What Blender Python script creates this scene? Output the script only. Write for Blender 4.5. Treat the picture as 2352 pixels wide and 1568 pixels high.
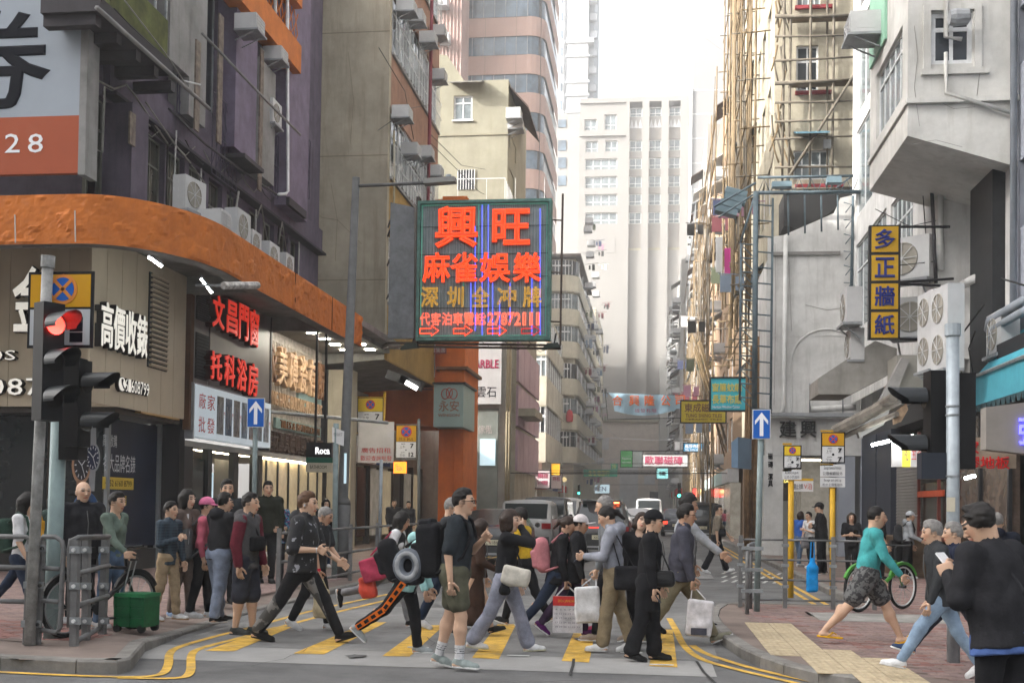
import bpy,math,random
import numpy as np
from mathutils import Vector,Matrix,Euler
random.seed(7);RNG=np.random.RandomState(7)
SC=bpy.context.scene
for o in list(bpy.data.objects):bpy.data.objects.remove(o)
W,H,F=2352.0,1568.0,2600.0
EYE=Vector((0,0,1.6))
PITCH,ROLL=math.radians(1.5),0.014
def cam_rot(yaw):
 return(Matrix.Rotation(yaw,3,'Z')@Matrix.Rotation(math.pi/2+PITCH,3,'X')@Matrix.Rotation(ROLL,3,'Z'))
yaw,shift=math.atan(324/F),0.12
for _ in range(20):
 d=cam_rot(yaw).transposed()@Vector((0,1,0))
 px=W/2+F*d.x/-d.z;py=H/2-F*d.y/-d.z+shift*W
 yaw+=(1500-px)/F*0.9;shift+=(1165-py)/W
RM=cam_rot(yaw)
cam_d=bpy.data.cameras.new('camera');cam=bpy.data.objects.new('camera',cam_d);SC.collection.objects.link(cam)
cam.matrix_world=Matrix.Translation(EYE)@RM.to_4x4()
cam_d.sensor_width=36;cam_d.lens=F/W*36;cam_d.shift_y=shift
cam_d.clip_start=0.1;cam_d.clip_end=2000
cam_d.dof.use_dof=True;cam_d.dof.focus_distance=13.5;cam_d.dof.aperture_fstop=5.6
SC.camera=cam
SUN_DIR=Vector((1.0,0.45,-0.55)).normalized()
SUN_EL=math.asin(-SUN_DIR.z)
SUN_AZ=math.atan2(-SUN_DIR.x,-SUN_DIR.y)
world=bpy.data.worlds.new('World');SC.world=world;world.use_nodes=True
nt=world.node_tree;nt.nodes.clear()
sky=nt.nodes.new('ShaderNodeTexSky');sky.sky_type='NISHITA';sky.sun_disc=False
sky.sun_elevation=SUN_EL;sky.sun_rotation=SUN_AZ
sky.air_density=1.0;sky.dust_density=10.0;sky.ozone_density=1.0;sky.altitude=0
hs=nt.nodes.new('ShaderNodeHueSaturation');hs.inputs['Saturation'].default_value=0.22
bg=nt.nodes.new('ShaderNodeBackground');bg.inputs['Strength'].default_value=0.15
wo=nt.nodes.new('ShaderNodeOutputWorld')
nt.links.new(sky.outputs[0],hs.inputs['Color']);nt.links.new(hs.outputs[0],bg.inputs['Color']);nt.links.new(bg.outputs[0],wo.inputs[0])
sun_d=bpy.data.lights.new('sun','SUN');sun_d.energy=2.0;sun_d.angle=math.radians(0.6);sun_d.color=(1.0,0.95,0.88)
sun=bpy.data.objects.new('sun',sun_d);SC.collection.objects.link(sun)
sun.rotation_euler=SUN_DIR.to_track_quat('-Z','Y').to_euler();sun.location=(0,-20,90)
SC.view_settings.view_transform='Standard';SC.view_settings.look='None'
SC.view_settings.exposure=2.2;SC.view_settings.gamma=1.0;SC.view_settings.use_curve_mapping=False
SC.cycles.max_bounces=6;SC.cycles.diffuse_bounces=3;SC.cycles.glossy_bounces=3;SC.cycles.transmission_bounces=4
SC.cycles.use_denoising=True
SC.cycles.sample_clamp_indirect=6.0
def ray(px,py):
 v=Vector(((px-W/2)/F,(H/2-py)/F+shift*W/F,-1))
 return RM@v
def G(px,py,z=0.0):
 r=ray(px,py);t=(z-EYE.z)/r.z;return EYE+r*t
def AY(px,py,Y):
 r=ray(px,py);return EYE+r*(Y/r.y)
def AX(px,py,X):
 r=ray(px,py);return EYE+r*(X/r.x)
def rY(px0,py0,px1,py1,Y):
 """pixel rectangle on a frontal plane -> x0, x1, z0, z1"""
 a,b=AY(px0,py0,Y),AY(px1,py1,Y);c,d=AY(px0,py1,Y),AY(px1,py0,Y)
 return((a.x+c.x)/2,(b.x+d.x)/2,(b.z+c.z)/2,(a.z+d.z)/2)
def rX(px0,px1,py0,py1,X):
 """columns px0..px1, rows py0..py1 read at px0, on a plane along the street -> y0, y1, z0, z1"""
 a,b=AX(px0,py0,X),AX(px0,py1,X);c=AX(px1,(py0+py1)/2,X)
 y0,y1=a.y,c.y
 return(min(y0,y1),max(y0,y1),b.z,a.z)
MATS={}
def M(key,rgb=(.5,.5,.5),rough=.75,metal=0.0,var=.14,scale=1.2,bump=0.0,bscale=60,streak=0.0,emit=None,es=0.0,
  spec=.2,obj=False,alpha=1.0,dirt=None,attr=False,trans=0.0):
 if key in MATS:return MATS[key]
 m=bpy.data.materials.new(key);m.use_nodes=True;n=m.node_tree;L=n.links.new
 p=n.nodes['Principled BSDF']
 p.inputs['Roughness'].default_value=rough;p.inputs['Metallic'].default_value=metal
 p.inputs['Specular IOR Level'].default_value=spec
 p.inputs['Base Color'].default_value=(*rgb,1)
 if trans:p.inputs['Transmission Weight'].default_value=trans
 if alpha<1:p.inputs['Alpha'].default_value=alpha
 if emit:
  p.inputs['Emission Color'].default_value=(*emit,1);p.inputs['Emission Strength'].default_value=es*.45
 if obj:co=n.nodes.new('ShaderNodeTexCoord').outputs['Object']
 else:co=n.nodes.new('ShaderNodeNewGeometry').outputs['Position']
 col=None
 if attr:
  a=n.nodes.new('ShaderNodeAttribute');a.attribute_name='Col';col=a.outputs['Color']
 def mixc(fac,base,other):
  x=n.nodes.new('ShaderNodeMix');x.data_type='RGBA';L(fac,x.inputs['Factor'])
  if base is None:x.inputs['A'].default_value=(*rgb,1)
  else:L(base,x.inputs['A'])
  x.inputs['B'].default_value=(*other,1);return x.outputs['Result']
 if var>0:
  t=n.nodes.new('ShaderNodeTexNoise');t.inputs['Scale'].default_value=scale;t.inputs['Detail'].default_value=9;t.inputs['Roughness'].default_value=.68
  L(co,t.inputs['Vector'])
  mr=n.nodes.new('ShaderNodeMapRange');mr.inputs['From Min'].default_value=.36;mr.inputs['From Max'].default_value=.68
  mr.inputs['To Min'].default_value=1-var;mr.inputs['To Max'].default_value=1+var*.5;L(t.outputs['Fac'],mr.inputs['Value'])
  vm=n.nodes.new('ShaderNodeVectorMath');vm.operation='SCALE'
  if col is None:vm.inputs[0].default_value=rgb
  else:L(col,vm.inputs[0])
  L(mr.outputs[0],vm.inputs['Scale']);col=vm.outputs[0]
 if streak>0:
  mp=n.nodes.new('ShaderNodeMapping');mp.inputs['Scale'].default_value=(2.2,2.2,.22);L(co,mp.inputs['Vector'])
  t=n.nodes.new('ShaderNodeTexNoise');t.inputs['Scale'].default_value=1.6;t.inputs['Detail'].default_value=7;t.inputs['Roughness'].default_value=.7
  L(mp.outputs[0],t.inputs['Vector'])
  mr=n.nodes.new('ShaderNodeMapRange');mr.inputs['From Min'].default_value=.5;mr.inputs['From Max'].default_value=.74
  mr.inputs['To Max'].default_value=streak;L(t.outputs['Fac'],mr.inputs['Value'])
  dk=dirt or tuple(c*.35 for c in rgb)
  col=mixc(mr.outputs[0],col,dk)
 if col is not None:L(col,p.inputs['Base Color'])
 if bump>0:
  t=n.nodes.new('ShaderNodeTexNoise');t.inputs['Scale'].default_value=bscale;t.inputs['Detail'].default_value=5
  L(co,t.inputs['Vector']);b=n.nodes.new('ShaderNodeBump');b.inputs['Strength'].default_value=min(1,bump);b.inputs['Distance'].default_value=.02*bump
  L(t.outputs['Fac'],b.inputs['Height']);L(b.outputs[0],p.inputs['Normal'])
 MATS[key]=m;return m
def MP(key,kind,c1,c2,c3=None,scale=10,rough=.85):
 """patterned cloth: plaid, gingham, floral, fleck, camo, stripe"""
 if key in MATS:return MATS[key]
 m=bpy.data.materials.new(key);m.use_nodes=True;n=m.node_tree;L=n.links.new
 p=n.nodes['Principled BSDF'];p.inputs['Roughness'].default_value=rough
 co=n.nodes.new('ShaderNodeTexCoord').outputs['Object']
 def mix(f,a,b):
  x=n.nodes.new('ShaderNodeMix');x.data_type='RGBA';L(f,x.inputs['Factor'])
  for s,v in(('A',a),('B',b)):
   if isinstance(v,tuple):x.inputs[s].default_value=(*v,1)
   else:L(v,x.inputs[s])
  return x.outputs['Result']
 def ramp(v,a,b):
  r=n.nodes.new('ShaderNodeMapRange');r.inputs['From Min'].default_value=a;r.inputs['From Max'].default_value=b;L(v,r.inputs['Value']);return r.outputs[0]
 if kind in('plaid','gingham','stripe'):
  out=c1
  for ax in(('X','Z')if kind!='stripe' else('Z',)):
   w=n.nodes.new('ShaderNodeTexWave');w.bands_direction=ax;w.inputs['Scale'].default_value=scale;L(co,w.inputs['Vector'])
   f=ramp(w.outputs['Fac'],.45,.6)
   mm=n.nodes.new('ShaderNodeMath');mm.operation='MULTIPLY';mm.inputs[1].default_value=.6 if kind!='stripe' else 1;L(f,mm.inputs[0])
   out=mix(mm.outputs[0],out,c2)
 else:
  t=n.nodes.new('ShaderNodeTexNoise');t.inputs['Scale'].default_value=scale;t.inputs['Detail'].default_value=3;L(co,t.inputs['Vector'])
  lo,hi={'fleck':(.64,.67),'camo':(.48,.52),'floral':(.52,.56)}[kind]
  out=mix(ramp(t.outputs['Fac'],lo,hi),c1,c2)
  if c3:
   t2=n.nodes.new('ShaderNodeTexVoronoi');t2.inputs['Scale'].default_value=scale*1.3;L(co,t2.inputs['Vector'])
   out=mix(ramp(t2.outputs['Distance'],.3,.22),out,c3)
 L(out,p.inputs['Base Color'])
 MATS[key]=m;return m
def E(key,rgb=None,s=0,base=(.8,.8,.8)):return M(key,base,emit=rgb,es=s,var=0)
GLASS=M('window_glass',(.02,.025,.03),rough=.06,var=0,spec=.6)
GLASS2=M('window_glass_pale',(.16,.19,.2),rough=.1,var=.5,scale=1.5,spec=.6)
GLASSD=M('dark_shop_glass',(.012,.016,.018),rough=.08,var=.3,scale=.9,spec=.5)
WHITE_AL=M('white_painted_metal',(.62,.63,.63),rough=.5,var=.2,scale=3)
GREY_AL=M('grey_metal',(.28,.29,.3),rough=.5,var=.25,scale=3)
DARK=M('dark_metal',(.02,.021,.023),rough=.5,var=.3,scale=4)
BLACK=M('black_plastic',(.009,.009,.01),rough=.5,var=.2)
GALV=M('galvanised_steel',(.3,.32,.33),rough=.45,metal=.5,var=.35,scale=6)
COL=SC.collection
OFF={}
def tag(o,label=None,cat=None,group=None,kind=None):
 if label:o['label']=label
 if cat:o['category']=cat
 if group:o['group']=group
 if kind:o['kind']=kind
 return o
def thing(name,label,cat,loc=(0,0,0),rz=0,group=None,local=False):
 o=bpy.data.objects.new(name,None);COL.objects.link(o);o.empty_display_size=.2
 o.location=loc;o.rotation_euler=(0,0,rz)
 OFF[o.name]=Vector((0,0,0))if local else Vector(loc)
 return tag(o,label,cat,group)
def link(name,me,mat,parent=None):
 o=bpy.data.objects.new(name,me);COL.objects.link(o)
 if mat is not None and len(me.materials)==0:me.materials.append(mat)
 if parent is not None:
  o.parent=parent;OFF[o.name]=OFF.get(parent.name,Vector((0,0,0)))
 return o
def copy_tree(o,parent=None):
 c=o.copy();COL.objects.link(c)
 if parent is not None:c.parent=parent
 OFF[c.name]=OFF.get(o.name,Vector((0,0,0)))
 for ch in list(o.children):copy_tree(ch,c)
 return c
def dup(o,loc,rz=0,label=None,group=None,sc=None):
 c=copy_tree(o);c.location=loc;c.rotation_euler=(0,0,rz)
 if sc:c.scale=(sc,sc,sc)
 if label:c['label']=label
 if group:c['group']=group
 return c
class MB:
 def __init__(s):s.v=[];s.f=[]
 def quad(s,a,b,c,d):
  i=len(s.v);s.v+=[tuple(a),tuple(b),tuple(c),tuple(d)];s.f.append((i,i+1,i+2,i+3));return s
 def poly(s,pts):
  i=len(s.v);s.v+=[tuple(p)for p in pts];s.f.append(tuple(range(i,i+len(pts))));return s
 def box(s,x0,x1,y0,y1,z0,z1):
  i=len(s.v);s.v+=[(x,y,z)for z in(z0,z1)for y in(y0,y1)for x in(x0,x1)]
  s.f+=[(i,i+2,i+3,i+1),(i+4,i+5,i+7,i+6),(i,i+1,i+5,i+4),(i+2,i+6,i+7,i+3),(i,i+4,i+6,i+2),(i+1,i+3,i+7,i+5)];return s
 def obox(s,c,a,b,d):
  c,a,b,d=Vector(c),Vector(a),Vector(b),Vector(d);i=len(s.v)
  s.v+=[tuple(c+a*x+b*y+d*z)for z in(-1,1)for y in(-1,1)for x in(-1,1)]
  s.f+=[(i,i+2,i+3,i+1),(i+4,i+5,i+7,i+6),(i,i+1,i+5,i+4),(i+2,i+6,i+7,i+3),(i,i+4,i+6,i+2),(i+1,i+3,i+7,i+5)];return s
 def tube(s,pts,r,n=6,caps=True):
  pts=[Vector(p)for p in pts];rr=r if isinstance(r,(list,tuple))else[r]*len(pts);rings=[]
  up=None
  for k,p in enumerate(pts):
   d=(pts[min(k+1,len(pts)-1)]-pts[max(k-1,0)]).normalized()
   if up is None:
    up=d.orthogonal().normalized()
   up=(up-d*up.dot(d))
   up=up.normalized()if up.length>1e-6 else d.orthogonal().normalized()
   w=d.cross(up);i=len(s.v);rings.append(i)
   for j in range(n):
    a=2*math.pi*j/n;s.v.append(tuple(p+(up*math.cos(a)+w*math.sin(a))*rr[k]))
  for a,b in zip(rings,rings[1:]):
   for j in range(n):s.f.append((a+j,a+(j+1)%n,b+(j+1)%n,b+j))
  if caps:
   s.f.append(tuple(rings[0]+j for j in reversed(range(n))));s.f.append(tuple(rings[-1]+j for j in range(n)))
  return s
 def cyl(s,a,b,r0,r1=None,n=12):return s.tube([a,b],[r0,r0 if r1 is None else r1],n)
 def lathe(s,c,prof,n=12,axis='Z'):
  rings=[]
  for r,h in prof:
   rings.append(len(s.v))
   for j in range(n):
    a=2*math.pi*j/n;x,y=r*math.cos(a),r*math.sin(a)
    q=(x,y,h)if axis=='Z' else((x,h,y)if axis=='Y' else(h,x,y))
    s.v.append((c[0]+q[0],c[1]+q[1],c[2]+q[2]))
  for a,b in zip(rings,rings[1:]):
   for j in range(n):s.f.append((a+j,a+(j+1)%n,b+(j+1)%n,b+j))
  s.f.append(tuple(rings[0]+j for j in reversed(range(n))));s.f.append(tuple(rings[-1]+j for j in range(n)))
  return s
 def prism(s,pts,d):
  """outline pts (3d) swept by vector d"""
  d=Vector(d);n=len(pts);i=len(s.v)
  s.v+=[tuple(p)for p in pts]+[tuple(Vector(p)+d)for p in pts]
  s.f.append(tuple(range(i,i+n)));s.f.append(tuple(i+n+j for j in reversed(range(n))))
  for j in range(n):s.f.append((i+j,i+n+j,i+n+(j+1)%n,i+(j+1)%n))
  return s
 def mesh(s,name,off=Vector((0,0,0)),smooth=False):
  me=bpy.data.meshes.new(name)
  v=[(x-off[0],y-off[1],z-off[2])for x,y,z in s.v]if off.length>0 else s.v
  me.from_pydata(v,[],s.f)
  if smooth:me.polygons.foreach_set('use_smooth',[True]*len(me.polygons))
  return me
 def build(s,name,mat,parent=None,smooth=False):
  off=OFF.get(parent.name,Vector((0,0,0)))if parent is not None else Vector((0,0,0))
  return link(name,s.mesh(name,off,smooth),mat,parent)
 def solo(s,name,mat,label,cat,loc=None,group=None,smooth=False):
  """a thing that is one mesh; origin at loc"""
  loc=Vector(loc)if loc is not None else Vector(s.v[0])
  o=link(name,s.mesh(name,loc,smooth),mat);o.location=loc
  OFF[o.name]=loc
  return tag(o,label,cat,group)
def struct(name,mb,mat,smooth=False):
 o=mb.build(name,mat,None,smooth);o['kind']='structure';return o
TXT={}
def glyphs(body,outline=0.0,fat=0.0,ext=0.0,res=2):
 k=(body,outline,fat,ext,res)
 if k in TXT:return TXT[k]
 c=bpy.data.curves.new('t','FONT');c.body=body;c.resolution_u=res;c.size=1
 if outline:c.fill_mode='NONE';c.bevel_depth=outline;c.bevel_resolution=0
 else:
  c.extrude=ext
  if fat:c.bevel_depth=fat;c.bevel_resolution=0
 o=bpy.data.objects.new('t',c);me=bpy.data.meshes.new_from_object(o)
 n=len(me.vertices);v=np.zeros(n*3);me.vertices.foreach_get('co',v);v=v.reshape(-1,3)
 f=[tuple(p.vertices)for p in me.polygons]
 bpy.data.objects.remove(o);bpy.data.curves.remove(c);bpy.data.meshes.remove(me)
 TXT[k]=(v,f);return v,f
def text(body,name,mat,parent,O,U,V,w,h,outline=0,fat=0,ext=0,lift=.004,ref=None):
 """lettering stretched into the w x h rectangle with lower left corner O, axes U, V"""
 v,f=glyphs(body,outline,fat,ext)
 if len(v)==0:return None
 rv=glyphs(body,0,0,0)[0]
 lo,hi=rv.min(0),rv.max(0)
 U,V=Vector(U).normalized(),Vector(V).normalized();N=U.cross(V)
 sx,sy=w/max(1e-6,hi[0]-lo[0]),h/max(1e-6,hi[1]-lo[1])
 sz=min(sx,sy)if outline else 1.0
 A=np.array([U,V,N]);off=np.array(OFF.get(parent.name,Vector((0,0,0))))if parent is not None else np.zeros(3)
 q=np.stack([(v[:,0]-lo[0])*sx,(v[:,1]-lo[1])*sy,v[:,2]*sz+lift],1)@A+np.array(O)-off
 me=bpy.data.meshes.new(name);me.from_pydata(q.tolist(),[],f)
 return link(name,me,mat,parent)
def textY(body,name,mat,parent,rect,Y,**k):
 x0,x1,z0,z1=rect
 return text(body,name,mat,parent,(x0,Y,z0),(1,0,0),(0,0,1),x1-x0,z1-z0,**k)
def textX(body,name,mat,parent,rect,X,side=1,**k):
 """side=1: reads on a wall that faces +X"""
 y0,y1,z0,z1=rect
 if side>0:return text(body,name,mat,parent,(X,y0,z0),(0,1,0),(0,0,1),y1-y0,z1-z0,**k)
 return text(body,name,mat,parent,(X,y1,z0),(0,-1,0),(0,0,1),y1-y0,z1-z0,**k)
def frame(plane,c,face):
 """maps (u, z, depth into the wall) to a point. plane X: u is y; plane Y: u is x. face: +1/-1 the way the wall looks"""
 if plane=='X':return lambda u,z,d:(c-face*d,u,z)
 return lambda u,z,d:(u,c-face*d,z)
def wall(parent,plane,c,face,u0,u1,z0,z1,holes,mat,depth=.18,name='wall'):
 P=frame(plane,c,face);mb=MB()
 hs=[(max(a,u0),min(b,u1),max(e,z0),min(g,z1))for a,b,e,g in holes if a<u1 and b>u0 and e<z1 and g>z0]
 us=sorted({u0,u1,*[h[0]for h in hs],*[h[1]for h in hs]});zs=sorted({z0,z1,*[h[2]for h in hs],*[h[3]for h in hs]})
 fl=(plane=='X')==(face>0)
 def q(a,b,e,g):
  mb.quad(*((a,b,e,g)if fl else(g,e,b,a)))
 for i in range(len(us)-1):
  for j in range(len(zs)-1):
   um,zm=(us[i]+us[i+1])/2,(zs[j]+zs[j+1])/2
   if any(h[0]<um<h[1]and h[2]<zm<h[3]for h in hs):continue
   q(P(us[i],zs[j],0),P(us[i+1],zs[j],0),P(us[i+1],zs[j+1],0),P(us[i],zs[j+1],0))
 for a,b,e,g in hs:
  for(p,r)in(((a,e),(b,e)),((b,e),(b,g)),((b,g),(a,g)),((a,g),(a,e))):
   mb.quad(P(*p,0),P(*r,0),P(*r,depth+.06),P(*p,depth+.06))
 return mb.build(name,mat,parent)
def window(parent,plane,c,face,h,nx=2,ny=1,fr=.05,mat=None,pane=None,depth=.12,sill=False,transom=None,name='window'):
 P=frame(plane,c,face);a,b,e,g=h;mb=MB()
 def bar(u0,u1,z0,z1,d0=depth-.03,d1=depth+.03):
  p,r=P(u0,z0,d0),P(u1,z1,d1)
  mb.box(min(p[0],r[0]),max(p[0],r[0]),min(p[1],r[1]),max(p[1],r[1]),min(z0,z1),max(z0,z1))
 bar(a,a+fr,e,g);bar(b-fr,b,e,g);bar(a+fr,b-fr,e,e+fr);bar(a+fr,b-fr,g-fr,g)
 for i in range(1,nx):
  u=a+(b-a)*i/nx;bar(u-fr*.4,u+fr*.4,e+fr,g-fr,depth-.02,depth+.025)
 for i in range(1,ny):
  z=e+(g-e)*i/ny;bar(a+fr,b-fr,z-fr*.4,z+fr*.4,depth-.025,depth+.02)
 if transom:
  z=e+(g-e)*transom;bar(a+fr,b-fr,z-fr*.45,z+fr*.45,depth-.028,depth+.02)
 if sill:bar(a-.06,b+.06,e-.08,e-.003,-.1,depth)
 w=mb.build(name,mat or WHITE_AL,parent)
 pm=MB();k=(plane=='X')==(face>0)
 pts=[P(a+fr*.5,e+fr*.5,depth),P(b-fr*.5,e+fr*.5,depth),P(b-fr*.5,g-fr*.5,depth),P(a+fr*.5,g-fr*.5,depth)]
 pm.quad(*(pts if k else pts[::-1]));pm.build('pane',pane or random.choice((GLASS,GLASS,GLASS2)),w)
 return w
# ================================================================== ground, road, pavements
ASPH=M('asphalt',(.165,.164,.162),rough=.9,var=.32,scale=.9,bump=.9,bscale=120)
CONC=M('road_concrete',(.29,.285,.275),rough=.9,var=.2,scale=.9,bump=.3,bscale=90)
KERB=M('kerb_concrete',(.2,.19,.175),rough=.9,var=.35,scale=3,bump=.4,bscale=50)
YEL=M('yellow_road_paint',(.62,.38,.07),rough=.8,var=.35,scale=5,bump=.2,streak=.85,dirt=(.25,.2,.12))
WHT=M('white_road_paint',(.55,.55,.52),rough=.8,var=.35,scale=6)
PAVE=M('pavement_base',(.19,.15,.13),rough=.92,var=.25,scale=1.5,bump=.3)
BRK=[M('red_paver',(.22,.115,.1),rough=.9,var=.3,scale=5),M('brown_paver',(.24,.17,.15),rough=.9,var=.3,scale=5),M('mauve_paver',(.21,.15,.14),rough=.9,var=.3,scale=5)]
TACT=M('tactile_paver',(.44,.36,.24),rough=.9,var=.25,scale=9)
struct('ground',MB().quad((-203,-97,-.03),(119,-97,-.03),(119,291,-.03),(-203,291,-.03)),M('earth',(.15,.145,.14)))
struct('road',MB().quad((-120,-60,0),(120,-60,0),(120,186,0),(-120,186,0)),ASPH)
def strip(pts,w,z):
 mb=MB();n=len(pts);L=[]
 for k in range(n):
  a,b=pts[max(k-1,0)],pts[min(k+1,n-1)];d=Vector((b[0]-a[0],b[1]-a[1],0)).normalized();nrm=Vector((-d.y,d.x,0))*w/2
  p=Vector((pts[k][0],pts[k][1],z));L.append((p+nrm,p-nrm))
 for(a,b),(c,d)in zip(L,L[1:]):mb.quad(b,d,c,a)
 return mb
def smooth(pts,n=4):
 out=[];P_=[Vector((p[0],p[1],0))for p in pts]
 for i in range(len(P_)-1):
  p0,p1,p2,p3=P_[max(i-1,0)],P_[i],P_[i+1],P_[min(i+2,len(P_)-1)]
  for k in range(n):
   t=k/n
   out.append(0.5*((2*p1)+(p2-p0)*t+(2*p0-5*p1+4*p2-p3)*t*t+(3*p1-p0-3*p2+p3)*t**3))
 return out+[P_[-1]]
gq=lambda q,z:[(*G(*p).xy,z)for p in q]
b=gq([(335,1492),(1560,1534),(1608,1568),(1600,1560),(333,1496)],0)
band=MB().poly([(-5.45,10.95,.004),(.62,10.95,.004),(.62,12.05,.004),(-5.45,12.05,.004)])
o=struct('road_concrete_band',band,CONC)
o=struct('crossing_surface',MB().quad((-5.4,12.06,.004),(.7,12.06,.004),(.75,17.3,.004),(-5.4,17.3,.004)),M('crossing_asphalt',(.21,.208,.203),rough=.9,var=.3,scale=1.1,bump=.8,bscale=110))
for q in[[(471,1495),(538,1496),(672,1440),(628,1440)],[(674,1501),(744,1503),(888,1429),(845,1429)],[(878,1507),(941,1508),(1020,1436),(975,1436)],
   [(1084,1511),(1146,1514),(1185,1434),(1143,1434)],[(1290,1518),(1353,1522),(1369,1441),(1323,1441)],[(1491,1530),(1556,1533),(1545,1446),(1508,1446)]]:
 struct('crossing_stripe',MB().poly(gq(q,.008)),YEL)
LA=[(-300,1532),(0,1544),(150,1551),(300,1555),(368,1549),(386,1528),(390,1502),(412,1486),(490,1463),(577,1441),(700,1407),(800,1384),(900,1363)]
LB=[(270,1557),(400,1558),(436,1545),(440,1505),(462,1489),(540,1468),(640,1441),(760,1409),(860,1385),(935,1368)]
RA=[(1537,1420),(1552,1446),(1572,1484),(1612,1514),(1690,1537),(1770,1556),(1900,1585)]
RB=[(1590,1482),(1618,1500),(1690,1524),(1770,1545),(1900,1573)]
for ln in(LA,LB,RA,RB):
 struct('yellow_line',strip(smooth([G(*p)for p in ln]),.085,.0085),YEL)
for dx in(0,.2):
 struct('yellow_line',strip([(2.72+dx,19.6),(2.72+dx,90)],.085,.0085),YEL)
 struct('yellow_line',strip([(-5.02+dx,23),(-5.02+dx,90)],.085,.0085),YEL)
for q in[(1450,1500),(1190,1507),(1520,1528),(960,1488)]:
 p=G(*q);struct('white_dash',MB().quad((p.x-.12,p.y-.04,.013),(p.x+.12,p.y-.04,.013),(p.x+.12,p.y+.04,.013),(p.x-.12,p.y+.04,.013)),WHT)
for i in range(7):
 for j in range(3):
  p=(1.5+i*.22+j*.1,25+j*1.6);struct('white_dash',strip([(p[0],p[1]),(p[0]+.16,p[1]+.8)],.07,.006),WHT)
for i in range(12):struct('lane_line',strip([(-1.1,22+i*9),(-1.1,25+i*9)],.1,.006),WHT)
TAR=M('road_tar',(.035,.035,.035),rough=.7)
for ln in([(1318,1514),(1316,1530),(1309,1552)],[(1600,1520),(1616,1545),(1640,1568),(1700,1620)],[(1690,1340),(1740,1385),(1752,1400)],[(700,1404),(860,1396)]):
 struct('road_joint',strip([G(*p)for p in ln],.03,.0135),TAR)
p=G(700,1535)
def pavement(name,edge,hts,back,z=.12):
 """edge: kerb line (list of xy), hts: kerb height at each point, back: closing points"""
 mb=MB();inner=[];n=len(edge)
 for k in range(n):
  a,b=edge[max(k-1,0)],edge[min(k+1,n-1)];d=Vector((b[0]-a[0],b[1]-a[1],0)).normalized();nr=Vector((-d.y,d.x,0))
  inner.append((Vector((edge[k][0],edge[k][1],0))+nr*.16,Vector((edge[k][0],edge[k][1],0))+nr*1.0))
 for k in range(n-1):
  (a,a2),(b,b2)=inner[k],inner[k+1];ha,hb=hts[k]-.006,hts[k+1]-.006
  mb.quad((a.x,a.y,ha),(b.x,b.y,hb),(b2.x,b2.y,z-.006),(a2.x,a2.y,z-.006))
 mb.poly([(i[1].x,i[1].y,z-.006)for i in inner]+[(x,y,z-.006)for x,y in back])
 o=struct(name,mb,PAVE)
 acc=[];
 for k in range(n-1):
  a,b=Vector((*edge[k][:2],0)),Vector((*edge[k+1][:2],0));L=(b-a).length;m=max(1,round(L/.95))
  if a.y>75:m=max(1,round(L/8))
  d=(b-a)/m;u=d.normalized();nr=Vector((-u.y,u.x,0))
  for i in range(m):
   p,q=a+d*i+u*.006,a+d*(i+1)-u*.006;h0=hts[k]+(hts[k+1]-hts[k])*i/m;h1=hts[k]+(hts[k+1]-hts[k])*(i+1)/m
   s=MB();c=.02
   A=[p,q,q+nr*.15,p+nr*.15]
   lo=[(v.x,v.y,-.02)for v in A];hh=[h0,h1,h1,h0]
   mid=[(A[0].x,A[0].y,max(.0,h0-c)),(A[1].x,A[1].y,max(.0,h1-c))]
   top=[(*(A[0]+nr*c).xy,h0),(*(A[1]+nr*c).xy,h1),(A[2].x,A[2].y,h1),(A[3].x,A[3].y,h0)]
   s.quad(lo[0],lo[1],mid[1],mid[0]);s.quad(mid[0],mid[1],top[1],top[0]);s.quad(*top)
   s.poly([lo[0],mid[0],top[0],top[3],lo[3]]);s.poly([lo[1],lo[2],top[2],top[1],mid[1]])
   s.build('kerb_stone',KERB,o)
 return o
eL=[(-60,10.9),(-20,10.9),(-10,10.88)]+[tuple(G(*p).xy)for p in[(0,1538),(174,1547),(270,1548),(300,1540),(333,1497)]]
hL=[.13]*7+[.12]
eL+=[tuple(G(420,1458).xy),tuple(G(600,1400).xy),tuple(G(700,1377).xy),tuple(G(790,1358).xy),(-5.36,21.8),(-5.3,24),(-5.3,75),(-5.3,184)]
hL+=[.05,.03,.04,.1,.12,.12,.12,.12]
pavL=pavement('pavement_left',eL,hL,[(-60,184)])
eR=[(3.3,184),(3.3,75),(3.3,24),(3.3,20.5),(3.2,18.9),(2.9,18.3)]+[tuple(G(*p).xy)for p in[(1700,1399),(1650,1402),(1630,1415),(1624,1432),(1634,1452),(1660,1481),(1700,1510),(1745,1531),(1800,1551),(1880,1572)]]
eR+=[(3.0,9.55),(6,9.3),(60,9.3)]
hR=[.12]*len(eR);hR[8:14]=[.12]*6
pavR=pavement('pavement_right',eR,hR,[(60,184)])
def inside(x,y,poly):
 c=False;n=len(poly)
 for i in range(n):
  (x1,y1),(x2,y2)=poly[i][:2],poly[(i+1)%n][:2]
  if(y1>y)!=(y2>y)and x<(x2-x1)*(y-y1)/(y2-y1)+x1:c=not c
 return c
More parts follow.
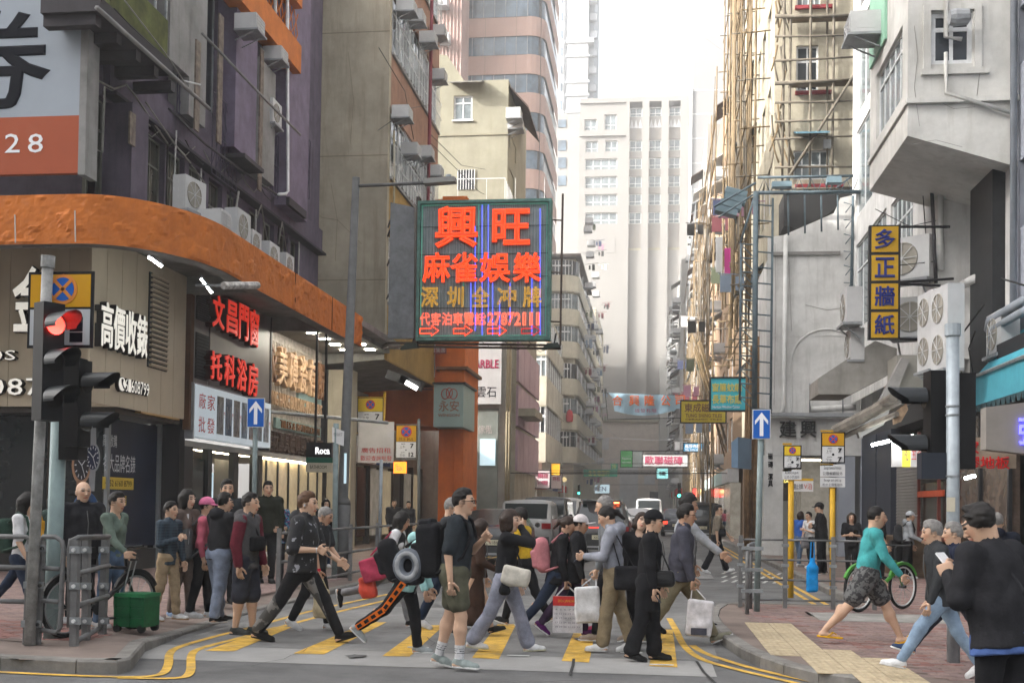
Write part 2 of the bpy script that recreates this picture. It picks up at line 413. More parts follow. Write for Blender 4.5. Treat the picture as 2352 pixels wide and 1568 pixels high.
def pavers(pav,poly,x0,x1,y0,y1,tiles=None,z=.12,near=300,col=None,skip=None):
 shared={}
 cells=[]
 ny=int((y1-y0)/.1)
 for j in range(ny):
  for i in range(int((x1-x0)/.2)+1):
   x=x0+i*.2+(.1 if j%2 else 0);y=y0+j*.1
   if not(inside(x,y,poly)and inside(x+.2,y,poly)and inside(x,y+.1,poly)and inside(x+.2,y+.1,poly)):continue
   if skip and(inside(x+.1,y+.05,skip)):continue
   if tiles and any(a-.2<x<a+.3 and b-.1<y<b+.3 for a,b in tiles):continue
   r=ray_vis(x,y)
   if not r:continue
   cells.append((y,x,col(x,y)if col else random.choice((0,0,1,2))))
 cells.sort()
 rest=[MB(),MB(),MB()]
 def pv(mb,x,y,dz):
  g=.004;zt=z+dz;c=.006
  a=[(x+g,y+g),(x+.2-g,y+g),(x+.2-g,y+.1-g),(x+g,y+.1-g)];t=[(x+g+c,y+g+c),(x+.2-g-c,y+g+c),(x+.2-g-c,y+.1-g-c),(x+g+c,y+.1-g-c)]
  lo=[(p[0],p[1],z-.004)for p in a];hi=[(p[0],p[1],zt)for p in t]
  mb.quad(*hi)
  for k in range(4):mb.quad(lo[k],lo[(k+1)%4],hi[(k+1)%4],hi[k])
 for n,(y,x,c)in enumerate(cells):
  if n<near:
   k=c
   if k not in shared:
    mb=MB();pv(mb,0,0,.002);me=mb.mesh('paver');me.materials.append(BRK[k]);shared[k]=me
   o=link('paver',shared[k],None,pav);o.location=(x,y,random.uniform(-.0025,.0025))
  else:pv(rest[c],x,y,random.uniform(-.002,.003))
 for k in range(3):
  if rest[k].v:
   o=rest[k].build('paver_field',BRK[k],pav);o['kind']='stuff'
def ray_vis(x,y):
 """inside a generous view wedge"""
 d=RM.transposed()@(Vector((x,y,0))-EYE)
 if d.z>-1:return False
 u=d.x/-d.z*F
 return-1320<u<1320
tp=[G(*p)for p in[(1700,1449),(1810,1449),(1860,1505),(1960,1520),(2140,1575),(2160,1620),(1960,1590),(1800,1530),(1742,1502)]]
tiles=[];tm=None
for i in range(30):
 for j in range(24):
  x,y=.9+i*.3,9.4+j*.3
  if inside(x+.15,y+.15,tp):tiles.append((x,y))
mb=MB();mb.box(.004,.296,.004,.296,-.006,.002)
for a in range(4):
 for bb in range(4):mb.lathe((.06+a*.06,.06+bb*.06,.002),[(.018,0),(.012,.004)],6)
tm=mb.mesh('tactile_tile');tm.materials.append(TACT)
for x,y in tiles:
 o=link('tactile_tile',tm,None,pavR);o.location=(x,y,.12+random.uniform(-.001,.001))
polyR=[(a[0]+.0,a[1])for a in eR[5:]]+[(60,24),(3.6,24)]
shr=[(x,y)for x,y in polyR]
inR=[tuple((Vector((*eR[k][:2],0))+Vector((-(eR[min(k+1,len(eR)-1)][1]-eR[k-1][1]),eR[min(k+1,len(eR)-1)][0]-eR[k-1][0],0)).normalized()*.45).xy)for k in range(5,len(eR))]
grey=[(2.2,15.6),(4.1,15.6),(4.1,16.9),(2.2,16.9)]
pavers(pavR,inR+[(60,40),(3.8,40),(3.8,19)],1.0,12,9.6,26,tiles,skip=grey,col=lambda x,y:random.choice((1,1,2,2,0)))
MB().box(2.25,4.05,15.65,16.85,.1,.121).build('inspection_cover',M('cover_concrete',(.26,.25,.23),var=.3,scale=3,bump=.3),pavR)
inL=[tuple((Vector((*eL[k][:2],0))+Vector((-(eL[k+1][1]-eL[k-1][1]),eL[k+1][0]-eL[k-1][0],0)).normalized()*.5).xy)for k in range(2,len(eL)-3)]
pavers(pavL,inL+[(-10.8,30),(-14,30),(-14,11.4)],-13,-5.4,11.3,26,col=lambda x,y:random.choice((0,0,2))if y<13 else random.choice((1,1,2)))
tl=[G(*p,.12)for p in[(230,1462),(440,1462),(560,1412),(330,1412)]]
PAT=M('tarmac_patch',(.165,.165,.163),rough=.9,var=.3,scale=3,bump=.5,bscale=90);PAL=M('pale_wear',(.235,.232,.225),rough=.9,var=.35,scale=2)
for q,m_ in(([(1120,1400),(1260,1402),(1240,1370),(1120,1368)],PAT),([(1560,1330),(1640,1330),(1610,1285),(1550,1285)],PAL),([(960,1350),(1060,1352),(1080,1318),(1000,1316)],PAL)):
 struct('road_patch',MB().poly(gq(q,.0145 if m_ is PAT else.0155)),m_)
for k in range(26):
 x=random.uniform(-5.2,.5);y=random.uniform(9.6,30);a=random.uniform(0,6.28);pts=[(x,y)]
 for j in range(5):a+=random.uniform(-.6,.6);pts.append((pts[-1][0]+.22*math.cos(a),pts[-1][1]+.3*math.sin(a)))
 struct('road_crack',strip(pts,.008,.0165),TAR)
for k in range(14):
 x=random.uniform(-5,3);y=random.uniform(10,26);r=random.uniform(.03,.1);mb=MB()
 mb.poly([(x+r*(1+.3*math.sin(j*2.3+k))*math.cos(j*.52),y+1.3*r*(1+.3*math.sin(j*1.7+k))*math.sin(j*.52),.0175)for j in range(12)]);struct('road_stain',mb,M('oil_stain',(.1,.1,.098),rough=.7,var=.4))
# ================================================================== left corner: purple block, orange canopy, shops
PURP=M('purple_paint',(.115,.095,.13),rough=.85,var=.3,scale=1.5,streak=.5,dirt=(.03,.027,.03),bump=.2)
PURPL=M('lilac_paint',(.17,.14,.2),rough=.85,var=.25,scale=2,streak=.4,dirt=(.08,.07,.08))
ORNG=M('orange_paint_peeling',(.5,.15,.028),rough=.75,var=.2,scale=2.5,bump=.5,bscale=12,streak=.25,dirt=(.28,.09,.03))
ORNG2=M('orange_wall_paint',(.6,.15,.028),rough=.75,var=.18,scale=1.2,streak=.2,dirt=(.25,.06,.02))
SOFF=M('soffit_grey',(.2,.195,.18),rough=.9,var=.3,scale=1.5,streak=.2)
OLIVE=M('mossy_olive_panel',(.1,.11,.035),rough=.9,var=.4,scale=3,streak=.5,dirt=(.03,.03,.02))
GREYP=M('grey_render',(.24,.235,.23),rough=.9,var=.25,scale=1.5,streak=.45,dirt=(.1,.09,.08))
PIPE=M('pale_pipe',(.42,.41,.4),rough=.6,var=.3,scale=4)
CABLE=M('cable',(.25,.24,.22),rough=.7,var=.4)
BLKC=M('black_cable',(.02,.02,.02),rough=.6,var=0)
def pipe(parent,pts,r=.04,mat=None,name='drain_pipe',n=6):
 return MB().tube(pts,r,n).build(name,mat or PIPE,parent,smooth=True)
XP=-11.0
pb=thing('corner_building','dark purple corner apartment block with orange canopy and grimy dark windows','building',(-14,22,0))
cxp=lambda x:AX(x,400,XP).y
holes=[(cxp(a),cxp(b),7.2,9.62)for a,b in[(210,248),(336,378),(386,424),(434,470),(480,512),(522,548),(574,600),(606,632),(640,664),(670,690)]]
up=[rX(a,b,c,e,XP)for a,b,c,e in[(385,404,-60,175),(408,432,-60,200),(440,470,-90,215),(476,500,-120,250),(505,540,40,330),(600,625,95,400),(632,655,150,430)]]
wall(pb,'X',XP,1,21.0,35.9,6.6,20,holes+up,PURP,.2)
MB().quad((-40,21.0,6.6),(XP,21.0,6.6),(XP,21.0,20),(-40,21.0,20)).build('wall',PURP,pb)
MB().quad((XP,35.9,20),(XP,21,20),(-40,21,20),(-40,35.9,20)).build('roof',SOFF,pb)
for h in holes:window(pb,'X',XP,1,h,nx=2,fr=.05,mat=M('olive_frame',(.13,.13,.11),rough=.6),pane=M('dusty_glass',(.055,.055,.045),rough=.25,var=.5,scale=2),depth=.16,transom=.75)
for i,h in enumerate(up):window(pb,'X',XP,1,h,nx=1,fr=.05,mat=(WHITE_AL,GREY_AL)[i%2],pane=(GLASS2,GLASS)[i%2],depth=.12)
for k in range(6):
 for j in range(5):
  h=(22+j*2.7,23.6+j*2.7,17.2+k*3,18.8+k*3)
def slabX(px0,px1,py0,py1,X,out,mat,name,parent,sl=0):
 y0,y1,z0,z1=rX(px0,px1,py0,py1,X)
 return MB().box(X-out if out>0 else X,X if out>0 else X-out,y0,y1,z0,z1).build(name,mat,parent)
yb=[(21.0,35.85)]
MB().box(XP+.003,XP+.16,21.2,35.8,9.75,10.5).build('floor_band',PURP,pb)
MB().box(XP+.003,XP+.3,21.2,35.8,9.68,9.747).build('floor_band',M('shadow_line',(.04,.035,.045)),pb)  # dark strip: the shadow under the band put into its colour
for a,b,c,e,m_,n_ in[(395,440,-150,140,GREYP,'grey_panel'),(442,476,-150,270,GREYP,'grey_panel'),(548,592,-150,345,PURPL,'pier'),(596,632,130,400,GREYP,'grey_panel'),(668,712,-150,480,PURPL,'pier'),(305,340,235,470,PURP,'pier')]:
 y0,y1,z0,z1=rX(a,b,c,e,XP+.5)
 MB().box(XP+.003,XP+.5,y0,y1,z0,z1).build(n_,m_,pb)
for(a,b,c,e)in[(410,440,100,260),(490,545,210,400),(605,640,280,430),(385,400,40,150),(690,712,300,440)]:
 y0,y1,z0,z1=rX(a,b,c,e,XP+.3);g=MB()
 for k in range(7):
  yy=y0+(y1-y0)*k/6
  g.tube([(XP+.3,yy,z0),(XP+.3,yy,z1)],.012,4)
  g.tube([(XP+.3,yy,z0+(z1-z0)*.1),(XP+.3,min(y1,yy+(y1-y0)*.3),z0+(z1-z0)*.55),(XP+.3,yy,z1)],.01,4)
 for z in(z0,(z0+z1)/2,z1):g.tube([(XP+.3,y0,z),(XP+.3,y1,z)],.014,4)
 g.build('iron_grille',M('purple_iron',(.06,.05,.08),rough=.6),pb)
y0,y1,z0,z1=rX(520,690,0,90,XP+.7)
for(zz,t)in((14.0,.8),(15.9,.5)):
 MB().box(XP+.3,XP+.75,y0,y1,zz,zz+t).build('orange_beam',ORNG,pb)
g=MB()
for k in range(14):
 yy=y0+(y1-y0)*k/13;g.tube([(XP+.5,yy,14.8),(XP+.5,yy+.35,15.3),(XP+.5,yy,15.9)],.025,4);g.tube([(XP+.5,yy+.35,14.8),(XP+.5,yy,15.3),(XP+.5,yy+.35,15.9)],.025,4)
g.build('orange_lattice',ORNG,pb)
y0,y1,z0,z1=rX(250,385,60,140,XP+1.1)
bal=MB().box(XP+.003,XP+1.1,y0,y1,10.55,11.35).build('balcony',OLIVE,pb)
MB().box(XP+.003,XP+1.14,y0-.4,y1+.2,10.3,10.545).build('balcony_slab',M('dark_slab',(.05,.045,.05),var=.3),pb)
g=MB()
for k in range(6):
 yy=y0+(y1-y0)*k/5;g.tube([(XP+1.05,yy,11.35),(XP+1.05,yy,12.9)],.03,4)
g.tube([(XP+1.05,y0,12.9),(XP+1.05,y1,12.9)],.035,4);g.build('railing',GALV,bal)
MB().quad((XP+.25,y0,11.35),(XP+.25,y1,11.35),(XP+.25,y1,13.6),(XP+.25,y0,13.6)).build('balcony_glazing',M('mossy_glass',(.05,.055,.02),rough=.4,var=.6,scale=4),pb)
for k in range(5):MB().box(XP+.003,XP+1.0,y0+k*.8-.3,y0+k*.8-.1,10.1,10.297).build('bracket',M('dark_slab'),pb)
MB().box(XP+.1,XP+1.3,y1-1.0,y1-.1,12.4,13.6).build('sign_board',M('old_sign_board',(.35,.33,.3),var=.5,scale=5,streak=.5),pb)
def ax(q,X):return[AX(x,y,X)for x,y in q]
for q,X,r,m_ in[([(222,18),(480,250)],XP+1.5,.045,GREYP),([(465,78),(610,230),(690,310)],XP+.9,.035,GREYP),([(660,-20),(661,440),(655,446),(640,447)],XP+.62,.05,WHITE_AL),
     ([(632,-20),(632,130)],XP+.6,.05,PIPE),([(418,185),(460,195)],XP+1,.02,WHITE_AL),([(285,0),(385,130),(440,215)],XP+1.2,.015,CABLE),([(262,20),(300,60),(355,110)],XP+1.2,.012,BLKC),
     ([(205,175),(262,205),(290,195),(310,220),(385,330)],XP+.25,.022,CABLE),([(200,335),(235,350),(241,200),(270,215),(345,290)],XP+.2,.02,CABLE),([(335,235),(400,330),(438,375)],XP+.3,.02,CABLE),
     ([(398,470),(405,300)],XP+.3,.02,PIPE),([(440,380),(470,420),(472,500)],XP+.25,.018,CABLE),([(548,440),(542,480),(540,560)],XP+.5,.03,CABLE),([(590,500),(600,470),(615,560)],XP+.3,.02,CABLE),
     ([(640,560),(648,510),(660,590)],XP+.3,.02,CABLE),([(388,250),(470,330),(560,395),(640,450)],XP+.47,.03,M('dark_pipe',(.06,.055,.06)))]:
 pipe(pb,ax(q,X),r,m_,'conduit',5)
MB().box(XP+.1,XP+.8,*rX(545,590,352,362,XP+.6)).build('balcony_slab',M('dark_slab'),pb)
MB().box(XP+.003,XP+.6,*rX(665,705,452,470,XP+.6)).build('balcony_slab',M('dark_slab'),pb)
XC,YC,ZB,ZT=-8.2,18.3,6.0,6.86
can=thing('shop_canopy','curved orange canopy with peeling paint wrapping the purple corner block','canopy',(-9,22,6))
path=[(-30,YC),(-9.9,YC)]+[(-9.9+1.7*math.sin(a),YC+2.6-2.6*math.cos(a))for a in[math.pi/2*k/14 for k in range(1,15)]]+[(XC,23.5),(XC,26),(XC,28.5),(XC,31.0)]
def canopy_profile(prof,mat,name,pth=path,parent=can):
 mb=MB();rings=[]
 for k,(x,y)in enumerate(pth):
  a,b=pth[max(k-1,0)],pth[min(k+1,len(pth)-1)];d=Vector((b[0]-a[0],b[1]-a[1],0)).normalized();nr=Vector((-d.y,d.x,0))
  rings.append([Vector((x,y,0))+nr*o+Vector((0,0,z))for o,z in prof])
 for r,s in zip(rings,rings[1:]):
  for j in range(len(prof)):
   j2=(j+1)%len(prof);mb.quad(r[j],r[j2],s[j2],s[j])
 mb.poly(rings[0]);mb.poly(rings[-1][::-1]);return mb.build(name,mat,parent)
def dense(pts,step):
 out=[]
 for a,b in zip(pts,pts[1:]):
  L=math.dist(a,b);m=max(1,int(L/step))
  out+=[(a[0]+(b[0]-a[0])*i/m,a[1]+(b[1]-a[1])*i/m)for i in range(m)]
 return out+[pts[-1]]
dp=dense(path[1:],.05);dp=[(-13.5+.05*i,YC)for i in range(72)]+dp
mb=MB();NZ=18
from mathutils import noise as mnoise
for k,(x,y)in enumerate(dp):
 a,b=dp[max(k-1,0)],dp[min(k+1,len(dp)-1)];d=Vector((b[0]-a[0],b[1]-a[1],0)).normalized();nr=Vector((d.y,-d.x,0))
 for j in range(NZ):
  z=ZB+(ZT-ZB)*j/(NZ-1);n1=mnoise.noise(Vector((x*2.6,y*2.6,z*3.2)))+.5*mnoise.noise(Vector((x*7,y*7,z*8+4)));n2=mnoise.noise(Vector((x*14+9,y*14,z*14)))
  bmp=.05*min(.3,max(0,n1-.2))**.5+.01*n2 if 0<j<NZ-1 else 0
  mb.v.append((x+nr.x*(bmp+.003),y+nr.y*(bmp+.003),z))
for k in range(len(dp)-1):
 for j in range(NZ-1):i=k*NZ+j;mb.f.append((i,i+NZ,i+NZ+1,i+1))
mb.build('fascia',ORNG,can)
canopy_profile([(.02,ZB-.003),(.02,ZT),(.3,ZT),(.3,ZB-.003)],SOFF,'fascia_back',path[:-1]+[(XC,30.95)])
canopy_profile([(.3,6.62),(.3,6.8),(3.6,6.8),(3.6,6.62)],SOFF,'slab',path)
canopy_profile([(.9,6.3),(.9,6.617),(1.15,6.617),(1.15,6.3)],SOFF,'soffit_beam',path[2:16])
for y in(24.1,29.6):MB().box(-11,XC-.31,y,y+.3,6.25,6.617).build('soffit_beam',SOFF,can)
MB().box(-11.2,XC-.02,31.02,35.95,6.62,6.8).build('end_slab',M('grey_concrete',(.22,.21,.2),var=.25,streak=.3),can)
for y in(25.0,28.0):MB().box(XC+.004,XC+.02,y,y+.02,ZB,ZT).build('expansion_joint',M('joint_dark',(.12,.05,.02)),can)
for x in(-13.8,-12.2,-11.0,-9.9):MB().tube([(x,YC-.04,ZB+.02),(x-.02,YC-.045,ZB+.3+random.random()*.3)],.012,4).build('lime_streak',M('lime',(.5,.47,.42)),can)
bY=19.6
x0,x1,z0,z1=rY(-400,-30,203,404,bY);xr=rY(-400,0,188,404,bY)[1];zm=rY(0,269,100,404,bY)[3]
bb=thing('billboard','big white and orange billboard with a huge black character and the number 28','billboard',(x0,bY,z0))
MB().box(x0,x1-.14,bY,bY+.12,zm,z1+3).build('white_panel',M('billboard_white',(.3,.335,.38),rough=.6,var=.05),bb)
MB().box(x0,x1-.14,bY-.002,bY+.12,z0,zm-.001).build('orange_panel',M('billboard_orange',(.34,.075,.03),rough=.6,var=.06),bb)
MB().box(x1-.14,x1,bY-.05,bY+.4,z0-.05,z1+3).build('frame',GREYP,bb)
INK=M('black_ink',(.006,.007,.012),rough=.9,var=0,spec=.1);WINK=M('white_ink',(.75,.76,.78),rough=.6,var=0)
r=rY(-150,28,110,250,bY);textY('券','character',INK,bb,r,bY,fat=.016)
for ch,a in(('2',12),('8',65)):textY(ch,'digit',WINK,bb,rY(a,308,a+34,351,bY),bY-.004,fat=.004)
for x in(x1-.6,x1-3):MB().cyl((x,bY+.12,z0+1),(x,21.0,z0+1),.04,n=6).build('bracket',GALV,bb)
BEI=M('beige_panel',(.52,.44,.32),rough=.45,var=.08,scale=1.5)
XW,YW=-10.4,21.0
wsY0,wsY1,wz0,wz1=rX(212,381,548,928,XW)
ws=thing('watch_shop','corner watch shop with beige panelled sign band and dark glazed front','shop',(-12,22.5,0))
zb=3.42;zt=6.6
xs=[-13.95+.62*i for i in range(6)]+[XW-.003];xs=[-17.05,-16.4,-15.8,-15.2,-14.57]+xs
for a,b in zip(xs,xs[1:]):MB().box(a+.006,b-.006,YW-.04,YW,zb,zt).build('sign_panel',BEI,ws)
yy=[wsY0+.0+(24.1-wsY0)*k/7 for k in range(8)]
for a,b in zip(yy,yy[1:]):MB().box(XW-.04,XW,a+.006,b-.006,zb,zt).build('sign_panel',BEI,ws)
MB().box(-17,XW-.045,YW+.005,24.1,zb+.02,zt-.02).build('sign_box',DARK,ws)
MB().box(XW-.1,XW+.03,21.9,23.8,zb-.05,zb-.005).build('brass_trim',M('brass',(.5,.33,.15),rough=.3,metal=.8),ws)
LETW=M('raised_letter_face',(.72,.7,.64),rough=.5,var=0,emit=(1,.95,.85),es=.25);LETD=M('raised_letter_side',(.015,.013,.012),rough=.6,var=0)
def raisedX(s,a,b,c,e,parent,mat,X=XW,d=.12,fat=.015):
 h=rX(a,b,c,e,X);n=len(s);w=(h[1]-h[0])/n
 for i,ch in enumerate(s):
  q=(h[0]+w*i+w*.05,h[0]+w*(i+1)-w*.05,h[2],h[3])
  if textX(ch,'raised_letter',LETD,parent,q,X,lift=d/2,ext=d/2,fat=fat+.012):textX(ch,'raised_letter',mat,parent,q,X,lift=d+.018,fat=fat)
def raisedY(s,a,c,b,e,parent,mat,Y,d=.1,fat=.012):
 h=rY(a,c,b,e,Y);n=len(s);w=(h[1]-h[0])/n
 for i,ch in enumerate(s):
  if ch==' ':continue
  q=(h[0]+w*i+w*.1,h[0]+w*(i+1)-w*.1,h[2],h[3])
  if ch in '1I':q=(q[0]+w*.25,q[1]-w*.25,q[2],q[3])
  textY(ch,'raised_letter',LETD,parent,q,Y,lift=d/2,ext=d/2,fat=fat+.012);textY(ch,'raised_letter',mat,parent,q,Y,lift=d+.018,fat=fat)
raisedX('高價收錶',217,325,690,792,ws,LETW)
raisedX('61608799',280,336,868,898,ws,LETW,d=.05,fat=0)
h=rX(264,279,858,902,XW);c_=((h[0]+h[1])/2,(h[2]+h[3])/2)
MB().lathe((XW,c_[0],c_[1]),[(.15,.003),(.15,.08)],20,'X').build('round_badge',LETD,ws);MB().lathe((XW+.08,c_[0],c_[1]),[(.135,.001),(.135,.012)],20,'X').build('round_badge',LETW,ws)
ph=MB().tube([(XW+.122,c_[0]-.06,c_[1]+.09),(XW+.122,c_[0]-.07,c_[1]),(XW+.122,c_[0],c_[1]-.08),(XW+.122,c_[0]+.08,c_[1]-.09)],[.025,.012,.012,.025],6).build('handset_symbol',LETD,ws)
raisedY('金',28,618,132,760,ws,LETW,YW-.04,fat=.02);raisedY('0S 1',-14,806,106,828,ws,LETW,YW-.04,fat=0);raisedY('087',-22,870,106,908,ws,LETW,YW-.04,fat=.004)
lv=rX(343,381,658,838,XW)
fr_=MB().box(XW+.002,XW+.03,lv[0]-.04,lv[1]+.04,lv[2]-.05,lv[3]+.3).build('vent',M('vent_dark',(.03,.03,.03)),ws)
for k in range(19):
 z=lv[2]+(lv[3]+.25-lv[2])*k/18;MB().obox((XW+.055,(lv[0]+lv[1])/2,z),(.03,0,.012),(0,(lv[1]-lv[0])/2,0),(.004,0,.02)).build('slat',BEI,fr_)
XG,YG=-10.95,21.6
MB().box(-17,XG,YG+.1,24.3,.12,.55).build('plinth',M('dark_granite',(.05,.048,.045),rough=.4,var=.3),ws)
for k in range(5):
 a=-17+k*1.21;MB().box(a+.03,a+1.18,YG,YG+.04,.58,3.3).build('glass_panel',GLASSD,ws)
 MB().box(a-.028,a+.028,YG-.03,YG+.08,.55,3.4).build('mullion',M('bronze',(.06,.05,.04),rough=.4,metal=.5),ws)
MB().box(-17,XG-.02,YG+.5,YG+.6,.6,3.3).build('display_back',M('display_green',(.02,.05,.045),var=.8,scale=2),ws)
MB().box(-17,-10.5,YW+.05,24.1,3.3,zb-.01).build('head_beam',M('bronze'),ws)
pz=(.62,3.25);py=(21.75,23.95)
po=MB().box(XG-.05,XG,py[0],py[1],*pz).build('poster',M('poster_navy',(.012,.02,.045),rough=.3,var=.4,scale=1.2),ws)
PX=XG+.004
tw=M('poster_white',(.6,.62,.65),rough=.4,var=0);ty=M('poster_yellow',(.6,.42,.05),rough=.4,var=0)
textX('高價收購','lettering',tw,ws,rX(236,268,995,1024,XG),PX);textX('各大品牌名錶','lettering',tw,ws,rX(237,310,1040,1082,XG),PX)
q=rX(235,306,1094,1122,XG);MB().box(PX,PX+.004,*q).build('yellow_strip',ty,ws);textX('+852 6160 8799','lettering',INK,ws,(q[0]+.1,q[1]-.1,q[2]+.06,q[3]-.06),PX+.006)
textX('免費估價','lettering',ty,ws,rX(250,290,1136,1160,XG),PX)
def watch(px,py_,r,rim,dial):
 p=AX(px,py_,XG)
 w=MB().lathe((PX,p.y,p.z),[(r,0),(r,.006)],28,'X').build('watch_print',rim,ws)
 MB().lathe((PX+.007,p.y,p.z),[(r*.8,0),(r*.8,.002)],28,'X').build('dial_print',dial,w)
 hd=MB()
 for a in range(12):
  A=a*math.pi/6;hd.obox((PX+.0115,p.y+math.sin(A)*r*.65,p.z+math.cos(A)*r*.65),(.001,0,0),(0,math.cos(A)*.012,-math.sin(A)*.012),(0,math.sin(A)*r*.09,math.cos(A)*r*.09))
 for A,L in((.9,.5),(-1.0,.6),(2.6,.65)):hd.obox((PX+.0125,p.y+math.sin(A)*r*L/2,p.z+math.cos(A)*r*L/2),(.001,0,0),(0,math.cos(A)*.01,-math.sin(A)*.01),(0,math.sin(A)*r*L/2,math.cos(A)*r*L/2))
 hd.build('hand_print',tw,w)
 st=MB()
 for s_ in(1,-1):st.poly([(PX+.002,p.y-r*.45,p.z+s_*r*.9),(PX+.002,p.y+r*.45,p.z+s_*r*.9),(PX+.002,p.y+r*.35,min(3.2,p.z+s_*r*2.2)),(PX+.002,p.y-r*.35,min(3.2,p.z+s_*r*2.2))])
 st.build('strap_print',rim,w)
watch(186,1068,.36,M('rose_gold',(.4,.22,.13),rough=.4),M('dial_dark',(.03,.03,.035)));watch(212,1050,.3,M('steel_print',(.3,.32,.34),rough=.4),M('dial_blue',(.02,.03,.07)))
pp=AX(195,1240,XG);MB().lathe((PX,pp.y,1.15),[(.62,0),(.3,.003)],24,'X').build('blue_glow_print',M('poster_blue',(.02,.09,.25),rough=.4,var=.8,scale=2),ws)
for y in(21.65,24.05):MB().box(XG-.06,XG+.05,y-.05,y+.05,.12,3.3).build('post',M('alu_post',(.3,.32,.33),rough=.4,metal=.5),ws)
MB().box(-11.2,-10.5,24.12,24.4,.12,6.6).build('dark_post',M('near_black',(.02,.02,.022)),ws)
MB().box(-10.75,-10.35,24.25,24.44,3.2,6.6).build('timber_post',M('brown_timber',(.14,.07,.04),var=.3),ws)
XS=-10.35
w2=thing('window_shop','grey fronted shop with two rows of red raised characters and a photo lightbox','shop',(-11,27,0))
TAUPE=M('taupe_panel',(.17,.145,.14),rough=.4,var=.1)
s0,s1=24.48,29.55
MB().box(XS-.3,XS,s0+.9,s1,4.3,6.6).build('sign_panel',TAUPE,w2)
MB().box(XS-.3,XS-.03,s0,s0+.895,4.3,6.6).build('sign_panel',TAUPE,w2)
for(za,zb_)in((5.75,6.5),(4.4,5.45)):
 v=MB().box(XS-.028,XS-.01,s0+.1,s0+.85,za,zb_).build('vent',M('vent_dark'),w2)
 for k in range(14):z=za+.03+(zb_-za-.06)*k/13;MB().box(XS-.008,XS+.01,s0+.12,s0+.83,z-.01,z+.01).build('slat',DARK,v)
RED=M('red_raised_letter',(.6,.02,.015),rough=.35,var=0,emit=(1,.06,.03),es=.22)
RSD=M('red_letter_side',(.03,.006,.005),var=0)
def redrow(s,cols,zt_,zb_):
 for ch,(a,b,pt,pb_)in zip(s,cols):
  q=rX(a,b,pt,pb_,XS);textX(ch,'raised_letter',RSD,w2,q,XS,lift=.07,ext=.07,fat=.03);textX(ch,'raised_letter',RED,w2,q,XS,lift=.162,fat=.022)
redrow('文昌門窗',[(475,500,675,748),(508,530,688,762),(536,556,697,776),(561,580,708,790)],0,0)
redrow('托科浴房',[(470,494,805,868),(502,524,812,882),(531,552,823,893),(557,578,832,905)],0,0)
MB().box(XS-.3,XS+.02,s1+.003,s1+.12,3.0,6.6).build('edge_trim',DARK,w2)
lb=MB().box(XS-.25,XS+.06,s0-.05,s1-.02,3.06,4.25).build('lightbox',M('lightbox_white',(.6,.68,.75),rough=.4,var=0,emit=(.8,.92,1),es=.12),w2)
MB().box(XS-.2,XS+.05,s0-.12,s0-.053,3.0,4.28).build('lightbox_edge',GREY_AL,w2)
n=7
for k in range(n):
 a=s0+1.25+k*.54;ph_=MB().box(XS+.062,XS+.07,a,a+.4,3.2,4.1).build('photo_panel',M('photo_%s'%'grey blue beige steel rose slate pale'.split()[k],[(.2,.2,.2),(.1,.16,.25),(.3,.27,.25),(.25,.33,.42),(.3,.24,.23),(.2,.24,.28),(.35,.4,.45)][k],rough=.3,var=.7,scale=5),lb)
 for j in range(3):MB().box(XS+.072,XS+.076,a+.05+j*.11,a+.1+j*.11,3.25+.1*j,3.9-.1*(j%2)).build('photo_detail',M('photo_line',(.3,.3,.33)),ph_)
 textX('門','lettering',M('red_ink',(.5,.02,.02),var=0),lb,(a+.42,a+.5,3.6,3.75),XS+.066)
textX('廠','lettering',M('red_ink'),lb,(s0+.15,s0+.55,3.72,4.08),XS+.066);textX('家','lettering',M('red_ink'),lb,(s0+.65,s0+1.1,3.72,4.08),XS+.066)
textX('批','lettering',M('red_ink'),lb,(s0+.15,s0+.55,3.18,3.54),XS+.066);textX('發','lettering',M('red_ink'),lb,(s0+.65,s0+1.1,3.18,3.54),XS+.066)
WARM=E('warm_shop_light',(1,.86,.6),9)
MB().box(-15,XS-.2,s0,35.9,2.85,2.98).build('shop_ceiling',M('shop_ceiling',(.4,.38,.35)),w2)
MB().box(-15,-14.8,s0,35.9,.12,2.85).build('back_wall',M('shop_back_wall',(.3,.27,.21),var=.3,scale=.8),w2)
MB().quad((-15,24.4,.125),(-10.4,24.4,.125),(-10.4,35.9,.125),(-15,35.9,.125)).build('shop_floor',M('shop_floor',(.22,.2,.18),rough=.3),w2)
for k in range(9):
 MB().box(XS-.8,XS-.62,s0+.3+k*.6,s0+.55+k*.6,2.83,2.848).build('ceiling_lamp',WARM,w2)
for(a,b)in((24.5,25.0),(25.9,26.15),(27.6,27.9),(29.4,29.7)):MB().box(XS-.35,XS-.2,a,b,.12,2.85).build('door_frame',M('charcoal_frame',(.025,.028,.028),rough=.4),w2)
MB().box(XS-.3,XS-.26,25.02,25.88,.15,2.6).build('door_panel',GLASSD,w2)
d_=MB().box(XS-.45,XS-.4,26.2,26.75,.6,2.3).build('display_board',M('pale_blue_board',(.4,.55,.6),emit=(.7,.9,1),es=.3,var=.1),w2)
for k in range(5):MB().box(-14.7+k*.2,-14.6+k*.2,25+k*1.1,25.8+k*1.1,.13,2.4).build('sample_panel',M('sample_%d'%1 if k%2 else 'sample_door',(.4,.3,.16)if k%2 else(.25,.25,.23),var=.2),w2)
MB().box(XS-.9,XS-.88,28,29.3,.2,2.7).build('partition',M('grey_board',(.2,.19,.17)),w2)
w3=thing('tile_shop','tile shop with brown carved characters under a lit recessed canopy ceiling','shop',(-11,32,0))
a0,a1=29.75,35.85
MB().box(XS-.6,XS-.45,a0,a1,3.0,6.55).build('sign_backing',M('striped_backing',(.33,.29,.25),rough=.4,var=.5,scale=6),w3)
g=MB()
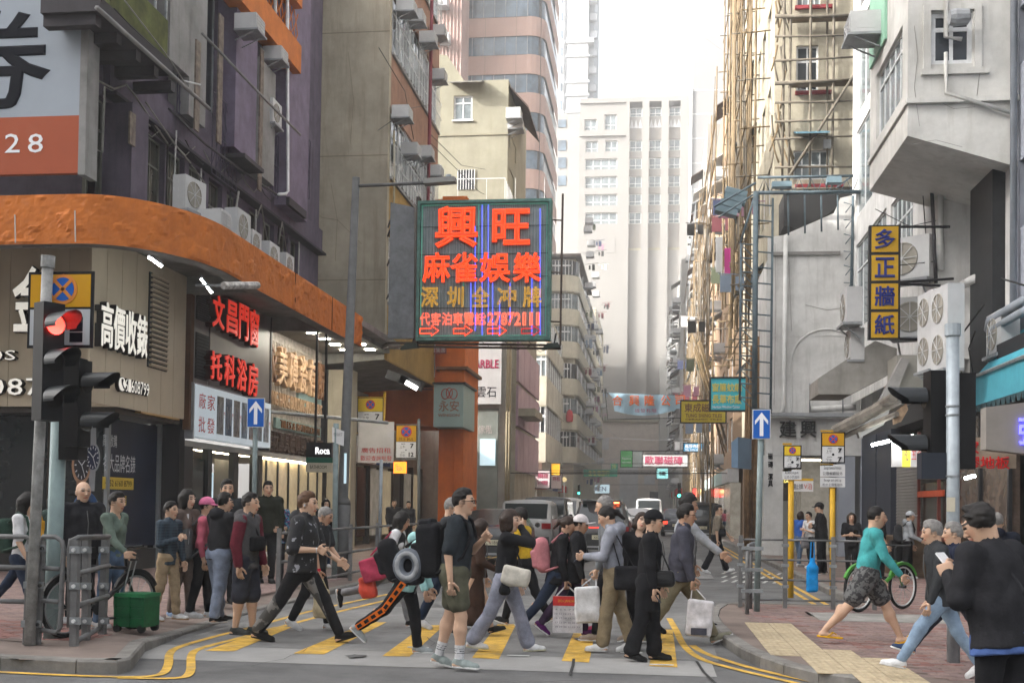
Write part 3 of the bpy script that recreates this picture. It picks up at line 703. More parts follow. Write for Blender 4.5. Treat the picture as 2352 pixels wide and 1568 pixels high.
for k in range(44):g.box(XS-.448,XS-.42,a0+.05+k*.137,a0+.09+k*.137,4.3,6.2)
g.build('backing_slats',M('pale_slats',(.45,.4,.34),rough=.4),w3)
MB().box(XS-.44,XS-.36,33.2,35.6,4.35,4.95).build('teal_band',M('teal_band',(.2,.29,.28)),w3);MB().box(XS-.44,XS-.36,31.2,35.6,3.72,4.02).build('teal_band',M('teal_band'),w3)
WOOD=M('carved_wood',(.2,.1,.05),rough=.5,var=.5,scale=5);WOODP=M('pale_wood',(.5,.33,.2),rough=.5,var=.4,scale=5)
for k,ch in enumerate('永美磚瓷有限'):
 y=30.2+k*.95;textX(ch,'carved_character',WOOD if k in(0,5)else WOODP,w3,(y,y+.72,4.95,6.05),XS-.4,lift=.06,ext=.06,fat=.02)
textX('WING HANG BUILDING MATERIALS','lettering',WOODP,w3,(30.3,35.5,4.35,4.75),XS-.35,lift=.03,ext=.02);textX('TILES & BATHROOM','lettering',WOOD,w3,(31.5,35.3,3.76,3.98),XS-.33,ext=.02)
for k in range(11):textX('建材潔具磁磚雲石工程裝'[k],'carved_character',M('dark_wood',(.07,.045,.035)),w3,(30.3+k*.5,30.7+k*.5,3.05,3.6),XS-.4,lift=.05,ext=.05,fat=.02)
MB().box(-11.0,XC-.35,29.7,35.9,6.48,6.6).build('lit_ceiling',M('soffit_grey'),w3)
LAMP=E('ceiling_spot',(1,.93,.78),70)
for i in range(5):
 for j in range(2):
  MB().box(-9.9+j*.8,-9.6+j*.8,30.2+i*1.15,30.35+i*1.15,6.455,6.475).build('ceiling_lamp',LAMP,w3)
rod=MB().tube([(XS-.2,30.2,4.1),(-8.0,33.5,4.05)],.05,6).build('metal_arm',GALV,w3)
for k in range(7):
 y=29.8+k*.98;MB().box(XS-.55,XS-.5,y+.02,y+.96,.2,2.8).build('shop_window',M('clear_shop_glass',(.35,.28,.17),rough=.15,var=.35,scale=1.2,emit=(1,.8,.5),es=.1),w3);MB().box(XS-.6,XS-.45,y-.035,y+.02,.12,2.9).build('mullion',M('charcoal_frame'),w3)  # opaque panes; the lit interior is put in as a warm glow
MB().box(XS-.6,XS-.3,29.75,35.8,2.85,3.0).build('light_strip_box',M('charcoal_frame'),w3)
for k in range(4):MB().box(XS-.45,XS-.35,30+k*1.4,31.1+k*1.4,2.8,2.848).build('light_strip',WARM,w3)
rs=thing('hanging_sign','small black hanging sign with white letters above a green and cream band','sign',(-9.3,30,3))
q=rY(703,1016,762,1084,30.0);za=AY(730,1050,30).z;zc=AY(730,1062,30).z
MB().box(q[0],q[1],30,30.15,za,q[3]).build('black_panel',M('sign_black',(.01,.01,.012),rough=.3),rs);MB().box(q[0],q[1],30,30.15,zc,za-.002).build('green_band',M('sign_green',(.02,.12,.08)),rs);MB().box(q[0],q[1],30,30.15,q[2],zc-.002).build('cream_band',M('sign_cream',(.5,.46,.36)),rs)
textY('Roca','lettering',E('sign_white_lit',(1,1,1),.8),rs,rY(725,1027,757,1042,30),30,fat=.02);textY('BATHROOM','lettering',INK,rs,rY(712,1068,750,1076,30),30)
MB().box(q[0]+.2,q[0]+.26,30.05,30.1,q[3],6.4).build('hanger',DARK,rs);MB().box(q[1]-.26,q[1]-.2,30.05,30.1,q[3],6.4).build('hanger',DARK,rs)
def striplamp(p0,p1,label,lit=True):
 p0,p1=Vector(p0),Vector(p1);t=thing('strip_lamp',label,'lamp',tuple(p0))
 d=(p1-p0)/2;u=Vector((0,0,.035));s_=d.cross(u).normalized()*.07
 MB().obox((p0+p1)/2+u*1.4,d,s_,u).build('lamp_body',GREY_AL,t)
 MB().tube([p0,p1],.025,6).build('tube',E('lamp_tube',(.95,1,1),40)if lit else WHITE_AL,t)
 return t
striplamp(AX(341,590,-9.2),AX(372,612,-9.0),'lit strip lamp under the canopy above the louvred vent')
striplamp(AX(462,640,-8.9),AX(487,672,-8.7),'bright tilted strip lamp under the canopy above the red characters')
t=thing('floodlight','grey flat floodlight hanging under the front edge of the orange canopy','lamp',tuple(AY(98,545,18.6)))
p=AY(98,545,18.6);MB().obox(p,(.28,0,0),(0,.16,.12),(0,-.02,.035)).build('lamp_body',GREY_AL,t);MB().obox(p+Vector((0,-.03,-.09)),(.27,0,0),(0,.15,.11),(0,-.003,.005)).build('lens',GLASS,t);MB().cyl(p,p+Vector((.1,.3,.5)),.03,n=6).build('arm',GALV,t)
pl=thing('bar_lamp','long weathered bar lamp on an arm in front of the canopy fascia','lamp',tuple(AX(480,655,-8.0)))
MB().cyl(AX(450,655,-8.6),AX(515,656,-7.9),.025,n=6).build('arm',GALV,pl);MB().cyl(AX(513,656,-7.9),AX(592,655,-7.6),.07,n=8).build('lamp_body',M('weathered_white',(.5,.48,.45),var=.6,scale=8),pl)
for k,(a,b,c,e)in enumerate([(300,312,255,330),(452,460,90,300),(505,512,30,330),(600,604,110,440)]):
 y0,y1,z0,z1=rX(a,b,c,e,XP+.54);MB().box(XP+.5,XP+.54,y0,y1,z0,z1).build('rusty_angle',M('rusty_angle',(.2,.16,.13),var=.5,scale=6),pb)
for k in range(9):
 x=300+k*42;p=AX(x,250+k*24,XP+.2);MB().tube([p,p+Vector((.06,.3,-.25)),p+Vector((.05,.9,-.3)),p+Vector((.02,1.5,.1))],.012,4).build('loose_cable',BLKC if k%2 else CABLE,pb,True)
for k in range(6):
 y=24+k*1.9;MB().tube([(XP+.12,y,9.6),(XP+.1,y+.05,8.3),(XP+.14,y+.1,7.0),(XP+.9,y+.1,6.95)],.022,5).build('refrigerant_pipe',PIPE if k%2 else BLKC,pb,True)
# ================================================================== air conditioners (one of each kind, then copies)
def ac_box(label):
 t=thing('air_conditioner',label,'air conditioner',local=True)
 MB().box(0,.6,-.33,.33,0,.42).build('case',M('ac_case',(.38,.375,.35),rough=.5,var=.25,scale=4,obj=True,streak=.3),t)
 MB().box(.602,.61,-.29,.29,.05,.37).build('grille',M('ac_grille',(.008,.008,.008),rough=.9,spec=.05),t)
 g=MB()
 for k in range(4):g.box(.611,.625,-.3,.3,.07+k*.09,.085+k*.09)
 for y in(-.3,-.005,.29):g.box(.612,.622,y,y+.012,.05,.37)
 g.build('louvre',M('ac_case'),t)
 for s in(-.331,.331):MB().box(.15,.5,min(s,s*1.012),max(s,s*1.012),.08,.34).build('side_vent',M('ac_grille'),t)
 b=MB()
 for y in(-.25,.25):b.tube([(0,y,-.28),(.55,y,-.03)],.018,5);b.tube([(0,y,-.03),(.62,y,-.03)],.018,5)
 b.box(0,.66,-.36,.36,-.05,-.002);b.build('bracket',GREY_AL,t);return t
def ac_split(label,h=.75,w=.85,fans=1):
 t=thing('air_conditioner',label,'air conditioner',local=True)
 MB().box(0,.32,-w/2,w/2,0,h).build('case',M('ac_case'),t)
 for k in range(fans):
  z=h*(k+.5)/fans;r=min(w*.34,h/fans*.42)
  f=MB().lathe((.322,-w*.08,z),[(r,0),(r,.015),(r*.93,.02),(r*.93,.004)],20,'X').build('fan_ring',M('ac_ring',(.3,.28,.24)),t)
  g=MB()
  for a in range(8):
   A=a*math.pi/4;g.obox((.345,-w*.08+math.cos(A)*r*.5,z+math.sin(A)*r*.5),(.004,0,0),(0,math.cos(A)*r*.48,math.sin(A)*r*.48),(0,-math.sin(A)*.006,math.cos(A)*.006))
  g.build('fan_guard',M('ac_grille'),f)
 g=MB()
 for j in range(2):
  for k in range(4):g.box(.04+j*.13,.15+j*.13,-w/2-.004,-w/2-.001,.06+k*(h-.1)/4,(k+1)*(h-.1)/4)
 g.build('side_vent',M('ac_grille'),t)
 b=MB();b.box(0,.4,-w/2,w/2,-.06,-.003);b.tube([(0,-w/3,-.35),(.36,-w/3,-.05)],.02,5);b.tube([(0,w/3,-.35),(.36,w/3,-.05)],.02,5);b.build('bracket',GREY_AL,t);return t
ACB=ACS=None
def put_ac(kind,loc,rz,label,group=None,sc=None):
 global ACB,ACS
 if kind=='box':
  if ACB is None:ACB=ac_box(label);o=ACB;o.location=loc;o.rotation_euler=(0,0,rz)
  else:o=dup(ACB,loc,rz,label)
 else:
  if ACS is None:ACS=ac_split(label);o=ACS;o.location=loc;o.rotation_euler=(0,0,rz)
  else:o=dup(ACS,loc,rz,label)
 o.scale=(sc or 1,)*3
 if group:o['group']=group
 elif 'group' in o.keys():del o['group']
 return o
for(kd,x,y,X,rz,lb,sc)in[('split',420,490,-9.7,-.15,'condenser with round fan on the canopy, nearest of the row above it',1.15),('box',465,527,-9.4,0,'small louvred air conditioner on the canopy behind the round fan unit',1),
  ('split',497,535,-9.6,0,'pale slim air conditioner third along the canopy top',.8),('split',530,560,-9.5,0,'large grid sided condenser on the canopy above the brown carved shop',1.2),('split',568,585,-9.6,0,'air conditioner fifth along the top of the orange canopy',.9),
  ('split',605,622,-9.6,0,'grid sided condenser near the far end of the canopy row',1.1),('split',645,636,-9.6,0,'last air conditioner of the canopy row beside the beige wall',.95),
  ('box',548,78,-10.4,0,'white framed air conditioner beneath the orange beam on the purple block',1.1),('box',612,145,-10.6,0,'small box air conditioner under the orange beam beside the white downpipe',1.0),('split',614,290,-10.7,0,'condenser with gridded side halfway up the purple block',1.1)]:
 put_ac(kd,AX(x,y,X),rz,lb,None,sc*(.8 if kd=='split' else.85))
# ================================================================== beige slab building
BEW=M('beige_render',(.37,.33,.255),rough=.9,var=.25,scale=.6,streak=.6,dirt=(.17,.14,.1),bump=.15)
OCH=M('ochre_spandrel',(.32,.2,.06),rough=.85,var=.3,scale=1,streak=.4,dirt=(.14,.08,.03));TER=M('terracotta_spandrel',(.28,.155,.105),rough=.85,var=.25,streak=.4,dirt=(.12,.07,.05))
YB,XB=36.0,-8.75
be=thing('apartment_block','beige block with blank end wall and ochre window bands above the neon sign','building',(-10,40,0))
wl=MB().box(-16,XB,YB,YB+.3,6.75,20.5).build('end_wall',BEW,be)
for q_ in([(705,470),(740,500),(775,505),(830,560)],[(760,420),(775,505),(770,600)],[(800,120),(812,230),(805,330)]):MB().tube([AY(x,y,YB-.003)for x,y in q_],.01,4).build('crack',M('joint_line',(.2,.17,.12)),wl)
for z in(8.9,13.0,17.1):MB().box(-15.9,XB+.004,YB-.004,YB,z,z+.03).build('joint',M('joint_line',(.2,.17,.12)),wl)
Y2=44.5
for k in range(4):
 zs=4.0+k*4.15
 MB().box(XB-.25,XB,YB+.302,Y2,zs+2.35,zs+4.15).build('spandrel',(OCH,OCH,TER,TER,OCH)[k%5],be)
 MB().box(XB-.3,XB+.08,YB+.302,Y2,zs+4.151,zs+4.25).build('sill',GREYP,be)
 P0=zs+4.25;
 for j in range(5):
  a=YB+.35+j*1.63;window(be,'X',XB-.05,1,(a,a+1.58,P0,zs+4.15+2.35),nx=3,fr=.05,mat=WHITE_AL,pane=(GLASS,GLASS2,GLASS2)[j%3],depth=.08,transom=.7)
 if zs>2:
  g=MB()
  for j in range(40):g.tube([(XB+.12,YB+.4+j*.2,P0),(XB+.12,YB+.4+j*.2,P0+1.1+.9*(j%13>6))],.012,4,caps=False)
  for z in(P0+.5,P0+1.1):g.tube([(XB+.12,YB+.4,z),(XB+.12,Y2,z)],.014,4,caps=False)
  g.build('window_bars',WHITE_AL,be)
MB().box(-16,XB-.6,YB+.302,Y2,6.5,20.4).build('core',M('dark_interior',(.05,.05,.05)),be)
MB().poly([(-12,YB-.003,6.745),(XB,YB-.003,6.745),(XB,YB-.003,6.3),(-12,YB-.003,6.05)]).build('beam_face',SOFF,be)
MB().quad((-12,YB,6.05),(XB,YB,6.3),(XB,Y2,6.3),(-12,Y2,6.05)).build('soffit',SOFF,be)
MB().box(XB-.25,XB-.02,YB+.002,Y2,6.3,6.74).build('beam_side',OCH,be)
MB().box(-10.7,-9.9,YB+.3,YB+1.0,.12,6.0).build('column',BEW,be);MB().box(-12,-10.72,YB+.31,YB+.9,.12,6.0).build('column',M('near_black'),be)
pipe(be,ax([(992,0),(985,380),(980,600)],-8.4),.07,M('maroon_pipe',(.2,.05,.06)))
pipe(be,ax([(905,620),(905,300)],XB+.1),.04,M('ochre_pipe',(.35,.3,.2)));
for q in[[(868,300),(940,250),(990,240)],[(870,110),(930,210),(950,320)],[(990,330),(1100,440),(1180,480)],[(990,310),(1060,380),(1180,400)]]:pipe(be,ax(q,XB+.15),.012,BLKC,'cable',4)
for i,(x,y,lb)in enumerate([(915,25,'air conditioner cut by the top of the picture on the beige block'),(937,48,'air conditioner on bracket just under the topmost one of the ochre windows'),(966,96,'small air conditioner below the top pair on the ochre window side'),(990,180,'air conditioner by the maroon pipe of the ochre window side'),(904,268,'air conditioner hugging the beige end wall corner'),(958,357,'air conditioner on the barred window band above the street lamp arm'),(990,80,'small far air conditioner beside the pink ribbed wall'),(982,400,'grey air conditioner just above the neon sign'),(925,352,'wide grey air conditioner behind the barred window band')]):
 put_ac('box',AX(x,y+8,XB+.05),0,lb,None,.95)
LSH=thing('arcade_shops','row of lit shopfronts under the beige block behind yellow signs','shop',(-11,40,0))
MB().box(-11.8,-11.5,YB+.9,58,.12,6).build('back_wall',M('shop_back_wall'),LSH)
for k in range(8):
 y=37.2+k*1.9
 MB().box(-10.6,-10.5,y+.06,y+1.8,.4,2.9).build('shop_window',[M('clear_shop_glass'),GLASSD,M('pale_shop_glass',(.3,.28,.25),rough=.2,var=.5,emit=(1,.9,.7),es=.05)][k%3],LSH)  # two of three panes glow in place of a lit interior
 MB().box(-10.65,-10.42,y-.06,y+.05,.12,3.2).build('door_frame',M('bronze'),LSH)
MB().box(-10.7,-10.3,37,44.4,3.0,3.8).build('fascia',M('fascia_grey',(.25,.24,.23),var=.3),LSH)
MB().box(-10.29,-10.2,38,41,3.05,3.7).build('sign_panel',M('white_red_sign',(.55,.53,.52)),LSH);textX('雲石傢俬','lettering',M('red_ink'),LSH,(38.3,40.7,3.2,3.6),-10.195)
MB().box(-10.29,-10.2,41.2,43.2,3.05,3.6).build('sign_panel',M('navy_sign',(.03,.05,.16)),LSH);textX('TOTO','lettering',WINK,LSH,(41.4,43.0,3.15,3.5),-10.195)
os_=thing('small_orange_sign','small lit orange sign box hanging beside the yellow parking sign','sign',(-9.2,40,2.8));q=rY(904,1060,931,1086,40)
MB().box(q[0],q[1],40,40.2,q[2],q[3]).build('panel',E('orange_lit',(1,.2,.02),1.6,(.8,.2,.03)),os_);textY('Elmo','lettering',WINK,os_,(q[0]+.1,q[1]-.1,q[2]+.08,q[2]+.3),39.998)
rw=thing('shop_banner_sign','white board with red characters behind the yellow no stopping sign','sign',(-9.5,37.5,3));q=rY(822,968,904,1062,37.4)
MB().box(q[0],q[1],37.4,37.45,q[2],q[3]).build('panel',M('white_red_sign'),rw);textY('廣告招租','lettering',M('red_ink'),rw,rY(830,1028,898,1040,37.4),37.395);textY('歡迎查詢批發','lettering',M('red_ink'),rw,rY(828,1046,900,1058,37.4),37.395)
fl=thing('floodlight','lit floodlight hanging below the beige block next to the orange beam','lamp',tuple(AY(940,880,36)))
for q_,m_ in(((915,868),DARK),((945,880),DARK)):
 p=AY(*q_,36);MB().obox(p,(.35,0,-.12),(0,.2,0),(.05,0,.13)).build('lamp_body',m_,fl)
p=AY(945,885,35.75);MB().obox(p,(.18,0,-.1),(0,.05,0),(.03,0,.06)).build('lens',E('flood_lens',(1,1,.95),6),fl)
# ================================================================== orange building with column
YO=44.6
ob=thing('orange_building','bright orange portal building with square column behind the neon sign','building',(-9,46,0))
MB().box(-8.55,-7.55,YO,YO+3.6,.12,14).build('column',ORNG2,ob)
MB().box(-12,-8.553,YO+.1,YO+3,4.75,6.9).build('beam',ORNG2,ob);MB().box(-12,-8.553,YO+.4,YO+3,6.903,14).build('wall',M('orange_wall_deep',(.5,.12,.022),var=.2),ob)
MB().box(-10.5,-8.5,YO+.05,YO+.098,6.2,6.24).build('joint',M('joint_dark'),ob)
MB().box(-8.7,-7.4,YO-.12,YO+3.7,7.0,7.12).build('ledge',M('ledge_stain',(.2,.1,.05),var=.4),ob)
MB().box(-8.9,-8.75,YO-.2,YO,6.7,11).build('edge_trim',WHITE_AL,ob)
q=rY(965,795,1025,812,YO-.3);mb=MB().box(*q[:2],YO-.3,YO-.25,*q[2:]).build('sign_panel',M('old_red_sign',(.25,.08,.07),var=.4),ob);textY('飲食集團','lettering',M('pale_ink',(.4,.35,.33)),ob,(q[0]+.25,q[1]-.05,q[2]+.04,q[3]-.04),YO-.305)
pipe(ob,[(-8.95,YO-.1,6.9),(-8.7,YO-.1,5.9),(-8.65,YO-.1,4.6),(-8.2,YO-.1,4.55),(-7.9,YO-.1,4.5),(-7.9,YO-.1,.2)],.03,ORNG2,'conduit')
wg=thing('cube_sign','pale green grey box sign with a red emblem on the orange column','sign',(-8,43.5,5))
q=rY(996,882,1064,980,43.4);TEALG=M('sign_teal_grey',(.3,.4,.38),rough=.5,var=.08)
MB().box(q[0],q[1],43.4,46.2,q[2],q[3]).build('box',TEALG,wg);MB().box(q[0]-.06,q[1]+.08,43.34,46.3,q[3]+.002,q[3]+.08).build('cap',DARK,wg)
BRN=M('brown_ink',(.3,.15,.1),var=0);textY('永安','lettering',BRN,wg,rY(1008,920,1054,944,43.4),43.4,fat=.01);textY('WINGON','lettering',BRN,wg,rY(1006,950,1055,956,43.4),43.4,fat=.02)
c_=AY(1032,902,43.38);em=MB()
for s in(-1,0,1):
 em.tube([(c_.x+s*.16+math.cos(a)*(.15 if s else.12),43.385,c_.z+math.sin(a)*.2-abs(s)*.04)for a in[2*math.pi*k/14 for k in range(15)]],.018,4)
em.build('emblem',M('red_print',(.4,.08,.06),var=0),wg)
# ================================================================== pale yellow house
YY=56.0
YEW=M('pale_yellow_render',(.27,.255,.195),rough=.9,var=.16,scale=1,streak=.45,dirt=(.2,.19,.13))
yh=thing('yellow_house','pale yellow narrow tenement with white window and barred balcony over the neon sign','building',(-9,58,0))
q=rY(985,186,1166,500,YY);h1=rY(1042,220,1085,276,YY);h2=rY(1052,390,1090,436,YY)
wall(yh,'Y',YY,-1,q[0]-3,q[1],.12,q[3],[h1,h2],YEW,.15)
MB().box(q[0]-3,q[1]-.05,YY+1.2,YY+8,.12,q[3]-.3).build('core',YEW,yh)
window(yh,'Y',YY,-1,h1,nx=2,fr=.08,mat=WHITE_AL,pane=GLASS2,transom=.7,depth=.1,sill=True);w_=window(yh,'Y',YY,-1,h2,nx=2,fr=.05,mat=DARK,pane=GLASS,depth=.1)
g=MB()
for k in range(7):x=h2[0]+(h2[1]-h2[0])*k/6;g.tube([(x,YY-.05,h2[2]),(x,YY-.05,h2[3])],.025,4)
g.build('window_bars',WHITE_AL,yh)
tq=rY(985,128,1040,188,YY);MB().poly([(tq[0]-1,YY+.002,tq[2]),(tq[1]+.6,YY+.002,tq[2]),(tq[1]-.3,YY+.002,tq[3]),(tq[0]-1,YY+.002,tq[3]+.3)]).build('parapet',YEW,yh)
MB().box(tq[0]-1,tq[1]-.3,YY+.01,YY+4,tq[2],tq[3]).build('roof_room',YEW,yh)
a_=rY(1036,186,1112,200,YY);MB().prism([(a_[0],YY,a_[3]),(a_[0],YY-.8,a_[2]),(a_[0],YY-.8,a_[2]-.06),(a_[0],YY,a_[3]-.08)],(a_[1]-a_[0],0,0)).build('awning',M('corrugated_grey',(.2,.19,.17),var=.4,streak=.4),yh)
l_=rY(985,308,1166,312,YY);MB().box(l_[0]-3,l_[1]+.003,YY-.05,YY-.002,l_[2],l_[3]).build('ledge',M('ledge_dark',(.25,.23,.17)),yh)
sw=[rX(1170,1186,300,340,q[1]),rX(1170,1180,385,470,q[1])]
wall(yh,'X',q[1],1,YY,YY+8,.12,q[3],sw,YEW,.15)
for h in sw:window(yh,'X',q[1],1,h,nx=1,mat=DARK,pane=GLASS,depth=.1)
MB().prism([(q[1],YY+.2,q[3]-.2),(q[1]+1.0,YY+.2,q[3]-1.3),(q[1]+1.0,YY+.2,q[3]-1.4),(q[1],YY+.2,q[3]-.3)],(0,5.5,0)).build('awning',M('rusty_brown_sheet',(.09,.06,.05),var=.4,streak=.4,scale=3),yh)
cg=MB();c0=rY(1080,362,1160,480,YY-2.5)
for k in range(16):x=c0[0]-2.2+(c0[1]-c0[0]+2.2)*k/15;cg.tube([(x,YY-2.5,13.6),(x,YY-2.5,14.9)],.02,4)
for z in(13.6,14.9,17.3):cg.tube([(c0[0]-2.2,YY-2.5,z),(c0[1],YY-2.5,z)],.025,4)
for k in range(7):y=YY-2.5+k*.5;cg.tube([(c0[1],y,13.6),(c0[1],y,17.3)],.02,4)
for k in range(5):x=c0[0]-2+k*1.4;cg.tube([(x,YY-2.5,14.9),(x,YY-2.5,17.3)],.014,4)
cg.build('terrace_cage',WHITE_AL,yh);MB().box(c0[0]-3,c0[1],YY-2.6,YY-.003,13.2,13.55).build('terrace_slab',M('dark_slab'),yh)
MB().prism([(c0[0]-2.5,YY-2.7,13.0),(c0[0]-2.5,YY-3.4,12.6),(c0[0]-2.5,YY-3.4,12.55),(c0[0]-2.5,YY-2.7,12.95)],(5.2,0,0)).build('awning',M('pale_sheet',(.5,.5,.48)),yh)
MB().box(c0[0]-6,c0[1]-1.4,YY-2.5,YY-.01,.12,13.2).build('lower_block',YEW,yh)
for y,n in((268,'air conditioner on the side of the yellow house, upper of two'),(292,'air conditioner on the side of the yellow house, lower of two')):
 p=AX(1164 if y==268 else 1168,y+8,q[1]);put_ac('box',p,0,n,None,1.2)
# ================================================================== pink banded tower
PNK=M('pink_spandrel',(.38,.26,.22),rough=.7,var=.1,scale=.25,streak=.35,dirt=(.24,.15,.13));BLUG=M('blue_band_glass',(.09,.13,.17),rough=.15,var=.7,scale=.35,spec=.6)
YT=100.0
pt=thing('banded_tower','pink office tower with rounded corner and bluish ribbon windows','building',(-13,105,0))
x0=AY(1056,300,YT).x;x1=AY(1249,300,YT).x;R=1.6
tpath=[(x0,YT),(x1-R,YT)]+[(x1-R+R*math.sin(a),YT+R-R*math.cos(a))for a in[math.pi/2*k/6 for k in range(1,7)]]+[(x1,YT+14)]
zt0=AY(1150,127,YT).z;per=AY(1150,40,YT).z-zt0;band=per*.49
rnd=list(zip(tpath,tpath[1:]))
def ribbon(z0,z1,inset,mat,name,parent=pt):
 mb=MB()
 for(a,b)in rnd:
  d=Vector((b[0]-a[0],b[1]-a[1],0)).normalized();n_=Vector((-d.y,d.x,0))*inset
  mb.quad((a[0]+n_.x,a[1]+n_.y,z0),(b[0]+n_.x,b[1]+n_.y,z0),(b[0]+n_.x,b[1]+n_.y,z1),(a[0]+n_.x,a[1]+n_.y,z1))
 return mb.build(name,mat,parent)
for k in range(-13,4):
 zz=zt0+per*k
 s_=ribbon(zz+band-per,zz,0,PNK,'spandrel')
 for xx in(x0+2.2,x0+5):MB().box(xx,xx+.03,YT-.006,YT-.002,zz+band-per,zz).build('joint',M('joint_line'),s_)
 g_=ribbon(zz,zz+band,.12,BLUG,'window')
 for j in range(7):
  xx=x0+j*(x1-R-x0)/6;MB().box(xx-.03,xx+.03,YT+.09,YT+.118,zz,zz+band).build('mullion',GREY_AL,g_)
 MB().box(x0,x1-R,YT-.02,YT+.12,zz-.03,zz-.004).build('sill',M('dark_sill',(.08,.08,.08)),s_)
MB().box(x0+.3,x1-.4,YT+.5,YT+14,0,zt0+per*4).build('core',M('dark_interior'),pt)
rb=thing('ribbed_block','pink ribbed blank wall with small air conditioners beside the banded tower','building',(-19,97,0))
xa,xb=AY(975,200,96).x,AY(1057,200,96).x
MB().box(xa-6,xb,96,112,0,62).build('wall',M('pink_ribbed',(.42,.3,.27),rough=.8,var=.15,streak=.3),rb)
g=MB()
for k in range(11):xx=xa+(xb-xa)*k/10;g.box(xx-.05,xx+.05,95.85,95.997,0,62)
g.build('rib',M('pink_ribbed'),rb)
for k in range(8):
 put_ac('box',(AY(1018,0,95.8).x+.2*(k%2),95.8,26+k*3.1),-math.pi/2,'small air conditioner in a column up the pink ribbed wall','column of units on the pink ribbed wall',1.6)
# ================================================================== pale residential tower far behind
YR=235.0
rt=thing('residential_tower','very tall pale residential tower far behind the pink banded one','building',(-16,240,0))
PALE=M('pale_tower',(.33,.34,.35),rough=.8,var=.08,scale=.1)
xs_=[AY(x,100,YR).x for x in(1236,1262,1296,1305,1352,1364)]
MB().box(xs_[0]-12,xs_[2],YR,YR+20,0,150).build('wall',PALE,rt);MB().box(xs_[3],xs_[4],YR-1.5,YR+18,0,150).build('wall',M('white_tower',(.45,.455,.46),var=.03),rt);MB().box(xs_[2],xs_[3],YR+1,YR+18,0,150).build('recess',M('tower_grey',(.35,.37,.4),var=.2,scale=.2),rt)
MB().box(xs_[4],xs_[5],YR+1,YR+20,0,150).build('side_wing',M('tower_grey2',(.3,.34,.38),var=.4,scale=.15),rt)
MB().box(xs_[3]-.3,xs_[4]+1.2,YR-2,YR,AY(1330,96,YR).z-1,AY(1330,96,YR).z).build('ledge',PALE,rt);MB().box(xs_[3],xs_[4],YR-1.6,YR-1.51,AY(1330,133,YR).z,AY(1330,100,YR).z).build('grey_panel',M('grey_vent_panel',(.45,.45,.46)),rt)
for k in range(4):z=AY(1330,[133,192,222,260][k],YR).z;MB().box(xs_[3]-.4,xs_[4]+.4,YR-1.9,YR-1.5,z-.5,z).build('ledge',PALE,rt)
for k in range(28):
 z=AY(1258,240,YR).z-50+k*3.75
 for(a,b)in((xs_[1]-.6,xs_[1]+1.0),(xs_[1]+2.3,xs_[1]+3.0)):
  f_=MB().box(a,b,YR-.12,YR-.004,z,z+2.0).build('window',GREY_AL,rt);MB().box(a+.15,b-.15,YR-.15,YR-.122,z+.15,z+1.85).build('pane',BLUG,f_)
 MB().box(xs_[1]-.5,xs_[1]+.7,YR-.8,YR-.01,z-1.3,z-.5).build('bay_ledge',PALE,rt)
 MB().box(xs_[4]+.2,xs_[5]+.6,YR-.2,YR+.99,z,z+1.4).build('balcony',M('tower_grey'),rt)
# ================================================================== the beige block that closes the street
YE=190.0
CRM=M('cream_cladding',(.2,.193,.183),rough=.75,var=.05,scale=.12,streak=.1,dirt=(.4,.34,.27));CRMD=M('cream_infill',(.205,.195,.182),rough=.8,var=.12,scale=.3,streak=.35,dirt=(.3,.22,.14))
ed=thing('cream_tower','pale cream office block closing the end of the street with pilasters and grid windows','building',(-5,195,0))
xe={k:AY(k,400,YE).x for k in(1265,1345,1437,1445,1476,1497,1533,1548,1592)}
zE=lambda y:AY(1440,y,YE).z
ztop=zE(236)
wins=[]
for y0,y1 in((322,347),):wins+=[(AY(1345,y0,YE).x,AY(1373,y0,YE).x,zE(y1),zE(y0)),(AY(1390,y0,YE).x,AY(1418,y0,YE).x,zE(y1),zE(y0))]
rows=[(363,388),(404,430),(445,471),(487,513)]
for y0,y1 in rows:wins.append((AY(1344,y0,YE).x,AY(1417,y0,YE).x,zE(y1),zE(y0)))
wins+=[(AY(1346,0,YE).x,AY(1374,0,YE).x,zE(297),zE(272)),(AY(1392,0,YE).x,AY(1419,0,YE).x,zE(297),zE(262))]
wall(ed,'Y',YE,-1,AY(1330,400,YE).x,xe[1437],0,ztop,wins,CRM,.5)
for h in wins:window(ed,'Y',YE,-1,h,nx=4 if h[1]-h[0]>4 else 2,fr=.1,mat=WHITE_AL,pane=GLASS2,depth=.4,transom=.35)
cols=[(1445,1474),(1490,1518),(1535,1562)]
rws=[(322,347)]+rows
for(a,b)in cols:
 xa,xb=AY(a,400,YE).x,AY(b,400,YE).x
 hs_=[(xa+.02,xb-.02,zE(y1),zE(y0))for y0,y1 in rws]+[(xa+.02,xb-.02,zE(268),zE(247))]
 wall(ed,'Y',YE+.3,-1,xa-.5,xb+.5,zE(628),ztop-1,hs_,CRMD,.3,'infill')
 for h in hs_:window(ed,'Y',YE+.3,-1,h,nx=2,fr=.1,mat=WHITE_AL,pane=GLASS2,depth=.2,transom=.35)
 MB().box(xa-.5,xb+.5,YE+.25,YE+.295,zE(295),zE(270)).build('lattice_panel',CRM,ed)
 lz=MB()
 for k in range(3):xx=xa+(xb-xa)*k/3;lz.poly([(xx,YE+.23,zE(294)),(xx+.7,YE+.23,zE(294)),(xx+.35,YE+.23,zE(274))])
 lz.build('zigzag',M('grey_vent_panel'),ed)
 MB().box(xa-.5,xb+.5,YE+.05,YE+.29,zE(572)-.2,zE(570)).build('ledge',M('ledge_dark'),ed)
 MB().box(xa-.5,xb+.5,YE+.1,YE+2,16,zE(572)-.22).build('infill',CRM,ed)
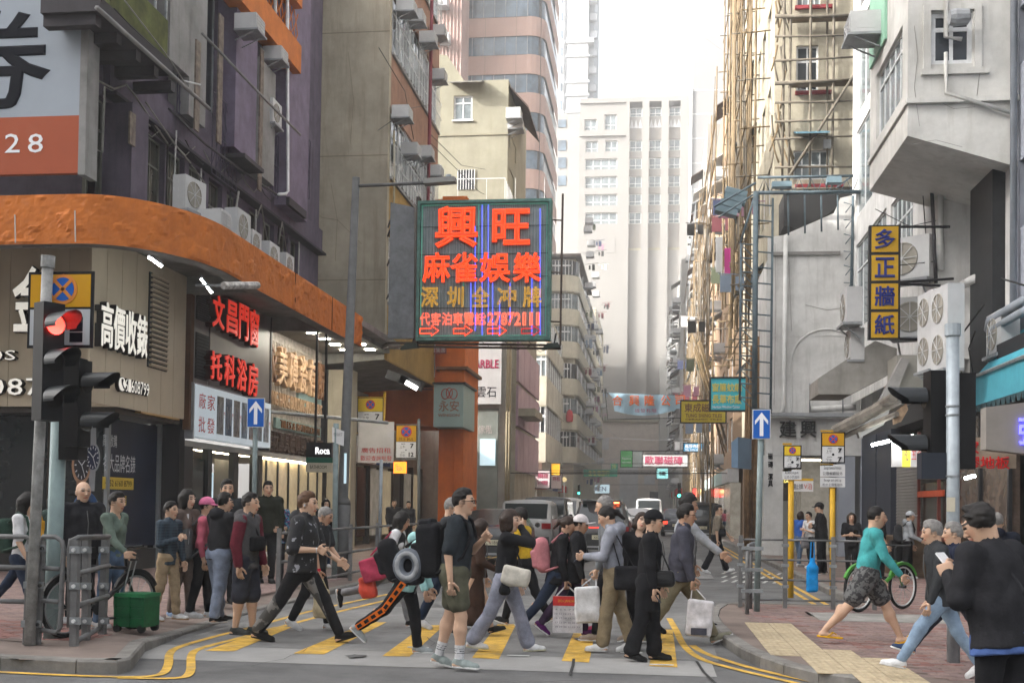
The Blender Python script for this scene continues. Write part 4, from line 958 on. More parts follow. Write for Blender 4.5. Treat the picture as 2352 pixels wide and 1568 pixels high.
for a,b in((1437,1445),(1474,1490),(1518,1535),(1562,1596)):MB().box(AY(a,400,YE).x,AY(b,400,YE).x,YE-.6,YE+3,16,ztop).build('pilaster',CRM,ed)
bx=AY(1262,400,YE).x;x3=AY(1330,400,YE).x
MB().prism([(x3,YE,0),(x3,YE,ztop-2),(bx,YE+.5,ztop-1),(bx,YE+.5,0)],(0,.3,0)).build('splay_wall',CRM,ed)
for y0,y1 in[(327,350),(366,390),(408,430),(280,297)]:
 a,b=AY(1283,y0,YE+1.2),AY(1301,y1,YE+1.2)
 f_=MB().obox(((a.x+b.x)/2,YE+.24,(a.z+b.z)/2),((b.x-a.x)/2,-.06,0),(.01,.08,0),(0,0,(a.z-b.z)/2)).build('window',BLUG,ed)
MB().box(x3,xe[1437],YE-.4,YE-.004,zE(312),zE(308)).build('cornice',CRM,ed);MB().box(x3,xe[1592],YE-.3,YE+8,ztop,ztop+.8).build('parapet',CRM,ed)
MB().box(x3,xe[1592],YE+3,YE+25,0,ztop-.1).build('core',CRM,ed)
for a,b,y0,y1 in((1345,1380,545,580),(1392,1420,545,580)):MB().box(AY(a,0,YE).x,AY(b,0,YE).x,YE-.06,YE-.003,zE(y1),zE(y0)).build('blind_panel',CRM,ed)
POD=M('podium_pink',(.5,.44,.39),rough=.8,var=.12,streak=.2)
MB().box(bx,xe[1592]+4,YE-2.5,YE-.7,0,zE(972)).build('podium',POD,ed);MB().box(bx,xe[1592]+4,YE-2.8,YE-.5,zE(972),zE(966)).build('ledge',M('ledge_dark'),ed)
MB().box(AY(1437,0,YE).x,AY(1478,0,YE).x,YE-2.7,YE-2.51,.5,zE(1035)).build('grey_panel',M('grey_vent_panel'),ed)
for a,b,y0,y1 in((1384,1412,1008,1034),(1492,1516,1092,1112),(1352,1372,1010,1030)):MB().box(AY(a,0,YE).x,AY(b,0,YE).x,YE-2.6,YE-2.51,zE(y1),zE(y0)).build('vent_panel',M('grey_vent_panel'),ed)
dr=rY(1492,1128,1522,1168,YE-2.6);MB().box(dr[0],dr[1],YE-2.6,YE-2.5,0,dr[3]).build('doorway',DARK,ed)
wt=thing('white_tower','plain white windowless tower behind the bamboo scaffolding','building',(10,175,0))
wx0=AY(1590,300,172).x;wz=AY(1640,82,172).z
MB().box(wx0,wx0+14,172,190,0,wz).build('wall',M('white_cladding',(.22,.22,.22),rough=.7,var=.04,scale=.1),wt)
for y in(208,262,318,375,435):z=AY(1640,y,172).z;MB().box(wx0,wx0+14,171.96,171.997,z,z+.12).build('joint',M('grey_vent_panel'),wt)
pipe(wt,[(wx0-.2,171.8,10),(wx0-.2,171.8,wz-8)],.15,M('grey_vent_panel'),'drain_pipe',4)
g=MB()
for k in range(9):g.tube([(wx0+1+k*1.5,172.5,wz),(wx0+1+k*1.5,172.5,wz+1.3)],.05,4)
g.tube([(wx0+1,172.5,wz+1.3),(wx0+14,172.5,wz+1.3)],.05,4);g.build('roof_rail',WHITE_AL,wt)
# ================================================================== farther along the left side
DIRTY=M('dirty_cream',(.4,.37,.3),rough=.9,var=.25,scale=.8,streak=.5,dirt=(.18,.16,.13));MAUV=M('mauve_panel',(.42,.3,.36),rough=.6,var=.15,streak=.25)
mg=thing('marble_shop_building','grey rendered building carrying the large white marble board','building',(-8,52,0))
Y_=51.0;q=rY(1066,780,1160,1165,Y_)
MB().box(q[0]-3,q[1],Y_,Y_+2.2,.12,11.8).build('wall',M('grey_warm_render',(.36,.34,.3),var=.2,streak=.4),mg)
MB().box(q[1]-1.2,q[1]-.3,Y_-.15,Y_-.003,.12,6.0).build('pilaster',M('green_grey_stone',(.2,.22,.2),var=.2),mg)
r=rY(1076,800,1152,928,Y_-.3);MB().box(r[0]-1,r[1],Y_-.4,Y_-.3,r[2],r[3]+.8).build('sign_panel',M('white_board',(.42,.42,.42),rough=.5,var=.1,streak=.2),mg)
textY('FINE MARBLE','lettering',M('maroon_ink',(.3,.03,.08),var=0),mg,rY(1030,826,1145,845,Y_-.4),Y_-.405,fat=.015);textY('雲石','lettering',INK,mg,rY(1094,888,1140,912,Y_-.4),Y_-.405);textY('傢俬','lettering',M('pale_ink'),mg,rY(1098,976,1130,996,Y_-.2),Y_-.2)
em=MB();c_=AY(1078,868,Y_-.42);em.tube([(c_.x+.35*math.cos(a),Y_-.42,c_.z+.3*math.sin(a))for a in[2*math.pi*k/14 for k in range(15)]],.03,4);em.build('emblem',M('maroon_ink'),mg)
for x in(1166,1172):pipe(mg,[(AY(x,900,Y_).x,Y_-.1,.2),(AY(x,900,Y_).x,Y_-.1,11.5)],.06,M('ochre_pipe'))
MB().box(q[1]-1.1,q[1]-.4,Y_-.25,Y_-.16,3.4,4.6).build('sign_panel',M('pale_blue_board'),mg)
mv=thing('mauve_building','building with mauve cladding panels and shop canopy beyond the marble board','building',(-9,74,0))
xm=-7.05;Y_=48.5
MB().box(xm-5,xm,Y_+9.02,Y_+19,.12,11.5).build('wall',DIRTY,mv)
for k in range(4):
 for j in range(3):MB().box(xm+.003,xm+.12,Y_+9.1+k*2.7,Y_+11.7+k*2.7,3.4+j*2.3,5.5+j*2.3).build('cladding_panel',MAUV,mv)
MB().box(xm-4,xm+1.0,Y_+9.2,Y_+13,6.2,6.6).build('canopy',DIRTY,mv)
def balcony_block(nm,label,x0,x1,Y,Yd,floors,curve,mat,topz,grp=None):
 """tenement with stacked glazed balconies, front to the camera and side to the street"""
 t=thing(nm,label,'building',((x0+x1)/2,Y,0))
 MB().box(x0-3,x1-.35,Y+.9,Yd,.12,topz).build('core',mat,t)
 n=6 if curve else 1
 pth=[(x0-3,Y),(x1-curve,Y)]+[(x1-curve+curve*math.sin(a),Y+curve-curve*math.cos(a))for a in[math.pi/2*k/n for k in range(1,n+1)]]+[(x1,Yd)]if curve else[(x0-3,Y),(x1,Y),(x1,Yd)]
 def rib(z0,z1,ins,m_,name):
  mb=MB()
  for a,b in zip(pth,pth[1:]):
   d=Vector((b[0]-a[0],b[1]-a[1],0)).normalized();v=Vector((-d.y,d.x,0))*ins
   mb.quad((a[0]+v.x,a[1]+v.y,z0),(b[0]+v.x,b[1]+v.y,z0),(b[0]+v.x,b[1]+v.y,z1),(a[0]+v.x,a[1]+v.y,z1))
  return mb.build(name,m_,t)
 for z0,h in floors:
  rib(z0,z0+h*.52,0,mat,'balcony_wall');rib(z0+h*.52,z0+h,.12,random.choice((GLASS,GLASS2,GLASS2)),'glazing')
  rib(z0-.12,z0-.004,-.12,M('ledge_dark'),'ledge')
  for k in range(7):
   x=x0+(x1-curve*.4-x0)*k/6;MB().box(x-.03,x+.03,Y+.04,Y+.11,z0+h*.52,z0+h).build('mullion',WHITE_AL,t)
  MB().box(x0,x1-curve*.5,Y+.03,Y+.1,z0+h*.8,z0+h*.84).build('transom',WHITE_AL,t)
  for k in range(8):
   y=Y+curve+(Yd-Y-curve)*k/8;MB().box(x1-.11,x1-.05,y-.03,y+.03,z0+h*.52,z0+h).build('mullion',WHITE_AL,t)
 return t
Yc=86.0;c0,c1=AY(1175,900,Yc).x,AY(1255,900,Yc).x;zc=lambda y:AY(1220,y,Yc).z
balcony_block('tenement','cream tenement with glazed brown framed balconies behind the mauve panels',c0,c1,Yc,102,[(zc(1058),4.2),(zc(930),4.3),(zc(790)-.8,3)],0,DIRTY,zc(700))
Yd=108.0;d0,d1=AY(1265,800,Yd).x,AY(1327,800,Yd).x;zd=lambda y:AY(1300,y,Yd).z
rt_=balcony_block('curved_tenement','cream tenement tower with rounded stacked balconies beside the neon sign',d0,d1,Yd,160,[(zd(y),zd(y-75)-zd(y)-.15)for y in(1062,985,905,820,745,668,630+12)][:6],1.6,M('cream_render',(.5,.46,.36),rough=.9,var=.12,streak=.35,dirt=(.28,.25,.2)),zd(584))
MB().box(d0-3,d1+.2,Yd-.3,Yd+20,zd(590),zd(584)).build('roof_slab',M('roof_dark',(.12,.1,.09)),rt_)
MB().lathe((d0+1.9,Yd-.12,zd(985)+.7),[(.3,0),(.36,.5),(.25,1.0),(.05,1.15)],10).build('red_lantern',M('red_fabric',(.5,.03,.04)),rt_)
CLO=[M('cloth_'+n,c)for n,c in(('navy',(.04,.05,.1)),('maroon',(.16,.05,.06)),('white',(.6,.6,.6)),('olive',(.12,.14,.09)),('mauve',(.3,.16,.22)),('black',(.02,.02,.02)),('grey_blue',(.2,.25,.32)))]
for i in range(26):
 y=112+random.random()*46;z=random.uniform(4,32)
 put_ac('box',(d1+.02,y,z),0,'small air conditioner at %s floor height on the side of the rounded tenement'%'first second third fourth fifth sixth seventh eighth ninth tenth eleventh'.split()[int((z-4)/2.9)],'units on the side of the rounded tenement',1.3)
for i in range(34):
 y=111+random.random()*48;z=random.uniform(4,34)
 t=MB().tube([(d1,y,z),(d1+1.4,y+.2,z+.2)],.03,4);
 for k in range(2):
  u=.5+k*.4;t.obox((d1+u,y+.1,z-.3),(.1+.05*k,0,0),(0,.03,0),(0,0,.22+.1*k))
 t.solo('laundry',CLO[i%7],'%s washing hung on a %s pole of the rounded tenement'%(CLO[i%7].name[6:],'low' if z<14 else('mid height' if z<24 else 'high')),'laundry',(d1,y,z),'washing poles on the rounded tenement')
MB().box(-20,-8.4,161,186,.12,30).solo('far_tenement',DIRTY,'plain cream tenement after the rounded one on the far side','building',(-12,165,0))
fs=thing('far_arcade','line of small dark shops under the cream tenements far down the street','shop',(-9,80,0))
for k in range(22):
 y=58+k*5;MB().box(-9.0,-8.2,y,y+4.7,2.9,3.5).build('fascia',[M('fascia_grey'),M('red_ink'),M('white_board'),M('navy_sign')][k%4],fs);MB().box(-9.1,-8.9,y,y+4.8,.12,2.89).build('shop_window',(GLASSD,M('pale_shop_glass'))[k%2],fs)
# ================================================================== right side
CON=M('white_render',(.56,.555,.54),rough=.9,var=.25,scale=.8,streak=.6,dirt=(.26,.24,.22),bump=.2)
BAYW=M('bay_render',(.52,.51,.48),rough=.9,var=.25,scale=.8,streak=.5,dirt=(.26,.24,.2),bump=.2)
BLG=M('blue_grey_render',(.27,.285,.33),rough=.9,var=.2,scale=1.2,streak=.35,dirt=(.12,.12,.14),bump=.15)
YS,XS1=37.5,3.62
wsb=thing('white_shop_building','low white shop building with blind arch and two black characters over the door','building',(5,40,0))
xr=7.1;zt_=AY(1850,480,YS).z
MB().poly([(XS1,YS,3.95),(xr,YS,3.95),(xr,YS,zt_+.6),(AY(1930,455,YS).x,YS,AY(1930,455,YS).z),(AY(1915,490,YS).x,YS,AY(1915,490,YS).z),(AY(1800,540,YS).x,YS,AY(1800,540,YS).z),(XS1,YS,AY(1760,545,YS).z)]).build('front_wall',CON,wsb)
MB().box(XS1+.02,xr,YS+.3,YS+4.3,3.95,zt_-1.6).build('core',CON,wsb)
MB().box(XS1-.02,xr,YS-.12,YS+.28,3.35,4.55).build('sign_band',CON,wsb)
for ch,(a,b)in(('建',(1790,1828)),('興',(1838,1874))):textY(ch,'raised_character',M('dark_bronze_letter',(.03,.03,.03),rough=.4),wsb,rY(a,966,b,1004,YS-.12),YS-.12,lift=.06,ext=.06,fat=.008)
p0=AY(1753,1200,YS).x;p1=AY(1797,1200,YS).x
MB().box(p0,p1,YS-.15,YS+.5,.12,3.345).build('pillar',CON,wsb);MB().box(p0-.05,p1+.04,YS-.2,YS+.55,.12,.5).build('plinth',CON,wsb)
p2,p3=AY(1925,1200,YS).x,AY(1962,1200,YS).x;MB().box(p2,p3,YS-.1,YS+.4,.12,3.345).build('pillar',M('blue_grey_pillar',(.28,.3,.34),var=.1),wsb)
for ch,y in(('磁',1047),('磚',1066),('潔',1094),('具',1110)):textY(ch,'character',INK,wsb,rY(1764,y-7,1775,y+7,YS-.15),YS-.155,fat=.02)
MB().box(p1,p2,YS+3,YS+3.2,.12,3.3).build('back_wall',M('shop_dark',(.08,.07,.06),var=.6,scale=2),wsb);MB().box(p1,p2,YS+.3,YS+3,3.28,3.34).build('ceiling',M('shop_ceiling'),wsb)
for k in range(6):MB().box(p1+.2+k*.42,p1+.5+k*.42,YS+2.85,YS+2.98,.3+(k%3)*.3,1.9).build('display_item',[M('sample_door'),M('steel_print'),M('photo_blue'),M('brass')][k%4],wsb)
MB().box(p2-1.1,p2-.2,YS+.6,YS+2.9,.13,3.2).build('lit_panel',M('pale_shop_glass'),wsb);MB().box(p1+.5,p2-.3,YS+1,YS+1.1,3.2,3.27).build('strip_light',WARM,wsb)
textY('SALE','lettering',E('led_yellow',(1,.8,.05),1.2),wsb,rY(1800,1102,1822,1108,YS-.05),YS-.05)
ar=MB();ac_=AY(1898,830,YS);
ar.tube([(ac_.x-1.1,YS-.015,ac_.z-2.2)]+[(ac_.x+1.1*math.cos(math.pi-a)*1,YS-.015,ac_.z+1.05*math.sin(a))for a in[math.pi*k/16 for k in range(17)]]+[(ac_.x+1.1,YS-.015,ac_.z-2.2)],.03,6);ar.build('blind_arch',CON,wsb)
q=rY(1775,578,1930,586,YS-.05);MB().box(q[0],q[1],YS-.08,YS-.003,q[2],q[3]).build('ledge',M('grey_concrete'),wsb);q=rY(1765,768,1985,772,YS);MB().box(q[0],q[1],YS-.02,YS-.003,q[2],q[3]).build('ledge',CON,wsb)
pipe(wsb,[AY(1805,540,YS-.12),AY(1800,930,YS-.12),AY(1795,950,YS-.2)],.07,CON,n=8)
q=rY(1750,948,1960,956,YS-.4);MB().box(q[0],q[1],YS-.5,YS-.125,q[2],q[3]).build('ledge',GREY_AL,wsb)
for x in(1860,1936):pipe(wsb,[AY(x,955,YS-.45),AY(x,880,YS-.45)],.025,GREY_AL,'rod',5)
pipe(wsb,[AY(1860,940,YS-.3),AY(1965,935,YS-.3)],.1,CON,'pipe',8)
lad=thing('sign_gantry','blue grey steel lattice mast and beam bolted to the low white wall','gantry',(3.6,37,4))
STB=M('blue_grey_steel',(.1,.135,.155),rough=.6,var=.3,scale=4)
g=lambda q_,Y,r,nm='steel_bar',m_=STB,n=5:MB().tube([AY(x,y,Y)for x,y in q_],r,n).build(nm,m_,lad,smooth=True)
g([(1736,440),(1733,955)],36.4,.11,'mast',n=4);g([(1775,455),(1770,950)],36.6,.05,'mast',n=4);g([(1702,560),(1699,920)],37.5,.05,'mast',n=4)
for k in range(14):y=470+k*36;g([(1738,y),(1774,y+3)],36.45,.025)
for k in range(12):y=560+k*32;g([(1700,y),(1733,y+2)],36.8,.025);g([(1700,y),(1735,y+34)],36.8,.018)
g([(1736,443),(1985,441)],36.4,.07,'beam',n=4);g([(1740,408),(1960,404)],36.6,.05,'beam',n=4)
for k in range(9):x=1742+k*27;g([(x,443),(x+13,410),(x+27,443)],36.5,.018)
for k in range(4):x=1810+k*38;g([(x,443),(x+1,540-k*4)],36.42,.03)
g([(1960,450),(1955,695)],36.9,.06,'mast',n=4)
for k in range(9):y=470+k*36;g([(1938,y-5+(k%2)*4),(1956,y),(1942,y+18)],36.8,.018)
g([(1640,475),(1736,420)],37.5,.04);g([(1650,500),(1736,443)],37,.03);g([(1700,560),(1736,443)],37,.04)
for k,(x,y)in enumerate(((1688,458),(1678,472),(1668,486),(1690,445))):
 p=AY(x,y,38);l_=MB().obox(p,(.35,0,-.1),(0,.25,0),(.03,0,.1)).solo('floodlight',M('blue_grey_lamp',(.14,.2,.23),rough=.4),'blue grey floodlight on the lattice arm, '+('third lowest','second lowest','lowest of the group','topmost of the group')[k],'lamp',p)
p=AY(1915,415,36);MB().obox(p,(.22,0,0),(0,.15,0),(0,.02,.1)).solo('floodlight',M('blue_grey_lamp'),'blue grey floodlight standing on the gantry beam over the white wall','lamp',p)
p=AY(1795,425,36);MB().obox(p,(.3,0,0),(0,.15,0),(0,.02,.09)).solo('floodlight',M('blue_grey_lamp'),'dim grey floodlight above the mast end of the gantry beam','lamp',p)
dk=MB().prism([AY(x,y,38.2)for x,y in[(1800,445),(1990,430),(1985,470),(1925,470),(1905,490),(1840,520),(1800,520)]],(0,1.5,0)).solo('dark_sheet_roof',M('dark_sheet',(.025,.025,.025)),'black torn sheet roof behind the gantry beam on the white building','roof',AY(1850,470,38.2))
YF=42.0;XF=4.25
sb=thing('scaffolded_building','cream tenement wrapped in bamboo scaffolding above the low white building','building',(6,46,0))
CRT=M('cream_stained',(.43,.39,.3),rough=.9,var=.25,scale=1,streak=.55,dirt=(.15,.13,.1))
hw=[rY(1829,105,1880,209,YF),rY(1830,-40,1885,12,YF),rY(1822,345,1905,412,YF),rY(1829,-260,1880,-150,YF)]
x1_=AY(1996,200,YF).x+1
wall(sb,'Y',YF,-1,XF,x1_,5,40,hw,CRT,.15)
window(sb,'Y',YF,-1,hw[0],nx=2,fr=.07,pane=GLASS,transom=.66,sill=False);window(sb,'Y',YF,-1,hw[1],nx=4,fr=.05,pane=GLASS2);window(sb,'Y',YF,-1,hw[2],nx=4,fr=.06,pane=GLASS2,transom=.5);window(sb,'Y',YF,-1,hw[3],nx=2,pane=GLASS)
for y_ in(210,424,14):q=rY(1826,y_,1912 if y_<400 else 1936,y_+8,YF);MB().box(q[0],q[1],YF-.12,YF-.003,q[2],q[3]).build('red_sill',M('red_sill',(.3,.04,.05),var=.2),sb)
q=rY(1826,293,1920,345,YF-.4);MB().prism([(q[0],YF-.003,q[3]),(q[0],YF-1.0,q[3]-.35),(q[0],YF-1.0,q[3]-.4),(q[0],YF-.003,q[3]-.06)],(q[1]-q[0]-.3,0,0)).build('awning',M('teal_awning_cloth',(.1,.2,.25),var=.3),sb)
q=rY(1890,318,1925,350,YF-.1);MB().box(q[0],q[1]-.2,YF-.3,YF-.15,q[2]+.1,q[3]-.1).build('vent_box',WHITE_AL,sb)
q=rY(1918,375,1996,445,YF-.5);aw=MB().prism([(q[0],YF-.3,q[2]+.2),(q[1],YF-.3,q[3]),(q[1],YF-1.6,q[3]-.3),(q[0],YF-1.6,q[2])],(0,0,.05)).build('sheet_awning',M('dark_corrugated',(.06,.075,.085),rough=.5,var=.5,scale=8),sb)
sh=[(43.2+k*2.1,44.5+k*2.1,6.5+j*3.1,8.3+j*3.1)for k in range(6)for j in range(9)]
wall(sb,'X',XF,-1,YF,56,5,40,sh,CRT,.15)
for h in sh:window(sb,'X',XF,-1,h,nx=2,pane=random.choice((GLASS,GLASS2)))
MB().box(XF+.4,x1_,YF+.5,56,.1,39.9).build('core',M('dark_interior'),sb)
for k in range(7):
 z=7+k*3.4;y=44+(k*1.7%8);MB().prism([(XF,y,z+1),(XF-1.0,y,z),(XF-1.0,y,z-.05),(XF,y,z+.93)],(0,2.4,0)).build('awning',M('dark_corrugated'),sb)
BAM=M('bamboo',(.2,.145,.08),rough=.6,var=.35,scale=3,streak=.2);BAMG=M('weathered_bamboo',(.15,.13,.1),rough=.7,var=.35,scale=3)
sc_=thing('bamboo_scaffold','tall bamboo scaffold standing edge on along the street side of the cream tenement','scaffold',(3.7,46,3))
npole=[0]
def bam(parent,a,b,r=.042,m_=BAM):
 a,b=Vector(a),Vector(b);n=max(2,int((b-a).length/2.5));j=Vector((random.uniform(-1,1),random.uniform(-1,1),random.uniform(-1,1)))*.03
 pts=[a+(b-a)*k/n+(j*math.sin(math.pi*k/n))for k in range(n+1)]
 npole[0]+=1
 return MB().tube(pts,[r*(1.1-.25*k/n)for k in range(n+1)],6).build('bamboo_pole',m_,parent,smooth=True)
for k in range(34):
 y=42.5+k*.42+random.uniform(-.1,.1);X=XF-.72+random.choice((0,.12,-.3))+random.uniform(-.04,.04)
 bam(sc_,(X,y,11.2+random.uniform(-3,.6)),(X,y,30+random.uniform(0,4)),.04)
for k in range(13):
 z=8.5+k*1.8;
 for X in(XF-.8,XF-1.02):
  bam(sc_,(X,42.2,z+random.uniform(-.1,.1)),(X,56.5,z+random.uniform(-.2,.2)),.028)
 for y in np.arange(42.4,56,2.2):bam(sc_,(XF-1.05-random.random()*.35,y,z),(XF-.1,y,z+.05),.028,BAM if random.random()<.6 else BAMG)
for k in range(9):bam(sc_,(XF-.85,43+k*1.2,9+random.random()*4),(XF-.85,46+k*1.2,18+random.random()*8),.035,BAMG)
sf=thing('bamboo_scaffold','open grid of weathered bamboo poles before the cream wall with a long diagonal','scaffold',(6,41,10))
for x in(1798,1812,1858,1912,1966):bam(sf,AY(x+6,-160,YF-.6),AY(x+random.randint(-2,2),445,YF-.6),.05,BAMG)
for x in(1900,1990):bam(sf,AY(x,-160,YF-.25),AY(x,445,YF-.25),.04,BAMG)
for y in(-70,-30,38,83,137,188,236,277,320,386,436):bam(sf,AY(1780,y+random.randint(-2,5),YF-.65),AY(1992,y-6+random.randint(-3,3),YF-.65),.04 if y not in(38,188)else.065,BAMG)
bam(sf,AY(1790,440,YF-.75),AY(1985,135,YF-.75),.055,BAMG)
for k in range(26):
 x=1772+random.random()*34;y=random.randint(-60,400);bam(sf,AY(x,y,YF-.4),AY(x+random.randint(-26,26),y+60,YF-.4),.035,random.choice((BAM,BAMG)))
for y in(40,190):q=rY(1812,y-3,1985,y+3,YF-.5);MB().box(q[0],q[1],YF-.62,YF-.2,q[2],q[2]+.05).build('plank',M('old_plank',(.2,.16,.11),var=.4),sf)
ORD='first second third fourth fifth sixth seventh eighth ninth tenth eleventh twelfth thirteenth'.split()
def clutter_block(nm,label,X,Y0,Y1,top,mat,nac,side,capt):
 t=thing(nm,label,'building',(X+3,Y0,0));hs_=[]
 ny=int((Y1-Y0)/3.2);nz=int((top-4)/3.1)
 for i in range(ny):
  for j in range(nz):
   if random.random()<.88:hs_.append((Y0+.6+i*3.2,Y0+2.6+i*3.2,4.6+j*3.1,6.2+j*3.1))
 wall(t,'X',X,-1,Y0,Y1,3.6,top,hs_,mat,.2)
 for h in hs_:window(t,'X',X,-1,h,nx=3,fr=.07,pane=random.choice((GLASS,GLASS2)))
 MB().box(X+.5,X+12,Y0+.01,Y1-.01,.1,top-.01).build('core',mat,t)
 MB().quad((X,Y0,3.6),(X,Y0,top),(X+.5,Y0,top),(X+.5,Y0,3.6)).build('return_wall',mat,t)
 for k in range(int((Y1-Y0)/5)):MB().box(X-.1,X+.4,Y0+k*5+.1,Y0+k*5+4.9,.1,2.9).build('shop_window',random.choice((GLASSD,M('pale_shop_glass'),DARK)),t);MB().box(X-.25,X+.3,Y0+k*5+.05,Y0+k*5+4.95,2.91,3.59).build('fascia',random.choice((M('fascia_grey'),M('white_board'),M('red_ink'),M('sign_teal_grey'))),t)
 for h in hs_:
  r_=random.random()
  if r_<.3:
   z=h[3]+.45;MB().prism([(X-.003,h[0]-.2,z+.35),(X-.95,h[0]-.2,z-.25),(X-.95,h[0]-.2,z-.3),(X-.003,h[0]-.2,z+.28)],(0,2.5,0)).build('awning',random.choice((M('dark_corrugated'),M('rusty_brown_sheet'),M('pale_sheet'))),t)
  if r_>.45:put_ac('box',(X,h[0]+random.uniform(.3,1.6),h[2]-.45),math.pi,'air conditioner under a %s floor window of the %s'%(ORD[int((h[2]-4.5)/3.1)],capt),'air conditioners on the '+capt,1.2)
  if r_<.2 or r_>.9:
   mb=MB().box(X-.8,X-.01,h[0]-.1,h[1]+.1,h[2]-.35,h[2]-.28)
   for k in range(8):mb.tube([(X-.78,h[0]-.1+k*.3,h[2]-.3),(X-.78,h[0]-.1+k*.3,h[3]-.3)],.02,4)
   mb.build('window_cage',random.choice((WHITE_AL,GREY_AL,GALV)),t)
 return t,hs_
PEA=M('peach_render',(.3,.21,.14),rough=.85,var=.1,streak=.2,dirt=(.35,.22,.14))
t2,h2_=clutter_block('peach_tenement','sunlit peach tenement with dark awnings behind the bamboo scaffold',3.9,57,84,25.2,PEA,10,-1,'peach tenement')
t3,h3_=clutter_block('cream_tenement','pale tenement crowded with cages past the peach one',3.7,84.2,116,30,M('pale_render',(.26,.245,.22),var=.12,streak=.3),10,-1,'pale caged tenement')
t4,h4_=clutter_block('white_tenement','sunlit white tenement at the far bend of the street',2.6,116.2,168,27,M('sunny_white',(.34,.335,.32),var=.06,streak=.15),10,-1,'far white tenement')
MB().box(.8,8,168.2,186,.1,24).solo('low_white_block',M('sunny_white'),'low white block in front of the cream tower podium','building',(4,170,0))
sc2=thing('bamboo_scaffold','sunlit bamboo scaffold with crossed poles on the peach tenement','scaffold',(3,60,3))
for k in range(11):
 y=57+k*2.6;bam(sc2,(2.95+random.uniform(-.2,.2),y,.1),(2.95,y,17+random.random()*7),.04)
for k in range(9):z=5+k*2.0;bam(sc2,(2.9,56.5,z),(2.9,84,z+random.uniform(-.2,.2)),.04)
for k in range(14):y=57+random.random()*24;z=4+random.random()*14;bam(sc2,(2.3+random.random()*.5,y,z),(3.6,y+random.uniform(-1,1),z+.1),.03)
for k in range(7):y=57+random.random()*2;z=6.0+random.random()*1.2;bam(sc2,(2.3-random.random()*.5,y-2,z+2.4+random.random()),(3.6,y,z-2),.04)
for k in range(14):y=58+k*1.5;z=3+random.random()*9;bam(sc2,(2.8,y,z),(2.8,y+3,z+random.uniform(4,7)),.035,BAMG)
sc3=thing('bamboo_scaffold','distant thin scaffold poles on the pale caged tenement','scaffold',(3,88,3))
for k in range(12):y=85+k*2.6;bam(sc3,(2.9,y,.1),(2.9,y,14+random.random()*10),.05)
for k in range(9):z=4+k*2.3;bam(sc3,(2.9,84.5,z),(2.9,116,z),.04)
for i in range(16):
 y=random.choice((44,50,58,62,70,78,88,95,104))+random.random()*4;X=XF-.9 if y<56 else 2.6;z=random.uniform(6,19)
 t=MB().tube([(X+.9,y,z),(X-.9,y,z+.1)],.025,4)
 for k in range(3):u=.5-k*.55;t.obox((X+u,y,z-.3),(.12+.05*k,0,0),(.0,.03,0),(0,0,.22+.06*k))
 t.solo('laundry',CLO[i%7],'%s washing on a %s pole by the bamboo scaffolds'%(CLO[i%7].name[6:],'low' if z<10 else('mid height' if z<15 else 'high')),'laundry',(X,y,z),'washing poles by the bamboo scaffolds')
for(x,y,w_,h_,Y,c,lb)in[(1672,600,30,60,50,4,'bright pink towel hanging on the scaffold left of the steel mast'),(1652,585,30,80,50,2,'white shirts hanging next to the pink towel')]:
 a,b=AY(x-w_/4,y-h_/2,Y),AY(x+w_/4,y+h_/2,Y);m_=MB()
 n=8
 for k in range(n):
  for s in range(2):m_.box(a.x+(b.x-a.x)*k/n,a.x+(b.x-a.x)*(k+1)/n,Y+.03*math.sin(k*2)+s*.01,Y+.03*math.sin(k*2)+s*.01+.008,b.z,a.z)
 m_.solo('towel',(M('hot_pink',(.5,.05,.25))if c==4 else CLO[c]),lb,'laundry',a)
bz=thing('bamboo_bundle','upright bundle of brown bamboo poles beside the white shop pillar','bamboo',(3.45,40,0))
for k in range(13):x=3.25+random.random()*.4;y=39.6+random.random()*1.5;bam(bz,(x,y,.12),(x+random.uniform(-.08,.08),y,5.2+random.random()*3),.05,M('brown_bamboo',(.2,.12,.06),rough=.6,var=.4,scale=4))
XR=7.0
bg_=thing('blue_grey_block','blue grey rendered block at the picture edge with recessed windows','building',(9,20,0))
hr=[(a.y if False else 0,0,0,0)]
hw=[]
for(a,b,c,e)in[(2312,2334,100,215),(2342,2362,20,150),(2342,2365,370,525),(2309,2330,440,585)]:hw.append(rX(a,b,c,e,XR))
hw2=[(12+k*2.8,13.2+k*2.8,9+j*3.2,10.8+j*3.2)for k in range(2)for j in range(5)]
wall(bg_,'X',XR,-1,10,23.05,4.4,34,hw+hw2,BLG,.25)
for h in hw+hw2:window(bg_,'X',XR,-1,h,nx=2,fr=.05,mat=GREY_AL,pane=GLASS,depth=.2)
MB().box(XR+.5,16,10,30,.1,33.9).build('core',M('dark_interior'),bg_)
bay=thing('bay_window_house','pale rendered house with a big projecting bay and underside over the pavement','building',(7,26,0))
XBY=AY(2085,200,23.0).x;zb0=AY(2085,312,23.0).z;yfar=AX(1998,300,XBY).y
fw=rY(2139,28,2234,147,23.0)
wall(bay,'Y',23.0,-1,XBY,XR+.02,zb0+.75,34,[fw,(fw[0],fw[1],fw[2]+4.5,fw[3]+4.5)],BAYW,.12)
window(bay,'Y',23.0,-1,fw,nx=2,fr=.09,pane=GLASS,transom=.68,depth=.08)
fr_=MB();a,b,c,e=fw
for(x0_,x1_b,z0_,z1_)in((a-.16,b+.16,e+.02,e+.14),(a-.16,a-.02,c-.1,e+.02),(b+.02,b+.16,c-.1,e+.02),(a-.2,b+.3,c-.22,c-.1)):fr_.box(x0_,x1_b,22.93,22.997,z0_,z1_)
fr_.build('window_surround',BAYW,bay)
